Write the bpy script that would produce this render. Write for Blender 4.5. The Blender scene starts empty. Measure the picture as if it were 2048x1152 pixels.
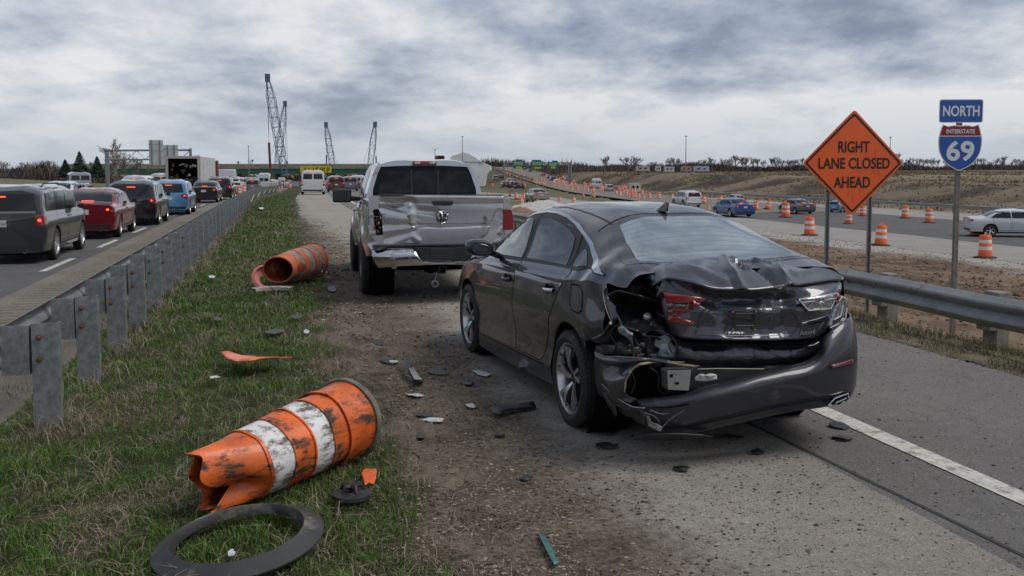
import bpy, bmesh, math, random
import numpy as np
from mathutils import Vector, Matrix
from mathutils.bvhtree import BVHTree
random.seed(7); RS=np.random.RandomState(11)
SC=bpy.context.scene; COL=SC.collection
# ---------------- camera ----------------
F=1885.; HOR=342.; CZ=1.78; PITCH=math.radians(4.0)
SY=HOR-(576-F*math.tan(PITCH)); YAW=math.atan((1024-557.)/F*math.cos(PITCH))
cd=bpy.data.cameras.new('camera'); cam=bpy.data.objects.new('camera',cd); COL.objects.link(cam)
cam.location=(0,0,CZ); cam.rotation_euler=(math.radians(90)-PITCH,0,-YAW)
cd.sensor_width=36; cd.lens=36*F/2048; cd.shift_y=SY/2048; cd.clip_end=6000; cd.clip_start=.05
SC.camera=cam
# ---------------- world, sun, exposure ----------------
SC.view_settings.view_transform='Standard'; SC.view_settings.look='None'; SC.view_settings.exposure=.58; SC.view_settings.gamma=1
SUN_EL=math.radians(54); SUN_AZ=math.radians(112)   # azimuth clockwise from +Y
wd=bpy.data.worlds.new('World'); SC.world=wd; wd.use_nodes=True
def build_world():
    nt=wd.node_tree; nt.nodes.clear(); N=nt.nodes.new; K=nt.links.new
    out=N('ShaderNodeOutputWorld'); sky=N('ShaderNodeTexSky'); sky.sky_type='NISHITA'; sky.sun_disc=False
    sky.sun_elevation=SUN_EL; sky.sun_rotation=SUN_AZ
    b1=N('ShaderNodeBackground'); b1.inputs[1].default_value=.1; K(sky.outputs[0],b1.inputs[0])
    tc=N('ShaderNodeTexCoord'); sp=N('ShaderNodeSeparateXYZ'); K(tc.outputs['Generated'],sp.inputs[0])
    def M(op,a,b=None,c=None):
        n=N('ShaderNodeMath'); n.operation=op
        for i,v in enumerate((a,b,c)):
            if v is None: continue
            if isinstance(v,(int,float)): n.inputs[i].default_value=v
            else: K(v,n.inputs[i])
        return n.outputs[0]
    z=M('ADD',M('MAXIMUM',sp.outputs[2],0.0),.27)
    cy,sy=math.cos(YAW),math.sin(YAW)
    a=M('SUBTRACT',M('MULTIPLY',sp.outputs[0],cy),M('MULTIPLY',sp.outputs[1],sy))
    f=M('ADD',M('MULTIPLY',sp.outputs[0],sy),M('MULTIPLY',sp.outputs[1],cy))
    u=M('DIVIDE',a,z); v=M('DIVIDE',f,z)
    cb=N('ShaderNodeCombineXYZ'); K(u,cb.inputs[0]); K(v,cb.inputs[1])
    def noise(scale,det,ro,off,st=(1,1,1),dist=0.):
        mp=N('ShaderNodeMapping'); mp.inputs['Location'].default_value=off; mp.inputs['Scale'].default_value=st; K(cb.outputs[0],mp.inputs[0])
        n=N('ShaderNodeTexNoise'); n.inputs['Scale'].default_value=scale; n.inputs['Detail'].default_value=det; n.inputs['Roughness'].default_value=ro; n.inputs['Distortion'].default_value=dist
        K(mp.outputs[0],n.inputs['Vector']); return n.outputs[0]
    n1=noise(1.25,8,.55,(3.1,1.7,0),(1,.9,1),.0); n2=noise(4.2,8,.62,(7.3,2.2,0),(1,.9,1),.1)
    t=M('ADD',M('MULTIPLY',n1,.68),M('MULTIPLY',n2,.32))
    # darker cloud base overhead, paler towards the horizon
    lift=M('MULTIPLY',M('SUBTRACT',M('MINIMUM',M('MULTIPLY',sp.outputs[2],4.6),1.0),.62),-.10)
    t=M('ADD',t,lift)
    cr=N('ShaderNodeValToRGB'); K(t,cr.inputs[0]); e=cr.color_ramp.elements
    e[0].position=.32; e[0].color=(.11,.135,.195,1); e[1].position=.61; e[1].color=(.60,.60,.61,1)
    for p,c in ((.41,(.185,.215,.28,1)),(.47,(.29,.325,.39,1)),(.53,(.43,.455,.50,1))):
        q=cr.color_ramp.elements.new(p); q.color=c
    # horizon veil
    hz=N('ShaderNodeMapRange'); K(sp.outputs[2],hz.inputs[0]); hz.inputs[1].default_value=.0; hz.inputs[2].default_value=.085; hz.inputs[3].default_value=.85; hz.inputs[4].default_value=.0
    hm=N('ShaderNodeMix'); hm.data_type='RGBA'; K(hz.outputs[0],hm.inputs[0]); K(cr.outputs[0],hm.inputs[6]); hm.inputs[7].default_value=(.36,.405,.465,1)
    b2=N('ShaderNodeBackground'); b2.inputs[1].default_value=.88; K(hm.outputs[2],b2.inputs[0])
    mx=N('ShaderNodeMixShader'); mx.inputs[0].default_value=.93; K(b1.outputs[0],mx.inputs[1]); K(b2.outputs[0],mx.inputs[2]); K(mx.outputs[0],out.inputs[0])
build_world()
sd=bpy.data.lights.new('sun','SUN'); sd.energy=1.5; sd.angle=math.radians(32); sd.color=(1,.96,.9)
sun=bpy.data.objects.new('sun',sd); COL.objects.link(sun)
_d=Vector((math.sin(SUN_AZ)*math.cos(SUN_EL),math.cos(SUN_AZ)*math.cos(SUN_EL),math.sin(SUN_EL)))
sun.rotation_euler=_d.to_track_quat('Z','Y').to_euler(); sun.location=(0,0,30)
# ---------------- measuring helpers ----------------
def ray(px,py):
    a=(px-1024)/F; b=-(py-576-SY)/F
    f=math.cos(PITCH)+b*math.sin(PITCH); u=-math.sin(PITCH)+b*math.cos(PITCH)
    s,c=math.sin(YAW),math.cos(YAW)
    return Vector((a*c+f*s,-a*s+f*c,u))
def G(px,py,z=0.):
    d=ray(px,py); t=(z-CZ)/d.z; return Vector((d.x*t,d.y*t,z))
def AT(px,py,D):     # point at camera depth D (metres)
    d=ray(px,py); return Vector((0,0,CZ))+d*(D/ (math.cos(PITCH)+(-(py-576-SY)/F)*math.sin(PITCH)))
def depth(p): return p[0]*math.sin(YAW)+p[1]*math.cos(YAW)
def size(npx,D): return npx*D/F
# ---------------- noise ----------------
def _h(ix,iy,s):
    n=(ix.astype(np.int64)*374761393+iy.astype(np.int64)*668265263+s*2147483647)&0xffffffff
    n=((n^(n>>13))*1274126177)&0xffffffff
    return ((n^(n>>16))&0xffff)/65535.
def vn(x,y,s=0):
    ix=np.floor(x); iy=np.floor(y); fx=x-ix; fy=y-iy; fx=fx*fx*(3-2*fx); fy=fy*fy*(3-2*fy)
    a=_h(ix,iy,s);b=_h(ix+1,iy,s);c=_h(ix,iy+1,s);d=_h(ix+1,iy+1,s)
    return (a*(1-fx)+b*fx)*(1-fy)+(c*(1-fx)+d*fx)*fy
def fbm(x,y,sc,o=4,s=0,g=.5):
    r=0.;am=1.;t=0.
    for i in range(o):
        r=r+am*vn(x*sc+i*17.3,y*sc-i*9.1,s+i*7); t+=am; am*=g; sc*=2.03
    return r/t
def sstep(a,b,x):
    t=np.clip((x-a)/(b-a),0,1); return t*t*(3-2*t)
def pchip(x,xp,fp):
    xp=np.asarray(xp,float); fp=np.asarray(fp,float)
    if xp[0]>xp[-1]: xp=xp[::-1]; fp=fp[::-1]
    h=np.diff(xp); d=np.diff(fp)/h; m=np.zeros(len(xp))
    m[0]=d[0]; m[-1]=d[-1]
    for i in range(1,len(xp)-1):
        m[i]=0 if d[i-1]*d[i]<=0 else (h[i-1]+h[i])/(h[i]/d[i-1]+h[i-1]/d[i]) if True else 0
    x=np.clip(np.asarray(x,float),xp[0],xp[-1]); i=np.clip(np.searchsorted(xp,x)-1,0,len(h)-1)
    t=(x-xp[i])/h[i]; t2=t*t; t3=t2*t
    return (2*t3-3*t2+1)*fp[i]+(t3-2*t2+t)*h[i]*m[i]+(-2*t3+3*t2)*fp[i+1]+(t3-t2)*h[i]*m[i+1]
# ---------------- materials ----------------
MATS={}
def mat(name,col=(.5,.5,.5),rough=.5,metal=0.,coat=0.,spec=.5,ior=None,emit=None,es=1.,var=0.,vscale=6.,bump=0.,bscale=40.,dirt=None,dscale=5.,damt=.5,crisp=0.,dst=(1,1,1),trans=0.,vcol=None,detail=5,coords='Object'):
    if name in MATS: return MATS[name]
    m=bpy.data.materials.new(name); m.use_nodes=True; nt=m.node_tree; b=nt.nodes['Principled BSDF']; N=nt.nodes.new; K=nt.links.new
    b.inputs['Base Color'].default_value=(*col,1); b.inputs['Roughness'].default_value=rough; b.inputs['Metallic'].default_value=metal
    b.inputs['Coat Weight'].default_value=coat; b.inputs['Coat Roughness'].default_value=.03; b.inputs['Specular IOR Level'].default_value=spec
    if ior: b.inputs['IOR'].default_value=ior
    if trans: b.inputs['Transmission Weight'].default_value=trans
    if emit: b.inputs['Emission Color'].default_value=(*emit,1); b.inputs['Emission Strength'].default_value=es
    tc=N('ShaderNodeTexCoord'); src=None
    if vcol:
        a=N('ShaderNodeVertexColor'); a.layer_name=vcol; src=a.outputs[0]
    if var:
        n=N('ShaderNodeTexNoise'); n.inputs['Scale'].default_value=vscale; n.inputs['Detail'].default_value=detail; n.inputs['Roughness'].default_value=.65; K(tc.outputs[coords],n.inputs['Vector'])
        mr=N('ShaderNodeMapRange'); K(n.outputs[0],mr.inputs[0]); mr.inputs[1].default_value=.3; mr.inputs[2].default_value=.7; mr.inputs[3].default_value=1-var; mr.inputs[4].default_value=1+var
        mx=N('ShaderNodeMix'); mx.data_type='RGBA'; mx.blend_type='MULTIPLY'; mx.inputs[0].default_value=1
        if src: K(src,mx.inputs[6])
        else: mx.inputs[6].default_value=(*col,1)
        K(mr.outputs[0],mx.inputs[7]); src=mx.outputs[2]
    if dirt:
        n=N('ShaderNodeTexNoise'); n.inputs['Scale'].default_value=dscale; n.inputs['Detail'].default_value=9; n.inputs['Roughness'].default_value=.72; mp=N('ShaderNodeMapping'); mp.inputs['Scale'].default_value=dst; mp.inputs['Rotation'].default_value=(.3,.2,.1); K(tc.outputs[coords],mp.inputs[0]); K(mp.outputs[0],n.inputs['Vector'])
        mr=N('ShaderNodeMapRange'); K(n.outputs[0],mr.inputs[0]); mr.inputs[1].default_value=.62-.25*damt+.04*crisp; mr.inputs[2].default_value=.74-.2*damt-.05*crisp
        mx=N('ShaderNodeMix'); mx.data_type='RGBA'; K(mr.outputs[0],mx.inputs[0])
        if src: K(src,mx.inputs[6])
        else: mx.inputs[6].default_value=(*col,1)
        mx.inputs[7].default_value=(*dirt,1); src=mx.outputs[2]
        m2=N('ShaderNodeMapRange'); K(mr.outputs[0],m2.inputs[0]); m2.inputs[3].default_value=rough; m2.inputs[4].default_value=.85; K(m2.outputs[0],b.inputs['Roughness'])
    if src: K(src,b.inputs['Base Color'])
    if bump:
        n=N('ShaderNodeTexNoise'); n.inputs['Scale'].default_value=bscale; n.inputs['Detail'].default_value=6; n.inputs['Roughness'].default_value=.6; K(tc.outputs[coords],n.inputs['Vector'])
        bp=N('ShaderNodeBump'); bp.inputs['Strength'].default_value=1; bp.inputs['Distance'].default_value=bump; K(n.outputs[0],bp.inputs['Height']); K(bp.outputs[0],b.inputs['Normal'])
    MATS[name]=m; return m
# ---------------- object helpers ----------------
def link(o,parent=None):
    COL.objects.link(o)
    if parent is not None: o.parent=parent
    return o
def tag(o,label=None,cat=None,group=None,kind=None):
    if label: o['label']=label
    if cat: o['category']=cat
    if group: o['group']=group
    if kind: o['kind']=kind
    return o
def empty(name,loc=(0,0,0),rz=0.,label=None,cat=None,group=None,scale=1.):
    o=bpy.data.objects.new(name,None); COL.objects.link(o); o.location=loc; o.rotation_euler=(0,0,rz); o.empty_display_size=.2; o.scale=(scale,)*3
    return tag(o,label,cat,group)
def mesh(name,v,f,m,parent=None,smooth=True,angle=None,midx=None,loc=None):
    me=bpy.data.meshes.new(name); me.from_pydata([tuple(p) for p in v],[],[tuple(q) for q in f])
    for mm in (m if isinstance(m,(list,tuple)) else [m]): me.materials.append(mm)
    if midx is not None: me.polygons.foreach_set('material_index',midx)
    if smooth: me.polygons.foreach_set('use_smooth',[True]*len(me.polygons))
    if smooth and angle: me.set_sharp_from_angle(angle=math.radians(angle))
    me.validate(); me.update()
    o=bpy.data.objects.new(name,me); link(o,parent)
    if loc: o.location=loc
    return o
def npmesh(name,V,Q,m,parent=None,smooth=True,col=None):
    V=np.ascontiguousarray(V,np.float32).reshape(-1,3); Q=np.ascontiguousarray(Q,np.int32); k=Q.shape[1]
    me=bpy.data.meshes.new(name); me.vertices.add(len(V)); me.vertices.foreach_set('co',V.ravel())
    me.loops.add(Q.size); me.loops.foreach_set('vertex_index',Q.ravel()); me.polygons.add(len(Q))
    me.polygons.foreach_set('loop_start',np.arange(0,Q.size,k,dtype=np.int32)); 
    me.polygons.foreach_set('use_smooth',np.full(len(Q),smooth)); me.materials.append(m); me.update(calc_edges=True)
    if col is not None:
        a=me.color_attributes.new('Col','FLOAT_COLOR','POINT'); c=np.ones((len(V),4),np.float32); c[:,:3]=col; a.data.foreach_set('color',c.ravel())
    o=bpy.data.objects.new(name,me); return link(o,parent)
class B:   # collects primitives into one mesh
    def __init__(s): s.v=[];s.f=[];s.mi=[]
    def add(s,v,f,mi=0):
        n=len(s.v); s.v+= [tuple(p) for p in v]; s.f+=[tuple(i+n for i in q) for q in f]; s.mi+=[mi]*len(f); return s
    def box(s,x0,x1,y0,y1,z0,z1,mi=0,tx=0.,M=None):
        v=[Vector(p) for p in ((x0,y0,z0),(x1,y0,z0),(x1,y1,z0),(x0,y1,z0),(x0+tx,y0+tx,z1),(x1-tx,y0+tx,z1),(x1-tx,y1-tx,z1),(x0+tx,y1-tx,z1))]
        if M: v=[M@p for p in v]
        return s.add(v,[(0,3,2,1),(4,5,6,7),(0,1,5,4),(1,2,6,5),(2,3,7,6),(3,0,4,7)],mi)
    def tube(s,pts,r,n=8,mi=0,cap=True,flat=1.):
        pts=[Vector(p) for p in pts]; rs=list(np.interp(np.linspace(0,1,len(pts)),np.linspace(0,1,len(r)),r)) if isinstance(r,(list,tuple)) else [r]*len(pts); v=[];f=[]
        up=None
        for i,p in enumerate(pts):
            t=(pts[min(i+1,len(pts)-1)]-pts[max(i-1,0)]).normalized()
            if up is None: up=Vector((0,0,1)) if abs(t.z)<.9 else Vector((1,0,0))
            a=t.cross(up).normalized(); b=a.cross(t).normalized(); up=b
            for k in range(n):
                th=2*math.pi*k/n; v.append(p+(a*math.cos(th)+b*math.sin(th)*flat)*rs[i])
        for i in range(len(pts)-1):
            for k in range(n): f.append((i*n+k,i*n+(k+1)%n,(i+1)*n+(k+1)%n,(i+1)*n+k))
        if cap: f.append(tuple(range(n-1,-1,-1))); f.append(tuple((len(pts)-1)*n+k for k in range(n)))
        return s.add(v,f,mi)
    def lathe(s,prof,n=24,axis='z',c=(0,0,0),mi=0,closed=False,a0=0.,a1=2*math.pi):
        full=abs(a1-a0-2*math.pi)<1e-6; nn=n if full else n+1; v=[];f=[];m=len(prof)
        for k in range(nn):
            th=a0+(a1-a0)*k/n; cs,sn=math.cos(th),math.sin(th)
            for r,h in prof:
                p={'z':(r*cs,r*sn,h),'x':(h,r*cs,r*sn),'y':(r*cs,h,r*sn)}[axis]; v.append((p[0]+c[0],p[1]+c[1],p[2]+c[2]))
        for k in range(n):
            k2=(k+1)%nn
            for j in range(m if closed else m-1):
                j2=(j+1)%m; f.append((k*m+j,k2*m+j,k2*m+j2,k*m+j2))
        return s.add(v,f,mi)
    def grid(s,rows,mi=0,closed=False):
        v=[p for r in rows for p in r]; n=len(rows[0]); f=[]
        for i in range(len(rows)-1):
            for j in range(n if closed else n-1): f.append((i*n+j,i*n+(j+1)%n,(i+1)*n+(j+1)%n,(i+1)*n+j))
        return s.add(v,f,mi)
    def poly(s,pts,d,mi=0):   # extruded polygon, d = vector
        d=Vector(d); a=[Vector(p) for p in pts]; n=len(a); v=a+[p+d for p in a]
        return s.add(v,[tuple(range(n-1,-1,-1)),tuple(range(n,2*n))]+[(i,(i+1)%n,(i+1)%n+n,i+n) for i in range(n)],mi)
    def build(s,name,m,parent=None,smooth=True,angle=35,bevel=0,seg=2,loc=None,recalc=False):
        o=mesh(name,s.v,s.f,m,parent,smooth,angle if smooth else None,s.mi,loc)
        if recalc: fixn(o)
        if bevel:
            md=o.modifiers.new('bevel','BEVEL'); md.width=bevel; md.segments=seg; md.limit_method='ANGLE'; md.angle_limit=math.radians(30)
        return o
def fixn(o):
    bm=bmesh.new(); bm.from_mesh(o.data); bmesh.ops.recalc_face_normals(bm,faces=bm.faces); bm.to_mesh(o.data); bm.free()
def copy_tree(o,parent=None):
    c=o.copy(); COL.objects.link(c); c.parent=parent
    for ch in KIDS(o): copy_tree(ch,c)
    return c
def KIDS(o): return [x for x in o.children]
def spline(pts,n):      # catmull-rom resample through points
    P=[Vector(p) for p in pts]
    if len(P)==2: return [P[0].lerp(P[1],i/(n-1)) for i in range(n)]
    L=[0]
    for a,b in zip(P,P[1:]): L.append(L[-1]+max((b-a).length,1e-6))
    arr=[pchip(np.linspace(0,L[-1],n),L,[p[k] for p in P]) for k in range(3)]
    return [Vector((arr[0][i],arr[1][i],arr[2][i])) for i in range(n)]
# ================= terrain =================
def bend(y): 
    y=np.asarray(y,float); t=np.clip(y-35,0,45); s=.0345; return np.where(y<35,0,np.where(y<80,s*t*t/90,s*22.5+(y-80)*s))
def zroad(y): return pchip(y,[-3000,60,108,160,200,300,395,520,3000],[0,0,-.55,-.95,-1.4,-3.1,-4.5,-4.8,-4.8])
def zA(y): return pchip(y,[-3000,100,150,200,395,3000],[0,0,-.2,-.8,-2.6,-2.6])
CR_Y=[-500,0,90,200,400,900,3000]; CR_Z=[-1.2,-.9,-.35,1.15,1.5,1.6,1.6]
PX=[-3000,-300,-60,-30,-16.5,-15.6,-2.25,-1.75,.5,.8,6.3,7.4,9.6,12.0,17,24,30.4,60]
PZ=[2.5,1.6,.25,-.15,-.32,-.3,-.3,-.1,-.03,0,0,-.13,-.78,-.92,-1.55,-2.0,-2.12,-2.12]
BL=[(41,80,-2.12),(42.5,95.6,-2.12),(45.5,118.5,-2.1),(50.5,157.5,-2.05),(58.5,206,-1.6),(72,280.9,-.4),(89.8,379.5,1.4),(109.2,488.1,3.2),(131,600,4.4),(160,740,5)]
BR=[(56,80,-2.12),(57.0,100,-2.12),(58.5,125,-2.1),(62.5,165,-2.0),(70,213,-1.5),(85.5,291,0),(105.8,375.6,1.5),(129,480,3.2),(152,590,4.4),(182,728,5)]
def resamp(P,n): return np.array([tuple(p) for p in spline(P,n)])
BLs=resamp(BL,60); BRs=resamp(BR,60); BC=(BLs+BRs)/2; BW=np.linalg.norm((BRs-BLs)[:,:2],axis=1)/2
def H(x,y,noise=True,roads=True):
    x=np.asarray(x,float); y=np.asarray(y,float); xr=x-bend(y)
    z=np.interp(xr,PX,PZ)
    wr=1-sstep(14,24,xr); wl=sstep(-80,-16,xr); wa=sstep(14,24,xr)*(1-sstep(60,80,xr))
    z=z+zroad(y)*wr*wl+zA(y)*wa
    cr=pchip(y,CR_Y,CR_Z)
    n=fbm(x,y,.06,3,3); 
    foot=74+6*(n-.5); top=foot+16+10*(fbm(x,y,.03,2,9)-.5)
    e=sstep(0,1,(xr-foot)/(top-foot)); far=sstep(100,260,xr)*.7
    hi=cr+far; z=np.where(xr>62,z*(1-e)+hi*e,z)
    # sloping gullies on the bluff face
    if noise:
        g=fbm(x*.8+y*.25,y*.9-x*.2,.16,4,21); z=z+np.where(xr>62,(g-.5)*1.1*np.sin(np.pi*np.clip((xr-foot+4)/(top-foot+8),0,1)),0)
    # rising carriageway on its embankment
    d=np.full(x.shape,1e9); zb=np.zeros(x.shape); hw=np.ones(x.shape)
    m=(y>70)&(xr>10)&(y<900)
    if m.any():
        xx=x[m];yy=y[m]; dd=np.full(xx.shape,1e9); zz=np.zeros(xx.shape); ww=np.ones(xx.shape)
        for c,w in zip(BC,BW):
            q=np.hypot(xx-c[0],yy-c[1]); k=q<dd; dd=np.where(k,q,dd); zz=np.where(k,c[2],zz); ww=np.where(k,w,ww)
        d[m]=dd; zb[m]=zz; hw[m]=ww
    ex=np.maximum(d-hw-1.2,0)
    near=d<200
    z=np.where(near&(z<zb-ex*.42),zb-ex*.42,z); z=np.where(near&(z>zb+ex*.5),zb+ex*.5,z); z=np.where(near&(ex<=0),zb-.25,z)
    if noise:
        r=np.hypot(x,y)
        dirtL=sstep(.2,.75,xr)*(1-sstep(1.6,2.6,xr)); gr=(1-sstep(.3,.9,xr))*sstep(-2.2,-1.8,xr)
        soil=sstep(6.9,8.,xr)*(1-sstep(26,30,xr))
        wild=sstep(7.,9.,xr)*(1-sstep(20,30,xr))
        amp=np.where(xr>62,.35,0)+wild*.16
        z=z+(fbm(x,y,.5,4,5)-.5)*amp*(1-np.exp(-((ex)/6)**2))
        k=(1-sstep(40,90,r))
        z=z+k*((fbm(x,y,3.,4,31)-.5)*(.05*dirtL+.05*gr+.12*soil)+(fbm(x,y,14,3,37)-.5)*(.03*dirtL+.012*gr+.05*soil))
        lm=1-sstep(-80,-16,xr); z=z+(fbm(x,y,.01,3,41)-.5)*1.0*lm
    if roads:
        z=z-.09*((xr>.95+.25*(fbm(x*0,y,.9,3,51)-.5))&(xr<6.2)&(y<62))-.12*((xr>.75)&(xr<13)&(y>=62)&(y<900))-.1*((xr>-15.5)&(xr<-2.4))-.1*((xr>31)&(xr<59.8)&(y<130))
        z=z-.1*((xr>29)&(xr<59.8)&(y>=118)&(y<560)&(ex>3))
    return z
def hz(x,y): return float(H(np.array([x]),np.array([y]),True,False)[0])
def col_terrain(x,y):
    xr=x-bend(y); r=np.hypot(x,y); N1=fbm(x,y,.35,4,61); N2=fbm(x,y,2.2,4,67); N3=fbm(x,y,.05,4,71)
    def mix(a,b,t): return a*(1-t[...,None])+b*t[...,None]
    C=lambda *c: np.array(c)
    grass=mix(C(.028,.038,.014)+0*x[...,None],C(.050,.055,.024),N1); grass=mix(grass,C(.075,.062,.040),sstep(.5,.72,N2)*.8)
    dirt=mix(C(.060,.047,.034)+0*x[...,None],C(.16,.13,.098),sstep(.35,.7,N2*.6+.4*fbm(x,y,9,3,68)))
    soil=mix(C(.085,.058,.038)+0*x[...,None],C(.195,.138,.092),sstep(.35,.65,N1*.3+N2*.3+.4*fbm(x,y,1.1,4,69)))
    pale=mix(C(.30,.275,.24)+0*x[...,None],C(.42,.40,.36),N2)
    field=mix(C(.125,.098,.062)+0*x[...,None],C(.215,.172,.112),sstep(.3,.7,N3*.6+N1*.4))
    bluff=mix(C(.050,.041,.030)+0*x[...,None],C(.165,.130,.088),sstep(.38,.60,fbm(x*.8+y*.25,y*.9-x*.2,.16,5,21)))
    dgr=mix(C(.11,.105,.05)+0*x[...,None],C(.17,.145,.085),N1)
    c=grass.copy()
    c=mix(c,dirt,sstep(.25,1.0,xr+.55*(N2-.5)+.5*(N1-.5)))
    c=mix(c,dirt,sstep(-1.55,-1.75,xr)*.5)
    c=mix(c,mix(dgr,dirt*.9,sstep(.4,.6,N2)),sstep(6.2,6.6,xr)); c=mix(c,mix(dgr,soil,sstep(.45,.6,N2)),sstep(7.2,8.0,xr)); c=mix(c,soil,sstep(9.3,10.5,xr+1.6*(N1-.5)))
    c=mix(c,pale*.9,sstep(26.2,28.8,xr+4*(N1-.5))*sstep(18,30,y)); c=mix(c,field*.8,sstep(59,63,xr))
    c=mix(c,bluff,sstep(68,74,xr)); c=mix(c,field,sstep(88,97,xr+14*(N3-.5)))
    c=mix(c,dgr,sstep(70,110,y)*(1-sstep(28,30,xr))*sstep(10,14,xr))
    lf=sstep(-2.2,-2.3,xr); c=mix(c,dgr,lf); c=mix(c,field*.9,sstep(-60,-90,xr)*sstep(.4,.55,N3))
    # rising-road embankment in dull green
    m=(y>120)&(y<800)&(xr>35)&(xr<150)
    if m.any():
        dd=np.full(x.shape,1e9); hw=np.ones(x.shape)
        for q,w in zip(BC,BW):
            k=np.hypot(x-q[0],y-q[1]); s=k<dd; dd=np.where(s,k,dd); hw=np.where(s,w,hw)
        side=np.where(xr<(np.interp(y,BC[:,1],BC[:,0])-bend(y)),1,0)
        c=mix(c,mix(C(.075,.08,.035)+0*x[...,None],C(.12,.115,.06),N1),np.where(m,(dd<hw+22)*side*.9,0.))
    far=sstep(400,1200,r); c=mix(c,field*.75,far)
    return c
def build_terrain():
    rs=[.6]
    while rs[-1]<3500:
        r=rs[-1]; rs.append(r*(1+(.0075 if r<16 else .0125 if r<60 else .014)))
    rs=np.array(rs)
    a=[-180.]
    while a[-1]<180:
        q=a[-1]; w=abs(q-14); a.append(q+(.11 if w<36 else .11+(w-36)*.06))
    a=np.radians(np.array(a[:-1])); R_,A_=np.meshgrid(rs,a,indexing='ij'); X=R_*np.sin(A_); Y=R_*np.cos(A_)
    Z=np.empty_like(X); Cc=np.empty(X.shape+(3,))
    for i in range(0,len(rs),60):
        Z[i:i+60]=H(X[i:i+60],Y[i:i+60]); Cc[i:i+60]=col_terrain(X[i:i+60],Y[i:i+60])
    nr,na=X.shape; i,j=np.meshgrid(np.arange(nr-1),np.arange(na),indexing='ij'); j2=(j+1)%na
    Q=np.stack([i*na+j,(i+1)*na+j,(i+1)*na+j2,i*na+j2],-1).reshape(-1,4)[:, ::-1]
    V=np.stack([X,Y,Z],-1).reshape(-1,3)
    m=mat('ground_mat',(.1,.1,.1),rough=.95,vcol='Col',var=.28,vscale=26.,bump=.012,bscale=55.,detail=8,spec=.2)
    o=npmesh('ground',V,Q,m,col=Cc.reshape(-1,3)); tag(o,kind='structure')
    # centre cap under the camera
    return o
build_terrain()
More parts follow.
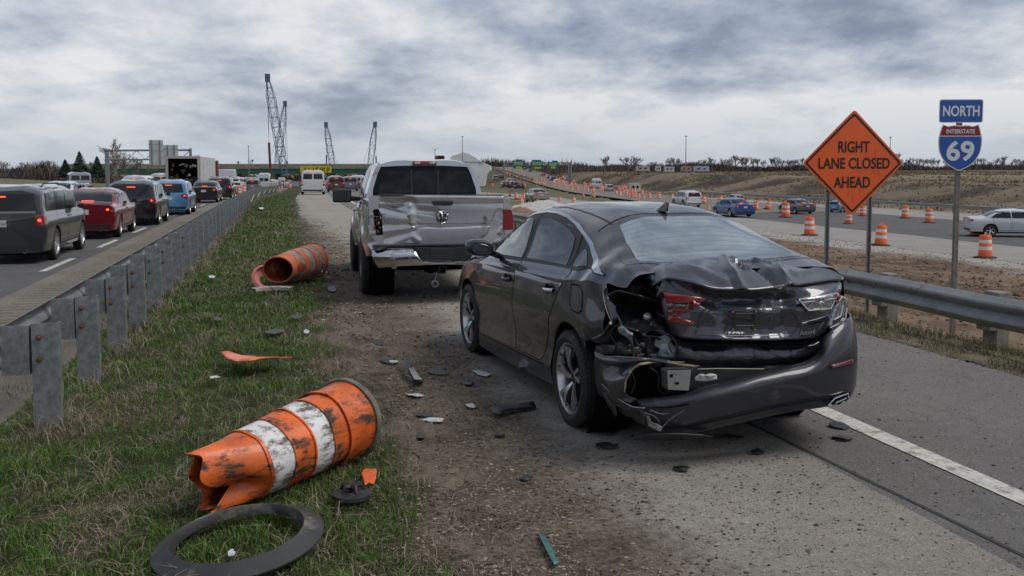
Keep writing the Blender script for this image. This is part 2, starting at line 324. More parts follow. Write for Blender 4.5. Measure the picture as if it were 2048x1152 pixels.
# ================= roads =================
def strip(name,xl,xr_,ys,m,z=None,dz=0.,cols=2,zf=None):
    ys=np.asarray(ys,float); k=np.linspace(0,1,cols); XL=np.array([xl(y) if callable(xl) else xl for y in ys]); XR=np.array([xr_(y) if callable(xr_) else xr_ for y in ys])
    U=XL[:,None]*(1-k)+XR[:,None]*k; Yy=np.repeat(ys[:,None],cols,1); X=U+bend(Yy)
    if zf is None: Z=np.interp(U,PX,PZ)+zroad(Yy)+dz
    else: Z=zf(U,Yy)+dz
    n,c=X.shape; i,j=np.meshgrid(np.arange(n-1),np.arange(c-1),indexing='ij')
    Q=np.stack([i*c+j,i*c+j+1,(i+1)*c+j+1,(i+1)*c+j],-1).reshape(-1,4)
    return npmesh(name,np.stack([X,Yy,Z],-1),Q,m)
def road_mat(name,col,dirtcol,edge,var=.2,crack=True,ref='x'):
    m=bpy.data.materials.new(name); m.use_nodes=True; nt=m.node_tree; b=nt.nodes['Principled BSDF']; N=nt.nodes.new; K=nt.links.new
    b.inputs['Roughness'].default_value=.88; b.inputs['Specular IOR Level'].default_value=.25
    tc=N('ShaderNodeTexCoord')
    def noise(s,d,r=.6,st=(1,1,1)):
        mp=N('ShaderNodeMapping'); mp.inputs['Scale'].default_value=st; K(tc.outputs['Object'],mp.inputs[0])
        n=N('ShaderNodeTexNoise'); n.inputs['Scale'].default_value=s; n.inputs['Detail'].default_value=d; n.inputs['Roughness'].default_value=r; K(mp.outputs[0],n.inputs['Vector']); return n.outputs[0]
    def mr(v,a,b_,c=0.,d=1.):
        n=N('ShaderNodeMapRange'); K(v,n.inputs[0]); n.inputs[1].default_value=a; n.inputs[2].default_value=b_; n.inputs[3].default_value=c; n.inputs[4].default_value=d; return n.outputs[0]
    def mul(c,f,op='MULTIPLY'):
        x=N('ShaderNodeMix'); x.data_type='RGBA'; x.blend_type=op; x.inputs[0].default_value=1
        if isinstance(c,tuple): x.inputs[6].default_value=(*c,1)
        else: K(c,x.inputs[6])
        K(f,x.inputs[7]); return x.outputs[2]
    c=mul(col,mr(noise(95,6,.75),.3,.7,1-var*2.2,1+var*2.2)); c=mul(c,mr(noise(.7,5,.6),.3,.7,1-var,1+var)); c=mul(c,mr(noise(9,5,.7),.3,.7,1-var,1+var))
    vo=N('ShaderNodeTexVoronoi'); vo.inputs['Scale'].default_value=240; K(tc.outputs['Object'],vo.inputs['Vector'])
    c=mul(c,mr(vo.outputs['Distance'],.0,.6,1.25,.8)); c=mul(c,mr(noise(62,4,.6),.34,.48,.68,1.05)); c=mul(c,mr(noise(33,3,.5,(1,1,1)),.60,.72,1.,1.45)); c=mul(c,mr(noise(3.2,8,.75,(1.,.35,1)),.30,.42,.72,1.))
    if edge:   # soil tracked over the verge side of the pavement
        sp=N('ShaderNodeSeparateXYZ'); K(tc.outputs['Object'],sp.inputs[0])
        def math_(op,a,b_):
            n=N('ShaderNodeMath'); n.operation=op
            for i,v in enumerate((a,b_)):
                if isinstance(v,(int,float)): n.inputs[i].default_value=v
                else: K(v,n.inputs[i])
            return n.outputs[0]
        g=mr(sp.outputs[0],edge[0],edge[1],.62,-.12); 
        g=math_('MULTIPLY',g,mr(sp.outputs[1],14,40,1.,.45)) 
        t=math_('ADD',g,math_('MULTIPLY',noise(1.3,7,.68),.55)); t=math_('ADD',t,math_('MULTIPLY',noise(17,6,.7),.34)); f=mr(t,.66,.84)
        x=N('ShaderNodeMix'); x.data_type='RGBA'; K(f,x.inputs[0]); K(c,x.inputs[6]); K(mul(mul(dirtcol,mr(noise(30,6,.75),.34,.66,.35,1.9)),mr(noise(2.1,7,.7),.35,.65,.6,1.5)),x.inputs[7]); c=x.outputs[2]
    K(c,b.inputs['Base Color'])
    bp=N('ShaderNodeBump'); bp.inputs['Distance'].default_value=.016; K(noise(48,7,.75),bp.inputs['Height']); K(bp.outputs[0],b.inputs['Normal'])
    MATS[name]=m; return m
YS=np.concatenate([np.arange(-6,30,.25),np.arange(30,120,1.),np.arange(120,900,5.)])
def build_roads():
    shm=road_mat('shoulder_mat',(.325,.30,.262),(.105,.084,.062),(.85,2.95),.13)
    asm=road_mat('asphalt_mat',(.190,.180,.168),(.1,.08,.06),None,.12); dark=road_mat('dark_asphalt_mat',(.118,.115,.114),(.1,.08,.06),None,.15)
    conc=road_mat('concrete_mat',(.30,.285,.262),(.2,.17,.13),None,.10); concd=road_mat('old_concrete_mat',(.20,.178,.148),(.13,.11,.08),None,.16)
    wm=mat('road_paint',(.50,.485,.44),.75,var=.25,vscale=25,dirt=(.20,.185,.16),dscale=11,damt=.50); 
    blackseam=mat('joint_filler',(.035,.033,.03),.9,var=.4,vscale=30)
    e1=lambda y: .78+.18*(float(vn(np.array([y*2.3]),np.array([.5]),5)[0])+.6*float(vn(np.array([y*9.]),np.array([.5]),6)[0])-.8)
    tag(strip('shoulder_pavement',e1,3.2,YS,shm,cols=8),kind='structure')
    e2=lambda y: (6.3+.16*(float(vn(np.array([y*1.9]),np.array([.5]),8)[0])-.5)+.08*float(vn(np.array([y*8.]),np.array([.5]),9)[0]))+ (0 if y<60 else min((y-60)*.12,5.5))
    tag(strip('asphalt_lane',3.2,e2,YS,asm,cols=8),kind='structure')
    js=lambda off: (lambda y: 3.2+off+.010*(float(vn(np.array([y*6.]),np.array([.5]),12)[0])-.5)+(.05*max(0,6-y)))
    tag(strip('pavement_joint',js(-.012),js(.014),YS[YS<80],blackseam,dz=.004),kind='structure')
    tag(strip('edge_line',3.82,3.985,YS[YS<420],wm,dz=.006),kind='structure')
    tag(strip('left_road',-15.6,-4.42,YS,dark,cols=6),kind='structure')
    for y0 in np.arange(-4,200,6.3):
        yy=np.linspace(y0,y0+3.0,8); w=strip('lane_dash',-4.86,-4.71,yy,wm,dz=.006); tag(w,kind='structure')
    for y0 in np.arange(-4,200,9.):
        w=strip('lane_dash',-8.9,-8.76,np.linspace(y0,y0+3.,6),wm,dz=.006); tag(w,kind='structure')
    # rumble-strip shoulder of the left road, grooves are real dips
    ys=[];gz=[]
    y=-4.
    while y<75:
        ys+=[y,y+.10,y+.13,y+.25,y+.28]; gz+=[0,0,1,1,0]; y+=.33 if y<40 else .66
    ys=np.array(ys); gz=np.array(gz,float); us=np.array([-4.42,-4.1,-4.08,-3.28,-3.26,-2.75,-2.3]); X=np.repeat(us[None],len(ys),0); Yy=np.repeat(ys[:,None],len(us),1)
    inn=((us>-4.09)&(us<-3.27)).astype(float); wob=.03*(vn(Yy*3,Yy*0+1.5,77)-.5)
    X[:,-1]+=.25*(vn(Yy[:,-1]*1.1,Yy[:,-1]*0,78)-.5)
    Z=np.interp(X,PX,PZ)*0-.3+.012+zroad(Yy)-.035*gz[:,None]*inn; X=X+bend(Yy)+wob*inn
    n,c=X.shape; i,j=np.meshgrid(np.arange(n-1),np.arange(c-1),indexing='ij'); Q=np.stack([i*c+j,i*c+j+1,(i+1)*c+j+1,(i+1)*c+j],-1).reshape(-1,4)
    tag(npmesh('rumble_shoulder',np.stack([X,Yy,Z],-1),Q,concd,smooth=False),kind='structure')
    tag(strip('left_shoulder',-4.42,-2.35,YS[YS>=74],concd,dz=.01),kind='structure')
    # far right highway
    zh=lambda U,Y_: -2.12+zA(Y_)
    Yh=np.concatenate([np.arange(-10,130,2.)])
    wb=lambda b,s: (lambda y: b+.5*(float(vn(np.array([y*.35]),np.array([.5]),s)[0])-.5))
    tag(strip('highway_near_shoulder',wb(30.5,81),wb(37,82),Yh,conc,zf=zh,cols=4,dz=.01),kind='structure')
    tag(strip('highway_asphalt',wb(37,82),52,Yh[Yh<112],dark,zf=zh,cols=5,dz=.014),kind='structure')
    tag(strip('highway_far_shoulder',52,60,Yh[Yh<108],conc,zf=zh,cols=3,dz=.01),kind='structure')
    Ya=np.arange(128,560,4.); xa=lambda y: float(np.interp(y,[128,160,400,560],[37.5,39,42,44]))
    tag(strip('lower_carriageway',lambda y: float(np.interp(y,[128,200,400],[30.3,24,20])),xa,Ya,conc,zf=zh,cols=4,dz=.02),kind='structure')
    # fork: rising carriageway
    k=np.linspace(0,1,6); P=BLs[None]*(1-k[:,None,None])+BRs[None]*k[:,None,None]; P=P.transpose(1,0,2).copy(); P[:,:,2]+=.03
    n,c=P.shape[:2]; i,j=np.meshgrid(np.arange(n-1),np.arange(c-1),indexing='ij'); Q=np.stack([i*c+j,i*c+j+1,(i+1)*c+j+1,(i+1)*c+j],-1).reshape(-1,4)
    tag(npmesh('rising_carriageway',P,Q,concd),kind='structure')
build_roads()
# ================= vehicle tools =================
def paint(name,col,rough=.32,metal=.55,coat=1.,**k): return mat(name,col,rough,metal,coat,**k)
RUB=mat('tyre_rubber',(.022,.021,.02),.78,var=.3,vscale=14,dirt=(.085,.07,.055),dscale=7,damt=.25,bump=.002,bscale=60)
BLK=mat('black_plastic',(.016,.016,.017),.5,var=.2,vscale=20); DARK=mat('black_void',(.006,.006,.006),.9,spec=.1)
GLS=mat('dark_glass',(.016,.019,.021),.06,metal=0.,coat=0.,spec=.5,ior=1.42,var=.25,vscale=3)
CHR=mat('chrome',(.62,.62,.63),.12,1.); ALU=mat('alloy_metal',(.58,.58,.59),.28,.85); ALUD=mat('dark_alloy',(.05,.05,.055),.35,.7)
RED=mat('red_lens',(.22,.008,.012),.15,coat=1.); REDLIT=mat('lit_brake_lens',(.5,.02,.01),.3,emit=(1,.10,.04),es=1.1); AMBLIT=mat('lit_amber_lens',(.6,.2,.02),.3,emit=(1,.38,.10),es=2.2)
CLR=mat('clear_lens',(.5,.5,.5),.12,.4,coat=1.,var=.5,vscale=40); WHT=mat('plate_white',(.55,.55,.53),.5,var=.3,vscale=60)
class Loft:
    """body shell: longitudinal feature lines (y, half width, z), mirrored about x=0"""
    def __init__(s,lines,sub=4,sharp=()):
        s.lines=[(np.array([p[0] for p in L]),np.array([p[1] for p in L]),np.array([p[2] for p in L])) for L in lines]; s.sub=sub; s.sharp=set(sharp)
    def section(s,y):
        P=[(float(pchip(y,a,w)),float(pchip(y,a,z))) for a,w,z in s.lines]; n=len(P); out=[]
        tg=[]
        for i in range(n):
            if i==0: t=(P[1][0]-P[0][0],P[1][1]-P[0][1])
            elif i==n-1: t=(-1,0)
            else:
                d0=math.hypot(P[i][0]-P[i-1][0],P[i][1]-P[i-1][1])+1e-6; d1=math.hypot(P[i+1][0]-P[i][0],P[i+1][1]-P[i][1])+1e-6
                t=tuple(((P[i][k]-P[i-1][k])/d0*d1+(P[i+1][k]-P[i][k])/d1*d0)/(d0+d1) for k in (0,1))
            l=math.hypot(*t)+1e-9; tg.append((t[0]/l,t[1]/l))
        for i in range(n-1):
            d=math.hypot(P[i+1][0]-P[i][0],P[i+1][1]-P[i][1]); a,b=tg[i],tg[i+1]
            dr=((P[i+1][0]-P[i][0])/(d+1e-9),(P[i+1][1]-P[i][1])/(d+1e-9))
            if i in s.sharp: a=dr
            if i+1 in s.sharp: b=dr
            for k in range(s.sub):
                t=k/s.sub; t2=t*t;t3=t2*t; h=(2*t3-3*t2+1,t3-2*t2+t,-2*t3+3*t2,t3-t2)
                out.append(tuple(h[0]*P[i][q]+h[1]*d*a[q]+h[2]*P[i+1][q]+h[3]*d*b[q] for q in (0,1)))
        out.append(P[-1]); return out
    def solid(s,ys,deform=None,rnd=0.):
        rows=[]
        for y in ys:
            S=s.section(y); r=[Vector((-w,y,z)) for w,z in S]+[Vector((w,y,z)) for w,z in S[-2::-1]]
            if deform: r=[deform(p) for p in r]
            rows.append(r)
        b=B(); b.grid(rows,closed=True); n=len(rows[0]); N=len(rows)
        for base,rev in ((0,False),((N-1)*n,True)):
            c=sum((Vector(b.v[base+k]) for k in range(n)),Vector())/n; b.v.append(tuple(c)); ci=len(b.v)-1
            for k in range(n):
                q=(base+k,base+(k+1)%n,ci); b.f.append(q[::-1] if not rev else q); b.mi.append(0)
        return b
def arches(o,axles,R,hw,depth=.32,flat=None,zone=None,liner=True):
    """open the wheel arches: faces inside each circle go, the rim is snapped to the circle and folded inwards"""
    bm=bmesh.new(); bm.from_mesh(o.data); Rs=R if isinstance(R,(list,tuple)) else [R]*len(axles)
    def ins(v): 
        for i,(y,z) in enumerate(axles):
            if abs(v.co.x)>hw*.55 and math.hypot(v.co.y-y,v.co.z-z)<Rs[i]: return i
        return -1
    mark={v:ins(v) for v in bm.verts}
    kill=[f for f in bm.faces if all(mark[v]>=0 for v in f.verts) or (zone and zone(f.calc_center_median()))]
    bmesh.ops.delete(bm,geom=kill,context='FACES')
    for v in bm.verts:
        k=mark.get(v,-1)
        if k>=0:
            y,z=axles[k]; d=Vector((0,v.co.y-y,v.co.z-z)); l=d.length or 1e-6; d*=Rs[k]/l; v.co.y=y+d.y; v.co.z=z+d.z
    be=[e for e in bm.edges if e.is_boundary and all(mark.get(v,-1)>=0 for v in e.verts)]
    r=bmesh.ops.extrude_edge_only(bm,edges=be)
    for v in [g for g in r['geom'] if isinstance(g,bmesh.types.BMVert)]: v.co.x-=math.copysign(.05,v.co.x)
    bm.to_mesh(o.data); bm.free()
    o.data.set_sharp_from_angle(angle=math.radians(28))
    if liner:
        for i,(y,z) in enumerate(axles):
            for s_ in (-1,1):
                b=B(); b.lathe([(Rs[i]+.004,s_*(hw-.06)),(Rs[i]+.004,s_*(hw-depth)),(0,s_*(hw-depth))],n=32,axis='x',c=(0,y,z)); b.build('arch_liner',DARK,o.parent)
def bvh(o):
    bm=bmesh.new(); bm.from_mesh(o.data); t=BVHTree.FromBMesh(bm); bm.free(); return t
DIRS={'L':Vector((1,0,0)),'R':Vector((-1,0,0)),'rear':Vector((0,1,0)),'front':Vector((0,-1,0)),'top':Vector((0,0,-1))}
def patch(name,poly,side,tree,h,m,parent,cell=.05,skirt=.006,deform=None,angle=40):
    """thin panel following the body: poly in (y,z) for L/R, (x,z) for rear/front, (x,y) for top"""
    d=DIRS[side]; bm=bmesh.new()
    def to3(a,b): return {'L':(-5,a,b),'R':(5,a,b),'rear':(a,-9,b),'front':(a,9,b),'top':(a,b,9)}[side]
    vs=[bm.verts.new(to3(*p)) for p in poly]; bm.faces.new(vs)
    ax={'L':(1,2),'R':(1,2),'rear':(0,2),'front':(0,2),'top':(0,1)}[side]
    for k in ax:
        lo=min(v.co[k] for v in bm.verts); hi=max(v.co[k] for v in bm.verts); n=int((hi-lo)/cell)
        for i in range(1,n+1):
            co=Vector((0,0,0)); co[k]=lo+(hi-lo)*i/(n+1)+.00013; no=Vector((0,0,0)); no[k]=1
            bmesh.ops.bisect_plane(bm,geom=bm.verts[:]+bm.edges[:]+bm.faces[:],dist=1e-5,plane_co=co,plane_no=no)
    miss=[]
    for v in bm.verts:
        hit,nrm,_,_=tree.ray_cast(v.co,d,20)
        if hit is None: miss.append(v); continue
        if nrm.dot(d)>0: nrm=-nrm
        v.co=hit+nrm*h
    ok=[v for v in bm.verts if v not in miss]
    for v in miss:
        if ok:
            k=min(ok,key=lambda q:(q.co[ax[0]]-v.co[ax[0]])**2+(q.co[ax[1]]-v.co[ax[1]])**2); dd=[i for i in range(3) if i not in ax][0]; v.co[dd]=k.co[dd]
    if skirt:
        be=[e for e in bm.edges if e.is_boundary]; r=bmesh.ops.extrude_edge_only(bm,edges=be)
        for v in [g for g in r['geom'] if isinstance(g,bmesh.types.BMVert)]: v.co+=d*(h+skirt)
    if deform:
        for v in bm.verts: v.co=deform(v.co)
    bmesh.ops.recalc_face_normals(bm,faces=bm.faces)
    # outward facing
    f=max(bm.faces,key=lambda q:q.calc_area()); f.normal_update()
    if f.normal.dot(d)>0: bmesh.ops.reverse_faces(bm,faces=bm.faces)
    me=bpy.data.meshes.new(name); bm.to_mesh(me); bm.free(); me.materials.append(m)
    me.polygons.foreach_set('use_smooth',[True]*len(me.polygons)); me.set_sharp_from_angle(angle=math.radians(angle))
    return link(bpy.data.objects.new(name,me),parent)
def ribbon2(pts,w):
    """2-D polyline -> polygon of width w"""
    P=[Vector((*p,0)) for p in pts]; L=[];R=[]
    for i,p in enumerate(P):
        t=(P[min(i+1,len(P)-1)]-P[max(i-1,0)]).normalized(); n=Vector((-t.y,t.x,0)); ww=w[i] if isinstance(w,(list,tuple)) else w
        L.append(p+n*ww/2); R.append(p-n*ww/2)
    return [(q.x,q.y) for q in L]+[(q.x,q.y) for q in R[::-1]]
def seams(name,lines,side,tree,parent,w=.007,h=.0012,m=None):
    objs=[]
    bt=B()
    for ln in lines:
        d=DIRS[side]; V=[];
        pts=[]
        for a,b in zip(ln,ln[1:]):
            n=max(1,int(math.hypot(b[0]-a[0],b[1]-a[1])/.05))
            for i in range(n): pts.append((a[0]+(b[0]-a[0])*i/n,a[1]+(b[1]-a[1])*i/n))
        pts.append(ln[-1]); pl=ribbon2(pts,w); k=len(pts); rows=[]
        for i in range(k):
            r=[]
            for q in (pl[i],pl[2*k-1-i]):
                o3={'L':(-5,*q),'R':(5,*q),'rear':(q[0],-9,q[1]),'top':(q[0],q[1],9)}[side]; hit,nr,_,_=tree.ray_cast(Vector(o3),d,20)
                if hit is None: r=None; break
                if nr.dot(d)>0: nr=-nr
                r.append(hit+nr*h)
            if r: rows.append(r)
        if len(rows)>1: bt.grid(rows)
    return bt.build(name,m or DARK,parent,smooth=False)
WCACHE={}
def wheel(parent,x,y,z,R,wd_,side,style='plain',name='wheel',steer=0.):
    """wheel > tyre, rim ; side -1 = left (outer face to -x)"""
    key=(round(R,3),round(wd_,3),style)
    if key not in WCACHE:
        rr=R*(.745 if style=='hero' else .66); hw=wd_/2
        t=B(); prof=[(rr-.012,-hw*.80),(rr+.004,-hw*.93),(rr+(R-rr)*.45,-hw*1.02),(R-.022,-hw*.93),(R-.007,-hw*.80)]
        grooves=[]
        for g in ((-.52,),(-.18,),(.18,),(.52,)): grooves+=[(R,hw*(g[0]-.06)),(R-.009,hw*(g[0]-.045)),(R-.009,hw*(g[0]+.045)),(R,hw*(g[0]+.06))]
        prof=prof+grooves+[(a,-b) for a,b in prof[::-1]]
        t.lathe(prof,n=72,axis='x')
        if style in('hero','truck'):   # tread shoulder blocks
            for k in range(60):
                th=2*math.pi*k/60; M=Matrix.Rotation(th,4,'X')
                for s in (-1,1):
                    x0,x1=sorted((s*hw*.60,s*hw*.86)); t.box(x0,x1,-R*.032,R*.032,R-.02,R+.0015,M=M,tx=.002)
        rim=B(); rl=[(rr+.004,-hw*.93),(rr+.006,-hw*.90),(rr-.012,-hw*.86),(rr-.022,-hw*.70),(rr-.035,-hw*.2),(rr-.035,hw*.85)]
        rim.lathe(rl,n=48,axis='x',mi=0)
        rim.lathe([(0,hw*.1),(rr-.03,hw*.12)],n=32,axis='x',mi=2)   # dark drum behind the spokes
        rim.lathe([(.0,-hw*.62),(.03,-hw*.62),(.034,-hw*.55),(.07,-hw*.50),(.075,0)],n=24,axis='x',mi=0 if style!='hero' else 1)
        ns=5
        for k in range(ns):
            a0=2*math.pi*k/ns
            if style=='hero':
                # curved double-edged blade
                def edge(w0,w1,sw,x0,x1,th,mi,lift=0.):
                    rows=[]
                    for i in range(11):
                        t_=i/10; r=.035+(rr-.03-.035)*t_; ang=a0+sw*t_+ .10*math.sin(math.pi*t_); w=w0+(w1-w0)*t_; xx=x0+(x1-x0)*(t_**.7)-.012*math.sin(math.pi*t_)
                        c_,s_=math.cos(ang),math.sin(ang); p=Vector((xx,r*c_,r*s_)); q=Vector((0,-s_,c_))
                        rows.append([p-q*w+Vector((th,0,0)),p-q*w,p+q*w,p+q*w+Vector((th,0,0))])
                    rim.grid(rows,mi)
                edge(.017,.050,.30,-hw*.50,-hw*.80,.045,1)       # dark pocket panel
                edge(.013,.012,.12,-hw*.60,-hw*.90,.03,0); 
                edge(.013,.016,.52,-hw*.60,-hw*.90,.03,0)
            else:
                for dd in ((-.10,.10) if style=='double' else (0.,)):
                    rows=[]
                    for i in range(5):
                        t_=i/4; r=.03+(rr-.03)*t_; w=(.030-.004*t_) if style!='double' else .014; ang=a0+dd*t_*1.6; c_,s_=math.cos(ang),math.sin(ang); p=Vector((-hw*(.55+.2*t_),r*c_,r*s_)); q=Vector((0,-s_,c_)); rows.append([p-q*w+Vector((.03,0,0)),p-q*w,p+q*w,p+q*w+Vector((.03,0,0))])
                    rim.grid(rows,0)
        if style=='steel': pass
        WCACHE[key]=(t,rim)
    t,rim=WCACHE[key]
    e=bpy.data.objects.new(name,None); link(e,parent); e.location=(x,y,z); e.rotation_euler=(0,0,steer+(0 if side<0 else math.pi)); e.empty_display_size=.1
    if (key,'me') in WCACHE:
        for nm,me in WCACHE[(key,'me')]: link(bpy.data.objects.new(nm,me),e)
    else:
        a=t.build('tyre',RUB,e,angle=30); b=rim.build('rim',[ALU,ALUD,DARK],e,angle=40); WCACHE[(key,'me')]=[('tyre',a.data),('rim',b.data)]
    return e
# ================= wrecked dark sedan (hero) =================
S_O=(1.93,6.22); S_HD=math.atan2(.15,2.83); _c,_s=math.cos(S_HD),math.sin(S_HD); S_XC=.90
S_LOC=(S_O[0]+S_XC*_c, S_O[1]+S_XC*_s,0)
def s_ray(px,py):
    d=ray(px,py); dl=Vector((d.x*_c+d.y*_s,-d.x*_s+d.y*_c,d.z)); x,y=-S_O[0],-S_O[1]
    return Vector((x*_c+y*_s-S_XC,-x*_s+y*_c,CZ)),dl
def yr(X): return -1.05+.30*abs(X/.9)**3.2
def SP(px,py,w=0.):
    """photo pixel -> sedan coordinates on the rear surface (w=offset), or on plane ('x',X) / ('y',Y)"""
    c,d=s_ray(px,py)
    if isinstance(w,tuple):
        i={'x':0,'y':1,'z':2}[w[0]]; t=(w[1]-c[i])/d[i]; return c+d*t
    t=4.
    for _ in range(30):
        p=c+d*t; t+= (yr(max(-.9,min(.9,p.x)))-w-p.y)/d.y*.6
    return c+d*t
def surf(rows,nu,nv,f=None):
    R1=[spline(r,nu) for r in rows]; C=[spline([R1[i][k] for i in range(len(R1))],nv) if len(R1)>2 else [R1[0][k].lerp(R1[1][k],j/(nv-1)) for j in range(nv)] for k in range(nu)]
    out=[[C[k][j] for k in range(nu)] for j in range(nv)]
    if f: out=[[f(p,k/(nu-1),j/(nv-1)) for k,p in enumerate(r)] for j,r in enumerate(out)]
    return out
def nz(p,s,seed=0,o=3): return float(fbm(np.array([p[0]+p[2]*.7+31]),np.array([p[1]*.8+p[2]+17]),s,o,seed)[0])-.5
def tent(u,v,a,b,w,asp):
    ax_,ay=a[0],a[1]*asp; bx,by=b[0],b[1]*asp; px,py=u,v*asp; dx,dy=bx-ax_,by-ay; t=max(0,min(1,((px-ax_)*dx+(py-ay)*dy)/(dx*dx+dy*dy+1e-9))); d=math.hypot(px-ax_-dx*t,py-ay-dy*t)
    return max(0.,1-d/w)
def crumple(p,s,a,seed=0):
    n=nz(p,s,seed); m=abs(nz(p,s*1.9,seed+5))
    return Vector((n*a*.3,(-abs(n)*1.6+m)*a,(n-m*.4)*a*.6))
def sheet(name,rows,m,parent,th=.004,angle=50,outw=Vector((0,-1,0)),mi=None):
    b=B(); b.grid(rows); o=b.build(name,m,parent,angle=angle)
    me=o.data; s=sum((p.normal.dot(outw)*p.area for p in me.polygons))
    if s<0: me.flip_normals()
    if th:
        md=o.modifiers.new('solid','SOLIDIFY'); md.thickness=th; md.offset=-1
    return o
def pxpoly(name,pts,off,m,parent,th=.006,cell=.03,dis=0.,seed=0,front=Vector((0,-1,0))):
    """polygon traced on the rear surface, gridded, optionally crumpled, with thickness"""
    bm=bmesh.new(); offs=off if isinstance(off,list) else [off]*len(pts)
    P=[SP(*q,w=o_) for q,o_ in zip(pts,offs)]
    bm.faces.new([bm.verts.new(p) for p in P])
    lo=[min(p[k] for p in P) for k in range(3)]; hi=[max(p[k] for p in P) for k in range(3)]
    bmesh.ops.triangulate(bm,faces=bm.faces)
    for k in (0,2):
        n=int((hi[k]-lo[k])/cell)
        for i in range(1,n+1):
            co=Vector((0,0,0)); co[k]=lo[k]+(hi[k]-lo[k])*i/(n+1)+.00017; no=Vector((0,0,0)); no[k]=1
            bmesh.ops.bisect_plane(bm,geom=bm.verts[:]+bm.edges[:]+bm.faces[:],dist=1e-5,plane_co=co,plane_no=no)
    if not isinstance(off,list) and not isinstance(off,tuple):
        for v in bm.verts: v.co.y=yr(max(-.9,min(.9,v.co.x)))-off
    if dis:
        for v in bm.verts: v.co+=crumple(v.co,9,dis,seed)
    bmesh.ops.recalc_face_normals(bm,faces=bm.faces)
    f=max(bm.faces,key=lambda q:q.calc_area()); f.normal_update()
    if f.normal.dot(front)<0: bmesh.ops.reverse_faces(bm,faces=bm.faces)
    me=bpy.data.meshes.new(name); bm.to_mesh(me); bm.free(); me.materials.append(m); me.polygons.foreach_set('use_smooth',[True]*len(me.polygons)); me.set_sharp_from_angle(angle=math.radians(45))
    o=link(bpy.data.objects.new(name,me),parent); md=o.modifiers.new('solid','SOLIDIFY'); md.thickness=th; md.offset=-1
    return o
def pxtube(b,pts,r,off,n=6,mi=0,sm=0):
    P=[SP(*q[:2],w=(q[2] if len(q)>2 else off)) for q in pts]
    if sm: P=spline(P,sm)
    b.tube(P,r,n,mi); return P
def textmesh(s,size,ext=.002,name='lettering',m=None,parent=None,sx=1.,bold=0.,align='CENTER'):
    cu=bpy.data.curves.new('t','FONT'); cu.body=s; cu.size=size; cu.extrude=ext; cu.align_x=align; cu.align_y='CENTER'; cu.offset=bold; cu.resolution_u=4
    o=bpy.data.objects.new('t',cu); COL.objects.link(o); dg=bpy.context.evaluated_depsgraph_get(); dg.update(); me=bpy.data.meshes.new_from_object(o.evaluated_get(dg)); bpy.data.objects.remove(o); bpy.data.curves.remove(cu)
    me.materials.clear(); me.materials.append(m)
    for v in me.vertices: v.co.x*=sx
    r=bpy.data.objects.new(name,me); return link(r,parent)
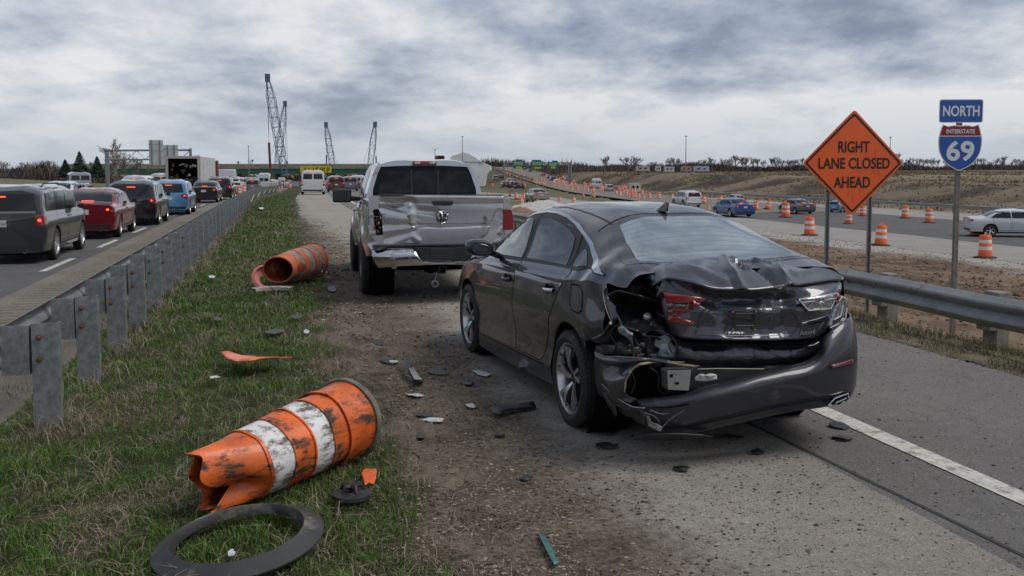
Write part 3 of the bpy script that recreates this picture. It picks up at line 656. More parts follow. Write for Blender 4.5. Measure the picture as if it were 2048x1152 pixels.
def hero_sedan():
    P=paint('sedan_paint',(.042,.044,.055),.36,.55,.9,var=.10,vscale=3)
    PB=paint('bumper_paint',(.030,.031,.038),.42,.45,.55,dirt=(.09,.08,.07),dscale=6,damt=.18); PI=paint('inner_paint',(.022,.023,.028),.35,.5,.6,dirt=(.07,.065,.06),dscale=14,damt=.35)
    root=empty('wrecked_sedan',S_LOC,S_HD,'dark grey sedan with a buckled trunk lid and torn rear bumper, on the shoulder','car','wrecked vehicles on the shoulder')
    Ls=[ [(-.74,.55,.32),(0,.70,.17),(3.0,.70,.17),(3.75,.5,.25)],
      [(-.74,.76,.31),(-.4,.84,.24),(.5,.865,.195),(2.45,.865,.125),(3.2,.85,.20),(3.6,.74,.24),(3.75,.58,.26)],
      [(-.74,.79,.40),(-.4,.865,.37),(.5,.885,.325),(2.5,.885,.235),(3.3,.85,.33),(3.6,.76,.36),(3.75,.62,.38)],
      [(-.74,.80,.56),(-.3,.875,.52),(.5,.868,.46),(2.5,.868,.42),(3.3,.85,.45),(3.6,.77,.47),(3.75,.63,.48)],
      [(-.74,.815,.82),(-.3,.895,.78),(.3,.90,.76),(1.2,.898,.72),(2.5,.895,.68),(3.3,.865,.62),(3.6,.77,.58),(3.75,.62,.56)],
      [(-.74,.80,1.06),(-.4,.865,1.055),(.2,.885,1.01),(1.23,.882,.968),(2.4,.88,.915),(3.1,.86,.84),(3.5,.77,.72),(3.75,.60,.60)],
      [(-.74,.72,1.13),(-.47,.765,1.165),(.15,.805,1.098),(1.28,.81,1.05),(2.2,.80,1.0),(2.8,.76,.95),(3.3,.68,.86),(3.75,.53,.64)],
      [(-.74,.63,1.145),(-.5,.65,1.19),(-.06,.605,1.30),(.4,.585,1.395),(1.08,.575,1.452),(1.6,.585,1.43),(1.9,.62,1.315),(2.3,.665,1.15),(2.75,.70,.985),(3.3,.58,.90),(3.75,.45,.67)],
      [(-.74,.44,1.15),(-.5,.45,1.195),(0,.42,1.375),(.2,.42,1.437),(.6,.42,1.487),(1.1,.42,1.503),(1.6,.43,1.478),(2.0,.46,1.34),(2.75,.50,1.02),(3.3,.4,.93),(3.75,.3,.69)],
      [(-.74,0,1.15),(-.5,0,1.20),(0,0,1.395),(.2,0,1.457),(.6,0,1.508),(1.1,0,1.523),(1.6,0,1.497),(2.0,0,1.36),(2.75,0,1.04),(3.3,0,.95),(3.75,0,.70)] ]
    lf=Loft(Ls,sub=5,sharp=(1,2,5))
    ys=[-.74,-.72,-.69]+list(np.arange(-.66,3.66,.045))+[3.66,3.70,3.735,3.75]
    def deform(p):
        p=p.copy()
        if p.x<-.45 and p.y<.35:
            w=sstep(.30,-.45,p.y)*sstep(.72,.95,p.z)*sstep(-.45,-.62,p.x)
            s=math.sin(p.y*17+p.z*9)*.55+math.sin(p.y*31-p.z*14+1)*.3
            p.x+=float(w)*(.016*s+.018); p.z+=float(w)*.007*math.sin(p.y*23+2)
            w2=float(sstep(-.35,-.62,p.y)*(1-sstep(.78,1.0,p.z)))*1.; p.x+=w2*(.05+.03*math.sin(p.z*22))
        # wing dents ahead of the rear arch
        if p.x<-.8 and -.1<p.y<.75: p.x+=.010*math.exp(-((p.y-.36)/.10)**2-((p.z-.86)/.10)**2)
        return p
    body=lf.solid(ys,deform).build('body',[P],root,angle=28,recalc=True)
    full=bvh(body)
    Z=lambda q:(q.y<-.735) or (q.x<-.45 and q.y<-.30 and q.z<.665) or (q.x<-.56 and q.y<-.52 and q.z<1.04)
    arches(body,[(0.,.335),(2.83,.335)],.395,.90,.36,zone=Z)
    for v in body.data.vertices:
        if v.co.x<-.7 and v.co.y<-.30 and abs(v.co.z-.665)<.07: v.co.z=.665+.008*math.sin(v.co.y*60)
    b=B(); b.box(-.74,.74,-.715,-.25,.25,1.06); b.build('boot_void',DARK,root,smooth=False)
    # ---- left side panels ----
    L=lambda px,py,X=-.9+.02: (lambda v:(v.y,v.z))(SP(px,py,('x',X)))
    fd=[(1.285,1.035),(1.30,.86),(1.335,.62),(1.275,.345),(1.28,.315),(2.42,.265),(2.52,.35),(2.56,.55),(2.54,.75),(2.47,.90),(2.36,.985),(2.2,.993)]
    rd=[(1.265,1.04),(1.28,.86),(1.318,.62),(1.258,.345),(1.262,.317),(.62,.345),(.555,.40),(.47,.56),(.40,.70),(.27,.86),(.13,1.00),(.09,1.06),(.15,1.088)]
    for nm,pl,hy in (('front_door',fd,1.47),('rear_door',rd,.40)):
        for sd_ in 'LR':
            dr=patch('door',pl,sd_,full,.003,P,root,cell=.06)
            if sd_=='L':
                dr['label']=('dark grey front door below the raised mirror' if nm=='front_door' else 'dark grey rear door with chrome handle')
                hx=-.895; h=B(); rows=[]
                for i in range(11):
                    t=i/10; yy=hy-.012+ -.20*(t-.5); bul=math.sin(math.pi*t)**.6; zc=.875+.012*(t-.5)+(.035 if nm=='rear_door' else 0)
                    rows.append([Vector((hx-.004-.035*bul+.012*math.cos(a),yy,zc+.016*math.sin(a))) for a in np.linspace(0,2*math.pi,9)[:-1]])
                h.grid(rows,closed=True); h.build('door_handle',CHR if nm=='rear_door' else P,dr)
                cup=B(); cup.lathe([(0,.0),(.02,.0),(.042,-.002)],n=20,axis='x',c=(0,0,0)); cc=cup.build('handle_recess',DARK,dr); cc.location=(hx-.010,hy-.01,.885+(.035 if nm=='rear_door' else 0)); cc.scale=(1,1.5,.9)
                seams('door_gap',[pl+[pl[0]]],'L',full,dr,w=.011,h=.0022)
    lfz=[(-.30,.85),(-.28,1.0),(-.20,1.035),(-.04,1.03),(-.015,.99),(-.03,.87),(-.08,.82),(-.24,.81),(-.30,.85)]
    fl=patch('fuel_flap',[(a+.02,b-.01) for a,b in [(-.27,.86),(-.26,.98),(-.19,1.015),(-.06,1.01),(-.04,.98),(-.05,.88),(-.1,.84),(-.22,.83)]],'L',bvh(body),.003,P,root,cell=.05)
    seams('flap_gap',[[(a+.02,b-.01) for a,b in [(-.27,.86),(-.26,.98),(-.19,1.015),(-.06,1.01),(-.04,.98),(-.05,.88),(-.1,.84),(-.22,.83),(-.27,.86)]]],'L',full,fl,w=.010,h=.0035)
    seams('side_gap',[[(2.56,.55),(2.60,.30)],[(2.36,.985),(2.6,.955),(2.9,.91)],[(.55,.325),(2.45,.245)]],'L',full,root,w=.008,h=.002)
    # window band: chrome arc, black frame, panes
    top=[(2.62,1.012),(2.35,1.115),(2.05,1.225),(1.80,1.325),(1.55,1.40),(1.30,1.425),(1.05,1.425),(.80,1.405),(.55,1.362),(.30,1.30),(.08,1.235),(-.15,1.165),(-.36,1.115),(-.44,1.10)]
    bot=[(-.44,1.096),(-.30,1.10),(-.20,1.12),(-.10,1.115),(0.0,1.085),(.12,1.083),(.6,1.068),(1.28,1.040),(2.0,1.005),(2.62,.985)]
    top=[(a,b+.022 if -.1<a<2.3 else b+.012) for a,b in top]
    for sd_ in 'LR':
        fr=patch('window_frame',top+bot,sd_,full,.004,BLK,root,cell=.06)
        tr=[]; 
        tw=[.013]*9+[.014,.018,.026,.042,.02]
        inner=[(a,b-t) for (a,b),t in zip(top,tw)]
        patch('chrome_trim',top[:-1]+[(-.43,1.10)]+[(-.33,1.105),(-.20,1.125)]+inner[:-2][::-1],sd_,full,.0075,CHR,root,cell=.06)
        panes=[ [(2.42,1.035),(2.28,1.10),(2.05,1.19),(1.80,1.285),(1.58,1.355),(1.46,1.378),(1.40,1.30),(1.335,1.06),(1.9,1.035)],
                [(1.27,1.385),(1.05,1.392),(.80,1.372),(.58,1.332),(.40,1.285),(.33,1.20),(.265,1.095),(.7,1.085),(1.20,1.068),(1.235,1.25)],
                [(.14,1.225),(.06,1.205),(-.02,1.165),(-.085,1.13),(-.09,1.125),(-.02,1.117),(.05,1.105),(.14,1.105),(.17,1.15)] ]
        for pn in panes: patch('side_window',pn,sd_,full,.008,MATS['sedan_glass'],root,cell=.05,skirt=0)
    for q_ in ([(1.30,1.045),(1.31,1.2),(1.345,1.42)],[(.20,1.09),(.23,1.20),(.31,1.31)]): seams('pillar_gap',[q_],'L',full,root,w=.010,h=.0085)
    # mirror
    m=B(); rows=[]
    for i in range(9):
        t=i/8; sc=[.45,.80,.95,1,1,.96,.85,.6,.2][i]; yy=1.80+.18*t
        rows.append([Vector((-1.02-.125*sc*np.sign(math.cos(a))*abs(math.cos(a))**.75-.012*t,yy,1.108+.075*sc*np.sign(math.sin(a))*abs(math.sin(a))**.75+.01*math.cos(a))) for a in np.linspace(0,2*math.pi,21)[:-1]])
    mm=B(); mm.grid(rows,closed=True); mo=mm.build('mirror',P,root)
    rim=B(); rim.grid([rows[1],[Vector((p.x,1.805,p.z)) for p in rows[1]],[Vector((-1.02+(p.x+1.02)*.9,1.801,1.108+(p.z-1.108)*.9)) for p in rows[1]]],closed=True); rim.build('mirror_rim',BLK,mo)
    g=B(); g.add([Vector((-1.02+(p.x+1.02)*.93,1.803,1.108+(p.z-1.108)*.93)) for p in rows[1]],[tuple(range(20))[::-1]]); g.build('mirror_glass',mat('mirror_dark',(.07,.08,.085),.05,.4,spec=.8),mo,smooth=False)
    st=B(); st.tube([(-.90,1.86,1.05),(-.84,1.93,1.02),(-.76,1.98,1.015)],[.045,.04,.05],10,flat=.5); st.build('mirror_stalk',BLK,mo)
    # roof features
    ft=bvh(body)
    seams('roof_ditch',[[(-.50,.16),(-.505,.45),(-.50,.9),(-.49,1.5)]],'top',ft,root,w=.014,h=.002,m=BLK)
    rwf=[(-.56,.13),(-.30,.185),(0,.205),(.30,.185),(.56,.13),(.64,-.15),(.70,-.52),(.3,-.60),(-.3,-.60),(-.70,-.56),(-.64,-.15)]
    patch('rear_window_border',rwf,'top',ft,.003,mat('frit_black',(.03,.032,.036),.12,coat=.5),root,cell=.05)
    rw=[(-.47,.085),(-.25,.13),(0,.145),(.25,.13),(.47,.085),(.56,-.2),(.625,-.50),(.2,-.57),(-.2,-.57),(-.60,-.54),(-.54,-.2)]
    rwo=patch('rear_window',rw,'top',ft,.007,MATS['sedan_rear_glass'],root,cell=.05,skirt=.003)
    for k in range(9): w_=.50+.012*k; yy=.06-.066*k; seams('defroster_line',[[(-w_,yy-.02),(0,yy+.03),(w_,yy-.02)]],'top',ft,rwo,w=.0025,h=.0078,m=mat('defroster',(.26,.28,.28),.5))
    seams('roof_gap',[[(-.60,.17),(-.30,.215),(0,.232),(.30,.215),(.60,.17)]],'top',ft,root,w=.012,h=.002)
    ws=[(-.60,1.72),(0,1.60),(.60,1.72),(.70,2.70),(0,2.80),(-.70,2.70)]; patch('windscreen',ws,'top',ft,.004,GLS,root,cell=.08)
    an=B(); rows=[]
    for i in range(8):
        t=i/7; y0=.40-.22*t; hh=.012+.058*min(1,t*1.25)**1.3*(1 if t<.95 else .9); w=.030*math.sin(math.pi*min(t*.9+.08,1))**.7+.004
        rows.append([(-.03-w,y0,0),(-.03-w*.55,y0-.25*hh,hh*.5),(-.03-.003,y0-.5*hh,hh),(-.03+.003,y0-.5*hh,hh),(-.03+w*.55,y0-.25*hh,hh*.5),(-.03+w,y0,0)])
    an.grid(rows); an.f.append(tuple(range(len(an.v)-6,len(an.v)))); an.mi.append(0); ao=an.build('antenna_fin',P,root,angle=60); ao.location=(0,.05,1.452+.03)
    # ---- trunk lid ----
    T0=[SP(1287,526,('y',-.50)),SP(1330,525,('y',-.53)),SP(1390,518,('y',-.56)),SP(1429,514.5,('y',-.585)),SP(1446,512.5,('y',-.585)),SP(1460,513,('y',-.585)),SP(1521,519,('y',-.57)),SP(1599,527,('y',-.55)),SP(1655,541,('y',-.60)),SP(1685,553,('y',-.72))]
    T2=[SP(1302,572,('y',-.82)),SP(1339,556,('y',-.93)),SP(1384,564,('y',-1.01)),SP(1431,577,('y',-1.07)),SP(1465,579,('y',-1.085)),SP(1498,580,('y',-1.085)),SP(1554,574,('y',-1.06)),SP(1615,566,('y',-.98)),SP(1660,559,('y',-.88)),SP(1687,559,('y',-.78))]
    T1=[a.lerp(b,.5)+Vector((0,0,.030 if 0<i<9 else .008)) for i,(a,b) in enumerate(zip(T0,T2))]
    def fz(p,u,v):
        p=p.copy(); env=math.sin(math.pi*min(v*1.0+.03,1))
        T=lambda a,b,w,k: k*tent(u,v,a,b,w,.34)
        p.z+=T((.365,.05),(.372,.95),.035,.026)+T((.47,.02),(.575,.9),.055,-.052)+T((.645,.28),(.60,1.),.04,.030)+T((.41,.05),(.455,.5),.022,.018)+T((.425,.25),(.44,.5),.02,-.035)+T((.52,.02),(.655,.30),.03,.020)+T((.10,.35),(.33,.85),.05,.012)+T((.70,.75),(.95,.55),.035,.014)
        p.y+=T((.50,.5),(.575,1.),.03,.035)+T((.372,.6),(.372,1.),.02,-.02)
        p.z+=.006*nz(p,7,3)*env
        return p
    top_rows=surf([T0,T1,T2],90,22,fz)
    lid=sheet('trunk_lid',top_rows,P,root,th=.012,angle=9,outw=Vector((0,-.3,1)))
    lid['label']='buckled dark grey trunk lid with sharp creases'
    lip=top_rows[-1]
    # left folded flank of the lid
    fl0=[SP(1278,521,('y',-.50)),SP(1290,529,('y',-.60)),SP(1302,545,('y',-.72)),SP(1318,566,('y',-.84)),SP(1333,588,('y',-.93))]
    fl1=[SP(1269,537,('y',-.52)),SP(1275,543,('y',-.60)),SP(1288,556,('y',-.68)),SP(1305,572,('y',-.78)),SP(1322,596,('y',-.88))]
    sheet('lid_flank',surf([fl0,[a.lerp(b,.5)+Vector((-.012,0,.008)) for a,b in zip(fl0,fl1)],fl1],14,6),P,lid,th=.004,outw=Vector((-1,-.3,.5)))
    fl2=[SP(1270,552,('y',-.58)),SP(1278,566,('y',-.66)),SP(1291,580,('y',-.74)),SP(1306,592,('y',-.82)),SP(1322,604,('y',-.88))]
    sheet('lid_underside',surf([fl1,[a.lerp(b,.6)+Vector((.03,.03,0)) for a,b in zip(fl1,fl2)],fl2],14,6),DARK,lid,th=.004,outw=Vector((-1,-.3,0)))
    # vertical face
    fo=lambda l,o_: [SP(*q,w=o_[i] if isinstance(o_,list) else o_) for i,q in enumerate(l)]
    F0=[p+Vector((0,.035,-.006)) for p in spline([SP(1318,592,.02)]+[lip[k] for k in range(8,90,9)]+[lip[-1]],14)]
    F1=fo([(1322,600),(1345,585),(1384,592),(1420,600),(1470,602),(1510,602),(1560,599),(1600,592),(1640,584),(1668,579),(1683,577)],[-.06,-.05,-.05,-.05,-.05,-.05,-.05,-.045,-.04,-.04,-.07])
    F2=fo([(1326,622),(1345,620),(1384,622),(1420,624),(1470,626),(1510,626),(1560,624),(1600,620),(1640,614),(1662,609),(1672,607)],[-.05,-.02,-.005,.0,-.02,-.02,-.005,.0,-.005,-.02,-.05])
    F3=fo([(1331,640),(1348,645),(1384,650),(1420,652),(1470,654),(1510,654),(1560,653),(1600,648),(1640,640),(1658,635),(1667,630)],[-.04,-.01,.00,-.012,-.03,-.03,-.02,.0,.0,-.015,-.045])
    F4=fo([(1344,668),(1358,674),(1390,678),(1425,679),(1470,680),(1510,680),(1560,680),(1600,679),(1630,677),(1648,667),(1658,652)],[-.03,.0,.01,.012,.012,.012,.012,.01,.0,-.012,-.04])
    def ff(p,u,v):
        p=p.copy(); px=u
        e=math.sin(math.pi*v)
        T=lambda a,b,w,k: k*tent(u,v,a,b,w,.22)
        p.y+=T((.28,.45),(.40,.80),.07,.026)+T((.60,.40),(.66,.85),.06,.030)+T((.30,.22),(.70,.28),.035,.020)+T((.47,.3),(.52,.95),.03,-.014)+T((.20,.25),(.28,.50),.04,.014)+T((.30,.88),(.62,.90),.02,.010)+T((.66,.45),(.74,.80),.03,-.010)
        p.y+=.012*(nz(p,8,13))*e
        return p
    sheet('lid_face',surf([F0,F1,F2,F3,F4],90,30,ff),P,lid,th=.006,angle=12)
    b=B(); 
    for pts in ([(1392,668),(1410,619),(1440,615),(1555,617),(1577,621),(1601,651)],[(1392,668),(1470,671),(1580,670),(1601,651)]): pxtube(b,pts,.0022,.012,5,sm=24)
    b.build('plate_recess_edge',PI,lid)
    for q in ((1465,623),(1511,623),(1466,658),(1509,658)):
        b=B(); c0=SP(*q,w=.005); b.lathe([(0,-.006),(.006,-.006),(.007,0),(.007,.02)],n=10,axis='y',c=c0); b.build('plate_bolt',mat('brass_bolt',(.42,.36,.22),.3,.9),lid)
    b=B()
    for pts in ([(1471,627),(1508,627)],[(1471,652),(1508,651)],[(1469,630),(1469,648)],[(1510,630),(1510,650)]): pxtube(b,pts,.005,.0,6)
    b.build('plate_bracket',BLK,lid)
    t=textmesh('Accord',.040,.0012,'badge',CHR,lid,sx=1.15); p0=SP(1615,665,.012); t.location=p0; t.rotation_euler=(math.radians(86),0,math.radians(14))
    # lights on the lid
    tl=empty('tail_light',(0,0,0)); tl.parent=lid; tl['label']='red tail light on the lid, left of the plate area'
    pxpoly('lens',[(1327,585),(1409,596),(1409,601),(1396,607),(1333,605)],.016,RED,tl,th=.03)
    pxpoly('lens',[(1397,606),(1402,606),(1381,624),(1336,627),(1336,620),(1376,617)],.018,RED,tl,th=.03)
    pxpoly('lens',[(1336,631),(1350,632),(1388,645),(1386,650),(1336,643)],.016,RED,tl,th=.03)
    pxpoly('reflector',[(1333,605.5),(1394,607.5),(1377,617),(1335,619.5)],.006,mat('lamp_inside',(.12,.12,.12),.2,.6,coat=1.,var=.9,vscale=60),tl,th=.02)
    tr_=empty('tail_light',(0,0,0)); tr_.parent=lid; tr_['label']='clear silver inner lamp on the right of the lid'
    LMP=mat('lamp_silver',(.34,.34,.35),.18,.75,coat=1.,var=.85,vscale=55)
    pxpoly('lens',[(1597,599),(1676,586),(1662,617),(1617,621)],.012,LMP,tr_,th=.03)
    b=B(); pxtube(b,[(1597,599),(1676,586),(1662,617),(1617,621),(1597,599)],.004,.018,6); pxtube(b,[(1605,605),(1670,597)],.003,.018,6); b.build('lens_rim',mat('clear_rim',(.62,.62,.62),.15,.3,coat=1.),tr_)
    b=B(); c0=SP(1643,609,.014); b.lathe([(0,-.004),(.012,-.006),(.020,-.004),(.022,.004)],n=16,axis='y',c=c0); b.build('bulb',CHR,tr_)
    pxpoly('lower_strip',[(1598,647),(1661,629),(1656,641),(1605,653)],.010,GLS,tr_,th=.02)
    # outer right lamp
    lo_=empty('tail_light',(0,0,0)); lo_.parent=root; lo_['label']='clear silver corner lamp above the bumper corner'
    pxpoly('lens',[(1677,603),(1683,592),(1694,599),(1695,615),(1692,637),(1684,647),(1660,657),(1664,642)],-.02,LMP,lo_,th=.06)
    b=B(); pxtube(b,[(1660,656),(1684,646),(1691,637),(1694,615)],.005,-.012,6); pxtube(b,[(1668,640),(1681,632),(1686,610)],.005,-.012,6);pxtube(b,[(1677,602),(1684,593),(1693,599)],.006,-.012,6); b.build('lens_rim',MATS['clear_rim'],lo_)
    pxpoly('red_corner',[(1676,588),(1682,590),(1681,598),(1675,602)],.0,RED,lo_,th=.03)
    pxpoly('lamp_gap',[(1650,660),(1676,588),(1684,590),(1668,640),(1662,660)],-.10,DARK,root,th=.03)
    # ---- missing left lamp: torn housing ----
    cav=[SP(1216,590,('x',-.86)),SP(1238,582,('x',-.83)),SP(1280,592,('x',-.76)),SP(1326,604,('y',-.80))]
    cav2=[SP(1226,612,('x',-.80)),SP(1250,606,('x',-.72)),SP(1285,618,('x',-.62)),SP(1330,630,('y',-.78))]
    cav3=[SP(1238,640,('x',-.84)),SP(1262,640,('x',-.78)),SP(1298,650,('x',-.70)),SP(1338,655,('y',-.86))]
    cav4=[SP(1243,652,('x',-.86)),SP(1275,662,('x',-.82)),SP(1305,667,('y',-.86)),SP(1345,672,('y',-.92))]
    def fc(p,u,v): return p+crumple(p,12,.03,4)*math.sin(math.pi*min(max(v,.05),1))
    sheet('lamp_housing',surf([cav,cav2,cav3,cav4],34,22,fc),PI,root,th=.004,angle=30,outw=Vector((-1,-1,0)))
    b=B(); c0=SP(1296,634,('y',-.80)); b.lathe([(0,-.020),(.014,-.018),(.024,-.006),(.027,.006),(.026,.02)],n=18,axis='y',c=c0); b.build('bulb',mat('bulb_glass',(.55,.52,.48),.08,.5,coat=1.,var=.6,vscale=80),root)
    # sharp torn quarter edge
    q0=[SP(1212,573,('x',-.905)),SP(1205,585,('x',-.905)),SP(1212,620,('x',-.90)),SP(1222,645,('x',-.90))]
    q1=[SP(1216,578,('x',-.88)),SP(1216,592,('x',-.88)),SP(1230,615,('x',-.88)),SP(1233,640,('x',-.88))]
    sheet('torn_quarter_edge',surf([q0,q1],12,4),P,root,th=.004,outw=Vector((-1,-1,0)))
    # inner structure between quarter and bumper (left)
    i0=[SP(1196,678,('x',-.86)),SP(1215,662,('x',-.85)),SP(1240,648,('x',-.82)),SP(1290,668,('y',-.84)),SP(1345,676,('y',-.90))]
    i1=[SP(1197,700,('x',-.84)),SP(1222,700,('x',-.80)),SP(1255,695,('x',-.74)),SP(1300,700,('y',-.80)),SP(1350,700,('y',-.88))]
    i2=[SP(1198,725,('x',-.84)),SP(1230,735,('x',-.74)),SP(1268,735,('x',-.66)),SP(1305,735,('y',-.80)),SP(1350,726,('y',-.90))]
    sheet('inner_wing',surf([i0,i1,i2],36,20,lambda p,u,v:p+crumple(p,10,.035,9)),PI,root,th=.004,angle=30,outw=Vector((-1,-1,0)))
    pxpoly('bracket',[(1236,655),(1243,651),(1264,668),(1261,677),(1257,677),(1236,662)],[('x',-.86)]*6,mat('bare_metal',(.42,.42,.42),.35,.8,dirt=(.1,.09,.08),dscale=20,damt=.3),root,th=.008,front=Vector((-1,-1,0)))
    pxpoly('vent',[(1203,689),(1247,692),(1250,710),(1206,708)],[('x',-.87)]*4,BLK,root,th=.03,front=Vector((-1,-.5,0)))
    pxpoly('torn_plastic',[(1311,676),(1325,672),(1338,675),(1341,688),(1352,695),(1356,708),(1348,717),(1330,716),(1314,711),(1318,698),(1309,690)],-.10,mat('torn_film',(.20,.25,.27),.2,.0,coat=.8,var=.6,vscale=20,trans=0),root,th=.004,cell=.015,dis=.05,seed=3)
    b=B()
    pxtube(b,[(1268,669,('y',-.80)),(1276,690,('y',-.86)),(1279,712,('y',-.88))],[.006,.008,.006],('y',-.8),6,sm=10); pxtube(b,[(1240,664,('x',-.87)),(1262,680,('x',-.87)),(1268,712,('x',-.85))],[.01,.012,.01],0,6,sm=10)
    pxtube(b,[(1222,646,('x',-.89)),(1208,668,('x',-.89)),(1185,678,('x',-.88))],[.012,.012,.008],0,6,sm=10)
    b.build('bent_strut',PI,root)
    # tail panel
    def ft_(p,u,v):
        p=p.copy(); k=math.sin(u*26); p.y+=-.018*(1 if k>.2 else 0)*math.sin(math.pi*v)+ .02*nz(p,11,23); return p
    pa=fo([(1340,668),(1370,682),(1430,684),(1500,684),(1560,684),(1620,682),(1650,668)],-.09); pb=fo([(1350,690),(1378,698),(1430,698),(1500,699),(1560,698),(1615,696),(1645,680)],-.06)
    pc=fo([(1352,706),(1380,715),(1430,716),(1500,717),(1560,714),(1615,710),(1646,692)],-.05); pd=fo([(1345,722),(1380,728),(1430,730),(1500,730),(1560,726),(1610,722),(1644,702)],-.08)
    sheet('tail_panel',surf([pa,pb,pc,pd],90,14,ft_),paint('tail_panel_paint',(.05,.05,.058),.3,.5,1.,dirt=(.02,.02,.02),dscale=12,damt=.5),root,th=.004,angle=25)
    for (x0,x1,y) in ((1388,1453,697),(1530,1606,694)): b=B(); pxtube(b,[(x0,y),(x1,y-1)],.014,-.03,6); b.build('panel_vent',DARK,root)
    pe=fo([(1330,715),(1400,728),(1500,730),(1600,722),(1645,700)],-.09); pf=fo([(1330,790),(1400,790),(1500,775),(1600,750),(1645,730)],-.06)
    sheet('crash_bar',surf([pe,pf],30,5,lambda p,u,v:p+Vector((0,.02*nz(p,6,2),0))),BLK,root,th=.004)
    b=B(); pxtube(b,[(1395,738),(1440,737),(1528,738)],.003,-.02,5); b.build('wire',mat('pale_wire',(.4,.36,.28),.5),root)
    pxpoly('torn_foam',[(1389,756),(1396,751),(1404,757),(1412,750),(1418,757),(1424,751),(1434,750),(1434,759),(1412,763),(1391,762)],.0,mat('white_foam',(.5,.5,.48),.8),root,th=.01)
    cb=B(); P4=[SP(1334,741,.06),SP(1383,739,.06),SP(1378,782,.06),SP(1336,780,.06)]; cb.poly(P4,(0,.09,0)); cbo=cb.build('crash_bracket',MATS['bare_metal'],root,smooth=False,bevel=.004)
    P5=[SP(1334,741,.058),SP(1336,780,.058),SP(1325,768,-.02),SP(1328,745,-.02)]; cb=B(); cb.poly(P5,(0,.02,0)); cb.build('bracket_side',mat('grey_metal',(.12,.12,.12),.4,.7),cbo,smooth=False)
    for q,w_,h_ in (((1343,752),.010,.011),((1354,767),.016,.008)):
        b=B(); c0=SP(*q,w=.062); b.lathe([(0,-.002),(.5,-.002),(.5,.004)],n=12,axis='y',c=(0,0,0)); 
        n=len(b.v)-36
        for i in range(n,len(b.v)): v=b.v[i]; b.v[i]=(c0.x+v[0]*2*w_,c0.y+v[1],c0.z+v[2]*2*h_)
        b.build('bracket_hole',DARK,cbo)
    # ---- bumper cover ----
    cols=dict(
     A=[(1272,798),(1326,793),(1375,786),(1400,775),(1436,767),(1508,748),(1563,735),(1612,723),(1636,707),(1650,676),(1672,655),(1692,641)],
     A1=[(1273,801),(1327,798),(1376,793),(1403,786),(1438,779),(1508,760),(1563,747),(1612,736),(1638,722),(1655,700),(1678,684),(1700,672)],
     Bm=[(1276,808),(1328,808),(1378,802),(1405,798),(1440,791),(1508,776),(1563,763),(1612,751),(1640,743),(1661,736),(1684,729),(1707,721)],
     C=[(1288,838),(1328,853),(1380,845),(1405,840),(1440,832),(1508,816),(1563,805),(1612,795),(1640,790),(1660,787),(1681,783),(1703,777)],
     Dm=[(1290,850),(1322,864),(1384,866),(1410,862),(1445,854),(1508,840),(1563,828),(1612,819),(1632,817),(1650,814),(1676,806),(1699,797)])
    def row(k,offs,wx,wy):
        wx-=.035
        r=[SP(*q,w=offs) for q in cols[k]]; z=r[-1].z; r[-1].x=min(r[-1].x,.90)
        return r+[Vector((wx,-.70,z+.02)),Vector((wx+.005,-.48,z+.03))]
    A=row('A',.045,.87,0); A0=[p+Vector((0,.02,-.004)) for p in A]
    rows=surf([A0,A,row('A1',.10,.885,0),row('Bm',.125,.895,0),row('C',.115,.895,0),row('Dm',.075,.87,0),[p+Vector((0,.16,-.01)) for p in row('Dm',.075,.87,0)]],110,44,lambda p,u,v:p+Vector((0,.012*nz(p,5,8)*(1-u),0)))
    bp=sheet('bumper',rows,PB,root,th=.005,angle=32); bp['label']='dark grey bumper cover, torn open at its left end'
    b=B(); pxtube(b,[(1275,812),(1328,815),(1378,808)],.006,.125,6,sm=12); pxtube(b,[(1326,858),(1380,851),(1440,839),(1508,824),(1563,812),(1612,803),(1650,797),(1700,786)],.005,.122,6,sm=40); b.build('bumper_groove',DARK,bp)
    pxpoly('reflector',[(1661,731),(1705,719),(1709,722),(1703,727),(1665,736)],.135,mat('dull_red',(.16,.01,.015),.25,coat=1.),bp,th=.012)
    et=B(); pxtube(et,[(1655,812),(1669,797),(1696,787),(1698,794),(1676,804),(1655,812)],.006,.13,6); et.build('exhaust_trim',CHR,bp); pxpoly('exhaust_opening',[(1656,811),(1669,798),(1696,788),(1697,794),(1676,803)],.125,DARK,bp,th=.02)
    # scuffed corner
    sc=mat('raw_scuff',(.30,.28,.25),.8,var=.5,vscale=40)
    for pts in ([(1287,818),(1295,822),(1303,845),(1316,848),(1325,855),(1322,864),(1310,856),(1297,852),(1293,835)],): pxpoly('scuff',[q for q in pts],.1235,sc,bp,th=.004,cell=.02,dis=.006)
    b=B(); pxtube(b,[(1322,857),(1345,835),(1370,820)],[.0025,.002,.001],.128,5,sm=8); b.build('scratch',sc,bp)
    sp=B(); rr=surf([[SP(1267,877,('y',-1.02)),SP(1300,868,('y',-1.10)),SP(1345,866,('y',-1.16)),SP(1405,869,('y',-1.18))],[SP(1275,878,('y',-1.0)),SP(1310,878,('y',-1.08)),SP(1350,878,('y',-1.12)),SP(1425,872,('y',-1.12))]],16,4)
    sheet('torn_lip',rr,BLK,bp,th=.008,outw=Vector((0,0,1)))
    # left flap of the cover
    fx=[('x',-.93),('x',-.92),('x',-.86),('y',-1.02),('y',-1.08)]
    g0=[SP(1189,704,fx[0]),SP(1205,712,fx[0]),SP(1235,714,fx[1]),SP(1290,716,('x',-.80)),SP(1345,722,('y',-1.0)),SP(1392,732,('y',-1.07))]
    g1=[SP(1193,722,fx[0]),SP(1207,728,fx[0]),SP(1240,730,fx[1]),SP(1286,724,('x',-.81)),SP(1340,727,('y',-1.02)),SP(1392,737,('y',-1.09))]
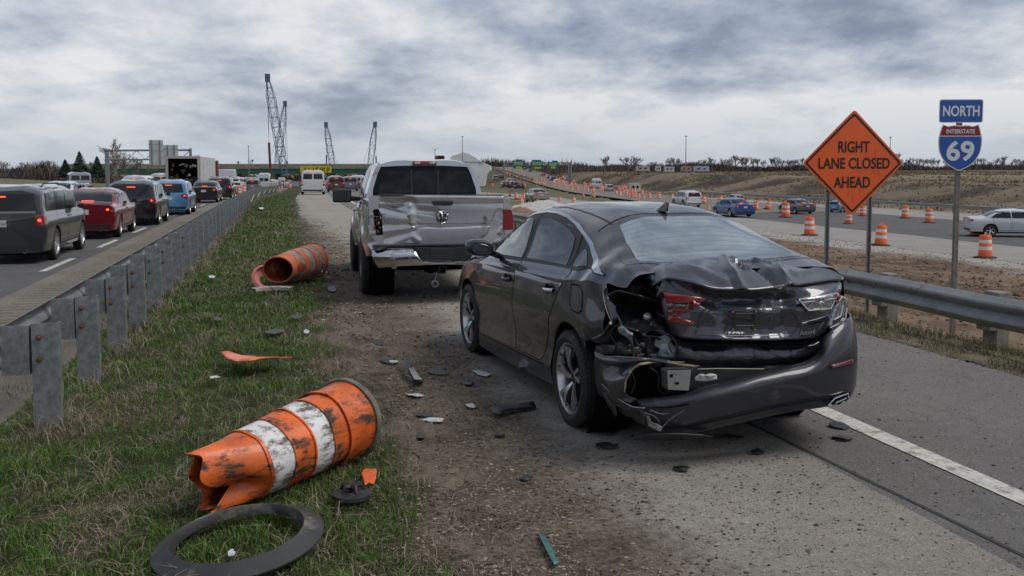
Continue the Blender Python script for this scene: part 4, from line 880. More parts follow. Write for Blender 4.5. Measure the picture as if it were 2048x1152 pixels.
    sheet('torn_flap',surf([g0,g1],40,8,lambda p,u,v:p+Vector((-.01*math.sin(math.pi*v),-.01*math.sin(math.pi*v),0))),PB,bp,th=.005,outw=Vector((-1,-1,0)))
    h0=[SP(1191,716,fx[0]),SP(1196,740,fx[0]),SP(1207,766,fx[0]),SP(1226,790,fx[0]),SP(1245,800,('x',-.91)),SP(1262,806,('x',-.89))]
    h1=[SP(1240,728,fx[1]),SP(1248,742,fx[1]),SP(1252,757,('x',-.91)),SP(1250,776,('x',-.91)),SP(1252,788,('x',-.90)),SP(1272,797,('x',-.87))]
    h1[0]=SP(1283,724,('x',-.82)); h1[1]=SP(1268,736,('x',-.85))
    sheet('torn_flap',surf([h0,h1],24,10,lambda p,u,v:p+crumple(p,9,.015,6)),PB,bp,th=.005,outw=Vector((-1,-1,0)))
    b=B(); pxtube(b,[(1249,784,('x',-.91)),(1251,765,('x',-.91)),(1262,742,('x',-.87)),(1283,728,('x',-.83)),(1325,722,('y',-1.0)),(1355,728,('y',-1.04)),(1390,733,('y',-1.09))],[.004,.006,.007,.008,.009,.007,.004],0,6,sm=40)
    for k in range(9):
        a=(1340+k*5,724+k*1.2+random.uniform(-3,3),('y',-1.04)); q=(a[0]+random.uniform(12,26),a[1]+random.uniform(0,8),('y',-1.08)); pxtube(b,[a,q],.0022,0,4)
    b.build('frayed_edge',mat('fibre_edge',(.30,.26,.19),.85,var=.5,vscale=50),bp)
    # hanging liner strips
    for pts,X in (([(1203,768),(1212,772),(1243,802),(1262,812),(1290,815),(1289,822),(1258,822),(1230,812),(1212,792)],-.90),([(1204,784),(1210,788),(1226,812),(1232,832),(1228,834),(1216,812)],-.88),([(1225,800),(1262,815),(1288,826),(1288,850),(1270,838),(1250,832),(1240,820)],-.84),([(1192,690),(1204,694),(1200,735),(1206,770),(1214,800),(1196,790),(1190,760),(1186,720)],-.86)):
        pxpoly('torn_liner',pts,[('x',X)]*len(pts),BLK if X!=-.90 else PB,root,th=.004,cell=.03,dis=.03,seed=int(-X*100),front=Vector((-1,-.4,0)))
    # torn bits, wires and cracked edges in the broken corner
    rs=random.Random(17); EDG=MATS['fibre_edge']
    for i in range(16):
        x=rs.uniform(1215,1325); y=rs.uniform(690,800) if x<1260 else rs.uniform(655,712); r_=rs.uniform(5,13); a=rs.uniform(0,6.28)
        pts=[(x+r_*math.cos(a+t)*rs.uniform(.5,1.3),y+r_*.8*math.sin(a+t)*rs.uniform(.5,1.2)) for t in (0,1.5,2.6,4.2,5.3)]
        X=('x',-.86) if x<1262 else ('y',-.90); pxpoly('torn_fragment',pts,[X]*5,rs.choice((BLK,PI,PI,MATS['grey_metal'])),root,th=.004,cell=.02,dis=.05,seed=i,front=Vector((-1,-1,0)))
    for i,pts in enumerate(([(1228,648),(1222,670),(1232,690),(1226,706)],[(1290,668),(1300,684),(1294,700),(1304,716)],[(1262,744),(1270,765),(1262,788)],[(1300,735),(1318,752),(1316,775),(1328,790)],[(1345,676),(1338,690),(1344,706)])):
        b=B(); pxtube(b,pts,.0045,('x',-.875) if pts[0][0]<1235 else ('y',-.93),5,sm=12); b.build('loose_wire',BLK,root)
    for pts,w_ in (([(1203,768),(1226,788),(1243,802),(1262,812),(1288,816)],('x',-.905)),([(1189,704),(1205,711),(1235,713),(1290,716)],('x',-.925)),([(1212,574),(1206,586),(1213,620),(1224,645)],('x',-.91))):
        b=B(); pxtube(b,pts,.0028,w_,5,sm=16); b.build('cracked_edge',sc,root)
    for pts in ([(1290,826),(1308,832),(1320,846)],[(1296,842),(1312,848)],[(1300,820),(1325,828),(1338,826)],[(1306,852),(1318,858)]):
        b=B(); pxtube(b,pts,[.003,.002,.001],.130,4,sm=8); b.build('scratch',sc,bp)
    # underbody silhouette & wheels
    b=B(); b.box(-.5,.6,-.70,-.3,.20,.45); b.box(-.6,.6,-.3,3.2,.16,.3); b.tube([(-.45,-.2,.26),(-.35,-.72,.24),(.1,-.80,.24)],.06,8); b.build('underbody',DARK,root,smooth=False)
    for sx in (-1,1):
        wheel(root,sx*(.90-.122+.0),0.,.335,.335,.245,sx,'hero'); wheel(root,sx*(.90-.122),2.83,.335,.335,.245,sx,'hero',steer=0)
    return root
mat('sedan_glass',(.040,.047,.050),.03,metal=.2,coat=.4,spec=.6,ior=1.65,var=.5,vscale=2.2)
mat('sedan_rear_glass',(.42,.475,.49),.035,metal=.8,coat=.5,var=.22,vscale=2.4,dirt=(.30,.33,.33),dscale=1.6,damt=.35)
hero=hero_sedan()
# ================= wrecked silver pickup =================
T_LOC=(2.13,12.62,0.); T_HD=math.radians(-1.8); _tc,_ts=math.cos(T_HD),math.sin(T_HD)
def TP(px,py,Y=0.):
    d=ray(px,py); dl=Vector((d.x*_tc+d.y*_ts,-d.x*_ts+d.y*_tc,d.z)); x,y=-T_LOC[0],-T_LOC[1]
    c=Vector((x*_tc+y*_ts,-x*_ts+y*_tc,CZ)); t=(Y-c.y)/dl.y; return c+dl*t
def hero_pickup():
    P=paint('silver_paint',(.52,.52,.535),.30,.75,1.,var=.06,vscale=4,dirt=(.14,.125,.11),dscale=3,damt=.12)
    root=empty('wrecked_pickup',T_LOC,T_HD,'silver pickup truck with a dented tailgate and chrome rear bumper on the shoulder','pickup truck','wrecked vehicles on the shoulder')
    lo=Loft([ [(.0,.80,.60),(5.4,.75,.50)],
      [(.0,.93,.64),(.5,.945,.60),(2,.945,.50),(4.9,.94,.50),(5.4,.80,.55)],
      [(.0,.975,.80),(1.1,1.0,.80),(2,.975,.75),(4.2,1.0,.78),(5.0,.96,.75),(5.4,.82,.72)],
      [(.0,.98,1.02),(1.1,.995,1.05),(2,.985,1.02),(4.2,.985,1.02),(5.0,.94,1.0),(5.4,.82,.95)],
      [(.0,.965,1.24),(2,.968,1.24),(3.9,.95,1.22),(4.9,.90,1.18),(5.4,.78,1.10)],
      [(.0,.945,1.355),(1.75,.95,1.36),(1.85,.94,1.30),(3.9,.92,1.27),(5.0,.86,1.22),(5.4,.74,1.13)],
      [(.0,.875,1.375),(1.75,.88,1.38),(1.85,.88,1.31),(3.9,.86,1.29),(5.0,.7,1.25),(5.4,.6,1.14)],
      [(.0,.865,1.22),(1.70,.865,1.22),(1.76,.86,1.31),(3.9,.7,1.31),(5.0,.5,1.28),(5.4,.4,1.15)],
      [(.0,0,1.21),(1.70,0,1.21),(1.76,0,1.31),(3.9,0,1.36),(5.0,0,1.30),(5.4,0,1.16)] ],sub=4,sharp=(1,5,6,7))
    def df(p):
        p=p.copy()
        for (a,) in ((1.12,),(4.42,)):
            d=math.hypot(p.y-a,p.z-.42)
            if abs(p.x)>.8 and .42<d<.62: p.x+=math.copysign(.035*math.sin(math.pi*(d-.42)/.2),p.x)
        if p.x<-.8 and p.y<.5: p.x+=.02*math.sin(p.z*21+p.y*14)*(1-p.y/.5); p.y+=.015*math.sin(p.z*25)*(1-p.y/.5)
        return p
    body=lo.solid(list(np.arange(0,5.35,.07))+[5.38,5.4],df).build('body',[P],root,angle=28,recalc=True)
    full=bvh(body)
    arches(body,[(1.12,.41),(4.42,.41)],.47,1.0,.42)
    b=B(); b.box(-.86,.86,.03,1.70,1.2,1.225); b.build('bed_liner',BLK,root,smooth=False)
    # cab
    cb=Loft([ [(1.78,.90,1.22),(4.6,.86,1.22)],
       [(1.78,.915,1.34),(2.2,.93,1.33),(3.9,.92,1.30),(4.55,.80,1.30)],
       [(1.78,.80,1.70),(2.2,.825,1.70),(3.2,.83,1.70),(3.7,.83,1.62),(4.3,.80,1.38),(4.55,.70,1.31)],
       [(1.78,.72,1.86),(2.2,.75,1.875),(3.1,.75,1.87),(3.5,.76,1.78),(4.2,.76,1.45),(4.55,.65,1.32)],
       [(1.78,.60,1.91),(2.2,.62,1.93),(3.1,.62,1.92),(3.5,.65,1.81),(4.2,.7,1.47),(4.55,.6,1.325)],
       [(1.78,0,1.93),(2.2,0,1.955),(3.1,0,1.945),(3.5,0,1.84),(4.2,0,1.50),(4.55,0,1.33)] ],sub=4,sharp=(1,))
    cab=cb.solid([1.78,1.80,1.84]+list(np.arange(1.9,4.5,.08))+[4.55],lambda p:Vector((p.x,p.y+max(0,p.z-1.25)*.16*max(0,1-(p.y-1.78)/1.2),p.z))).build('cab',[P],root,angle=35,recalc=True)
    ct=bvh(cab)
    W=lambda pts,Y: [(v.x,v.z) for v in (TP(*q,Y) for q in pts)]
    glass=mat('tinted_glass',(.009,.010,.011),.06,spec=.35,ior=1.35)
    bw=patch('rear_window',[(-.80,1.40),(-.795,1.50),(-.72,1.74),(-.67,1.845),(-.3,1.862),(.3,1.862),(.67,1.845),(.72,1.74),(.795,1.50),(.80,1.40)],'rear',ct,.004,glass,root,cell=.06)
    for (x0,x1) in ((-.80+.06,-.22),(-.19,.19),(.22,.74)): 
        patch('pane',[(x0+(.0 if x0>-.5 else .02),1.44),(x1,1.44),(x1-(.0 if x1<.5 else .07),1.78),(x0+(.0 if x0>-.5 else .09),1.78)],'rear',ct,.006,mat('pane_glass',(.016,.018,.019),.05,var=.7,vscale=5,spec=.4,ior=1.38),bw,cell=.08,skirt=.001)
    for x in (-.205,.205):
      b=B(); b.box(x-.014,x+.014,1.80,1.84,1.42,1.80)
      fr=b.build('slider_frame',BLK,bw,smooth=False); fr.location=(0,.0,0)
      for v in fr.data.vertices: v.co.y=1.775+max(0,v.co.z-1.25)*.16-.008+(.0 if v.co.y<1.82 else .02)
    sw=[(2.25,1.36),(2.30,1.72),(2.4,1.80),(3.15,1.80),(3.45,1.74),(3.95,1.45),(4.05,1.36)]
    for s_ in 'LR': patch('side_window',sw,s_,ct,.004,GLS,root,cell=.08)
    patch('windscreen',[(-.6,3.3),(.6,3.3),(.66,4.3),(-.66,4.3)],'top',ct,.004,GLS,root,cell=.1)
    for nm,pl in (('door',[(2.05,1.29),(2.05,.60),(2.95,.57),(2.98,1.27)]),('door',[(3.0,1.27),(2.97,.57),(3.95,.57),(4.0,.85),(3.95,1.24)])):
        for s_ in 'LR':
            d=patch('door',pl,s_,full,.003,P,root,cell=.08); seams('door_gap',[pl+[pl[0]]],s_,full,d,w=.012,h=.004)
            if s_=='L': h=B(); h.tube([(-1.0,pl[0][0]+.12,1.13),(-1.03,pl[0][0]+.16,1.13),(-1.03,pl[0][0]+.30,1.13),(-1.0,pl[0][0]+.34,1.13)],.014,6); h.build('door_handle',CHR,d)
    # third brake light
    x0,x1=-.19,.19; zz=1.905
    bl=empty('brake_light'); bl.parent=root; b=B(); b.box(x0,x1,-.02,.06,-.030,.030,tx=.006); o=b.build('housing',RED,bl,bevel=.008); o.location=(0,1.86,1.903)
    for s_ in (-1,1): b=B(); b.box(s_*.115-.045,s_*.115+.045,-.03,.0,-.014,.016,tx=.003); o=b.build('lens',CLR,bl,bevel=.004); o.location=(0,1.86,1.903)
    for s_ in (-1,1): seams('roof_seam',[[(s_*.69,1.80),(s_*.69,2.3),(s_*.69,3.1)]],'top',ct,root,w=.014,h=.003,m=BLK)
    # tailgate
    def tg(p,u,v):
        p=p.copy(); X=u; 
        def g(u0,v0,a,ru,rv,rot=0.):
            du,dv=u-u0,(v-v0)*.42; c,s=math.cos(rot),math.sin(rot); x=(du*c+dv*s)/ru; y=(-du*s+dv*c)/rv; return a*math.exp(-x*x-y*y)
        lip=-.035*(1-float(sstep(.05,.16,v)))   # rolled top lip stands proud
        y=lip+.018*float(sstep(.58,.62,v))*(1-float(sstep(.635,.66,v)))
        T=lambda a,b,w,k: k*tent(u,v,a,b,w,.38)
        y+=g(.14,.62,.045,.13,.13)+g(.55,.45,.02,.35,.16)+T((.02,.36),(.24,.20),.07,.050)+T((.235,.20),(.255,.62),.045,-.030)+T((.05,.98),(.21,.74),.06,.035)+T((.21,.74),(.30,.92),.035,-.016)+T((.30,.30),(.46,.34),.04,.012)+T((.975,.40),(.90,.98),.05,.045)+T((.84,.92),(.99,.86),.03,.020)+T((.0,.05),(.20,.09),.05,.03)
        y-=.030*max(0,1-math.hypot(u-.24,(v-.21)*.38)/.03)
        p.y+=y; p.z+=.006*math.sin(u*9)*v; return p
    rows=surf([[TP(759,390,.0),TP(882,391,.0),TP(1006,392,.0)],[TP(759,420,-.02),TP(882,421,-.02),TP(1006,421,-.02)],[TP(760,455,-.02),TP(882,456,-.02),TP(1004,456,-.02)],[TP(764,486,-.01),TP(882,489,-.01),TP(1001,486,-.01)]],110,50,tg)
    TGm=paint('tailgate_silver',(.52,.52,.53),.30,.80,.8,var=.08,vscale=5,dirt=(.12,.105,.09),dscale=4,damt=.2)
    tgate=sheet('tailgate',rows,TGm,root,th=.04,angle=35); tgate['label']='dented silver tailgate'
    b=B(); a=TP(759,390.5,.0); c=TP(1006,392,0.); b.tube([a+Vector((0,-.01,.004)),c+Vector((0,-.01,.004))],.014,8); b.build('top_cap',BLK,tgate)
    def flat(name,pts,Y,m,parent,th=.01,bev=0):
        b=B(); b.poly([TP(*q,Y) for q in pts],(0,th,0)); return b.build(name,m,parent,smooth=False,bevel=bev,recalc=True)
    flat('handle',[(864,404),(907,404),(904,411),(868,411)],-.030,BLK,tgate,.03,.003)
    em=flat('emblem',[(874,423),(896,423),(896,440),(885,447),(874,440)],-.034,BLK,tgate,.03,.002)
    b=B(); b.tube([TP(*q,-.037) for q in ((874,423),(896,423),(896,440),(885,447),(874,440),(874,423))],.004,5); 
    b.build('emblem_rim',CHR,em)
    b=B(); 
    for s_ in (-1,1): b.tube(spline([TP(885+s_*q[0],q[1],-.042) for q in ((0,427),(5,426),(8.5,430),(8.,437),(5.5,439),(5,434))],10),[.006,.010,.012,.011,.007,.004],6)
    b.tube([TP(885,428,-.044),TP(885,436,-.05),TP(885,443,-.044)],[.010,.012,.006],6); b.build('emblem_crest',CHR,em)
    t=textmesh('Neor',.085,.004,'badge',CHR,tgate,sx=1.15); p=TP(787,444,-.02); t.location=p; t.rotation_euler=(math.radians(90),0,0)
    t=textmesh('4X4',.075,.004,'badge',CHR,tgate,sx=1.3); p=TP(983,445,-.035); t.location=p; t.rotation_euler=(math.radians(90),0,0)
    # left corner: missing lamp
    flat('lamp_cavity',[(746,420),(757,418),(764,432),(766,470),(752,470)],-.012,DARK,root,.03)
    b=B()
    for k in range(26):
        q=(random.uniform(748,763),random.uniform(422,469)); p=TP(*q,-.02); r=random.uniform(.004,.014); b.box(p.x-r,p.x+r,p.y-.01,p.y+.006,p.z-r*1.5,p.z+r*1.5,mi=random.choice((0,0,1,2)))
    b.build('broken_lamp',[BLK,CLR,mat('red_shard',(.12,.02,.02),.3,coat=1.)],root,smooth=False)
    tl=flat('tail_light',[(1007,418),(1024,419),(1027,432),(1027,460),(1007,461)],-.03,RED,root,.10,.01); tl['label']='red tail light on the right corner'
    flat('reverse_lens',[(1008,456),(1026,456),(1024,468),(1009,470)],-.028,CLR,tl,.05,.004)
    flat('corner_post',[(737,392),(758,391),(757,417),(746,419),(750,470),(766,472),(768,489),(756,490),(741,470)],-.008,P,root,.02)
    flat('corner_post',[(1007,393),(1020,398),(1026,418),(1007,418)],-.008,P,root,.02)
    # bumper
    tp=[(743,498),(790,498),(832,499),(838,507),(846,521),(930,521),(941,508),(948,499),(990,499),(1024,498)]
    mid=[(744,512),(790,513),(832,513),(838,517),(846,524),(930,524),(941,518),(948,513),(990,513),(1025,512)]
    bt=[(756,536),(792,533),(834,531),(840,531),(848,530),(930,530),(940,531),(950,532),(990,533),(1016,535)]
    ex=lambda k:[0.10 if i in(0,9) else 0 for i in range(10)][k]
    rw=[[TP(*q,-.17+ex(i)) for i,q in enumerate(tp)],[TP(*q,-.24+ex(i)) for i,q in enumerate(mid)],[TP(*q,-.22+ex(i)) for i,q in enumerate(bt)],[TP(*q,-.12+ex(i)) for i,q in enumerate(bt)]]
    rows=surf(rw,100,16); bm_=sheet('bumper',rows,mat('bumper_chrome',(.55,.55,.55),.10,1.,dirt=(.1,.09,.08),dscale=5,damt=.25),root,th=.01,angle=40)
    b=B(); b.tube([TP(*q,-.178+ex(i)) for i,q in enumerate(tp)],.006,6); b.build('bumper_edge',CHR,bm_)
    b=B(); b.poly([TP(*q,-.20) for q in ((828,495),(952,495),(944,506),(933,521),(846,521),(836,506))],(0,.12,0)); b.build('plate_area',BLK,bm_,smooth=False,bevel=.005,recalc=True)
    b=B(); b.poly([TP(*q,-.205) for q in ((862,497),(910,497),(910,518),(862,518))],(0,.02,0)); b.build('plate_recess',mat('recess_black',(.025,.025,.027),.45),bm_,smooth=False,bevel=.004,recalc=True)
    b=B(); a=TP(745,492,-.02); c=TP(1022,494,-.02); b.box(-.93,.93,-.17,.0,.775,.80); b.build('step_pad',BLK,bm_,smooth=False,bevel=.008)
    b=B(); p=TP(789,531,-.20); b.lathe([(.034,0),(.045,-.01),(.048,-.005),(.048,.25),(.036,.25)],n=20,axis='y',c=p); b.build('exhaust_tip',CHR,root)
    b=B(); p=TP(885,540,-.1)
    for (x0,x1,z0,z1) in ((-.05,-.035,-.045,.045),(.035,.05,-.045,.045),(-.05,.05,.035,.05),(-.05,.05,-.05,-.035)): b.box(p.x+x0,p.x+x1,p.y,p.y+.3,p.z+z0,p.z+z1)
    hr=b.build('hitch_receiver',BLK,root,smooth=False,bevel=.003)
    b=B(); p=TP(870,567,-.02); b.tube([p+Vector((.03,0,.16)),p+Vector((.01,0,.08)),p+Vector((0,0,.04))],.008,6); 
    b.lathe([(.028,-.014),(.052,-.010),(.056,0),(.052,.010),(.028,.014)],n=20,axis='y',c=p,closed=True); b.build('tow_ring',mat('worn_steel',(.25,.25,.25),.4,.9),root)
    b=B(); b.box(-.9,.9,.05,.5,.50,.66); b.box(-.5,.5,.2,5,.42,.62); b.tube([(-.8,1.12,.40),(.8,1.12,.40)],.06,10); b.lathe([(0,-.14),(.12,-.1),(.15,0),(.12,.1),(0,.14)],n=16,axis='x',c=(0,1.12,.42)); b.tube([(-.45,.3,.45),(-.45,1.1,.36)],.03,8); b.tube([(.45,.3,.45),(.45,1.1,.36)],.03,8); b.build('chassis',DARK,root,smooth=False)
    # mirror
    mo=B(); c=TP(684,391,3.35); mo.box(-.155,.155,-.04,.09,-.115,.115,tx=.0); o=mo.build('mirror',BLK,root,bevel=.035,seg=4); o.location=c
    g=B(); g.box(-.135,.135,-.046,-.03,-.095,.095); g.build('mirror_glass',MATS['mirror_dark'],o,smooth=False,bevel=.01)
    s=B(); s.tube([(.12,.02,-.05),(.30,.05,-.06),(.38,.08,-.08)],[.045,.035,.04],8); s.build('mirror_arm',BLK,o)
    for sx in (-1,1):
        wheel(root,sx*(1.04-.165),1.12,.405,.405,.33,sx,'truck'); wheel(root,sx*(1.03-.16),4.42,.405,.405,.32,sx,'truck')
    b=B(); b.box(-.99,-.97,.80,.83,.30,.62); b.build('mud_flap',BLK,root)
    return root
hero_pickup()
# ================= guardrails, signs, drums, debris =================
GALV=mat('galvanised',(.25,.26,.265),.5,.5,var=.38,vscale=16,dirt=(.13,.10,.075),dscale=5,damt=.30,dst=(2.5,2.5,.5)); GALVL=mat('galvanised_rail',(.27,.28,.275),.45,.6,var=.18,vscale=3,dirt=(.14,.11,.08),dscale=6,damt=.2)
POSTM=mat('weathered_post',(.20,.185,.16),.85,var=.3,vscale=12,bump=.004,bscale=30)
def wprof(h=.31,d=.055):  # W-beam section: (offset towards traffic, z from bottom)
    return [(-.01,0),(.0,.012),(d*.9,.055),(d,.075),(d*.9,.10),(.004,.145),(.0,.155),(.004,.165),(d*.9,.21),(d,.235),(d*.9,.255),(.0,.298),(-.01,h)]
def left_rail():
    r=empty('guardrail',(-1.9,7.3,-.1),0,'long galvanised guardrail with close steel posts beside the left road','guardrail')
    off=Vector(r.location)
    pts=[]; ys=list(np.arange(2.5,40,1.55))+list(np.arange(40,124,3))
    rows=[]
    for y in ys:
        x=-1.97+float(bend(y)); z=.35+float(zroad(y)); rows.append([Vector((x-o,y,z+h))-off for o,h in wprof()])
    sheet('rail',rows,GALVL,r,th=.005,angle=30,outw=Vector((-1,0,0)))
    ydone=[7.35+1.5*k for k in range(0,64)]
    def chan(w,h,d,t=.008):
        b=B(); b.box(-w/2,w/2,0,t,0,h); b.box(-w/2,-w/2+t,t,d,0,h); b.box(w/2-t,w/2,t,d,0,h); b.box(-w/2,-w/2+.018,-.0015,.0,0,h) ; return b
    pm=chan(.18,1.0,.09).build('post',GALV,r,smooth=False); bm_=chan(.185,.36,.10).build('blockout',GALV,r,smooth=False)
    for i,y in enumerate(ydone):
        a=pm if i==0 else pm.copy(); c=bm_ if i==0 else bm_.copy()
        if i: COL.objects.link(a); COL.objects.link(c); a.parent=r; c.parent=r
        jx=random.uniform(-.008,.008); a.location=Vector((-1.655+float(bend(y))+jx,y,-.32+float(zroad(y))+random.uniform(-.01,.012)))-off; a.rotation_euler=(random.uniform(-.015,.015),random.uniform(-.02,.02),random.uniform(-.05,.05))
        c.location=Vector((-1.855+float(bend(y))+jx,y+.012,.31+float(zroad(y))))-off; c.rotation_euler=a.rotation_euler
    for i,y in enumerate(ydone[:16]):
        for dz in (.42,.58):
            s=B(); s.lathe([(0,-.012),(.011,-.010),(.014,-.002),(.022,-.002),(.022,0)],n=10,axis='y'); o=s.build('bolt',mat('rust_bolt',(.16,.09,.05),.7,.4),r); o.location=Vector((-1.70,y,dz))-off
    tp=B(); P=[]
    for y in np.arange(48,100,1.6): P.append(Vector((-1.55+float(bend(y)),y,.28+.12*math.sin(y*.7)+float(zroad(y)))))
    tp.tube(P,.018,5,flat=.4); t=tp.build('caution_tape',mat('yellow_tape',(.5,.5,.06),.6),None); tag(t,'sagging yellow tape strung along the far stretch of the left guardrail','tape')
left_rail()
def right_rail():
    r=empty('guardrail',(7.4,9,-.15),0,'galvanised guardrail on pale posts at the right pavement edge','guardrail'); off=Vector(r.location)
    rows=[]
    for y in [-2,1,3,5,7,8.4,10,12,16,20,26,33,40,50,62]:
        x=7.22+float(bend(y)); rows.append([Vector((x-o*1.25,y,.155+h*1.08+.012*math.sin(y*1.3)+float(zroad(y))))-off for o,h in wprof()])
    sheet('rail',rows,GALVL,r,th=.005,angle=30,outw=Vector((-1,0,0)))
    b=B(); b.box(-.085,.085,-.10,.10,-.45,.52,tx=.0); p=b.build('post',POSTM,r,smooth=False,bevel=.012)
    bl=B(); bl.box(-.06,.03,-.10,.10,.10,.46); q=bl.build('blockout',POSTM,r,smooth=False,bevel=.01)
    ys=[4.6,6.55,8.45,10.3,12.2]+[14.1+1.9*k for k in range(22)]
    for i,y in enumerate(ys):
        a=p if i==0 else p.copy(); c=q if i==0 else q.copy()
        if i: COL.objects.link(a); a.parent=r; COL.objects.link(c); c.parent=r
        a.location=Vector((7.42+float(bend(y)),y,-.02+float(zroad(y))))-off; c.location=Vector((7.31+float(bend(y)),y,-.01+float(zroad(y))))-off
        a.rotation_euler=(0,0,random.uniform(-.06,.06))
    for y in (8.45,10.3,6.55,12.2):
        s=B(); s.lathe([(0,-.006),(.010,-.004),(.014,0)],n=10,axis='x',c=(0,0,0)); o=s.build('bolt',mat('rust_bolt',(.16,.09,.05),.7,.4),r); o.location=Vector((7.205,y,.33))-off
right_rail()
# ---- signs ----
ORG=mat('sign_orange',(.86,.125,.018),.42,var=.09,vscale=2.5,coat=.15,dirt=(.50,.085,.02),dscale=3,damt=.15,dst=(2,2,.5)); SBLK=mat('sign_black',(.012,.012,.012),.5); SBLU=mat('sign_blue',(.012,.095,.40),.4,coat=.15,var=.06,vscale=5); SWH=mat('sign_white',(.78,.79,.80),.45); SRED=mat('sign_red',(.26,.018,.022),.45); STL=mat('sign_steel',(.26,.265,.27),.4,.7,var=.3,vscale=15)
def rpoly(pts,r,n=5):
    out=[];N=len(pts)
    for i in range(N):
        p=Vector((*pts[i],0)); a=(Vector((*pts[i-1],0))-p).normalized(); b=(Vector((*pts[(i+1)%N],0))-p).normalized(); half=a.angle(b)/2; t=r/math.tan(half); s=p+a*t; e=p+b*t
        for k in range(n+1):
            u=k/n; q=s*(1-u)**2+p*2*u*(1-u)+e*u*u; out.append((q.x,q.y))
    return out
def plate(name,pts,y0,y1,m,parent,bev=0):
    b=B(); b.poly([(x,y0,z) for x,z in pts],(0,y1-y0,0)); o=b.build(name,m,parent,smooth=False,recalc=True); return o
def frame2(name,out,inn,y,th,m,parent):
    n=len(out); b=B(); v=[(x,y,z) for x,z in out]+[(x,y,z) for x,z in inn]+[(x,y+th,z) for x,z in out]+[(x,y+th,z) for x,z in inn]
    f=[]
    for i in range(n):
        j=(i+1)%n; f+=[(i,j,n+j,n+i),(2*n+i,3*n+i,3*n+j,2*n+j),(i,2*n+i,2*n+j,j),(n+i,n+j,3*n+j,3*n+i)]
    b.add(v,f); return b.build(name,m,parent,smooth=False,recalc=True)
def word(s,x,z,h,parent,m,y,w=None,bold=.0,name='lettering'):
    t=textmesh(s,h*1.40,.0012,name,m,parent,bold=bold); xs=[v.co.x for v in t.data.vertices]; W_=max(xs)-min(xs)
    if w:
        k=w/W_
        for v in t.data.vertices: v.co.x*=k
    zs=[v.co.y for v in t.data.vertices]; c=(max(zs)+min(zs))/2; hh=(max(zs)-min(zs))
    for v in t.data.vertices: v.co.y=(v.co.y-c)*h/hh
    t.rotation_euler=(math.radians(90),0,0); t.location=(x,y,z); return t
def diamond():
    c=AT(1706.5,326,17.); a=math.radians(-9); r=empty('roadwork_sign',(c.x,c.y,-.95),a,'orange diamond sign reading RIGHT LANE CLOSED AHEAD on two steel posts','road sign')
    H0=c.z+.95; S=.955
    dia=[(0,S),(S*.985,0),(0,-S),(-S*.985,0)]
    z=lambda P,dz=H0:[(x,q+dz) for x,q in P]
    f=plate('sign_face',z(rpoly(dia,.06)),0,.006,ORG,r)
    k1=S-.055; k2=S-.105
    frame2('sign_border',z(rpoly([(0,k1),(k1,0),(0,-k1),(-k1,0)],.05)),z(rpoly([(0,k2),(k2,0),(0,-k2),(-k2,0)],.035)),-.003,.002,SBLK,r)
    # letter heights and widths measured on the photograph (17 m away)
    word('RIGHT',0.0,H0+.29,.205,r,SBLK,-.003,.585,.006); word('LANE CLOSED',.015,H0-.005,.20,r,SBLK,-.003,1.33,.006); word('AHEAD',-.01,H0-.345,.20,r,SBLK,-.003,.68,.006)
    for px in (1660,1741):
        x=(px-1706.5)*17/F/.93; b=B(); zt=H0-abs(x)*0-.42
        b.box(x-.030,x-.024,.012,.05,-.6,zt); b.box(x+.024,x+.030,.012,.05,-.6,zt); b.box(x-.024,x+.024,.044,.05,-.6,zt); b.box(x-.045,x-.030,.012,.016,-.6,zt); b.box(x+.030,x+.045,.012,.016,-.6,zt)
        p=b.build('post',STL,r,smooth=False)
        h=B(); 
        zz=.1
        while zz<zt-.05: h.box(x-.007,x+.007,.040,.0435,zz,zz+.018); zz+=.05
        h.build('post_holes',DARK,p,smooth=False)
    for x in (-.42,.36): b=B(); b.lathe([(0,-.008),(.012,-.006),(.014,0)],n=8,axis='y',c=(x,0,H0-.50)); b.build('bolt',STL,r)
    return r
diamond()
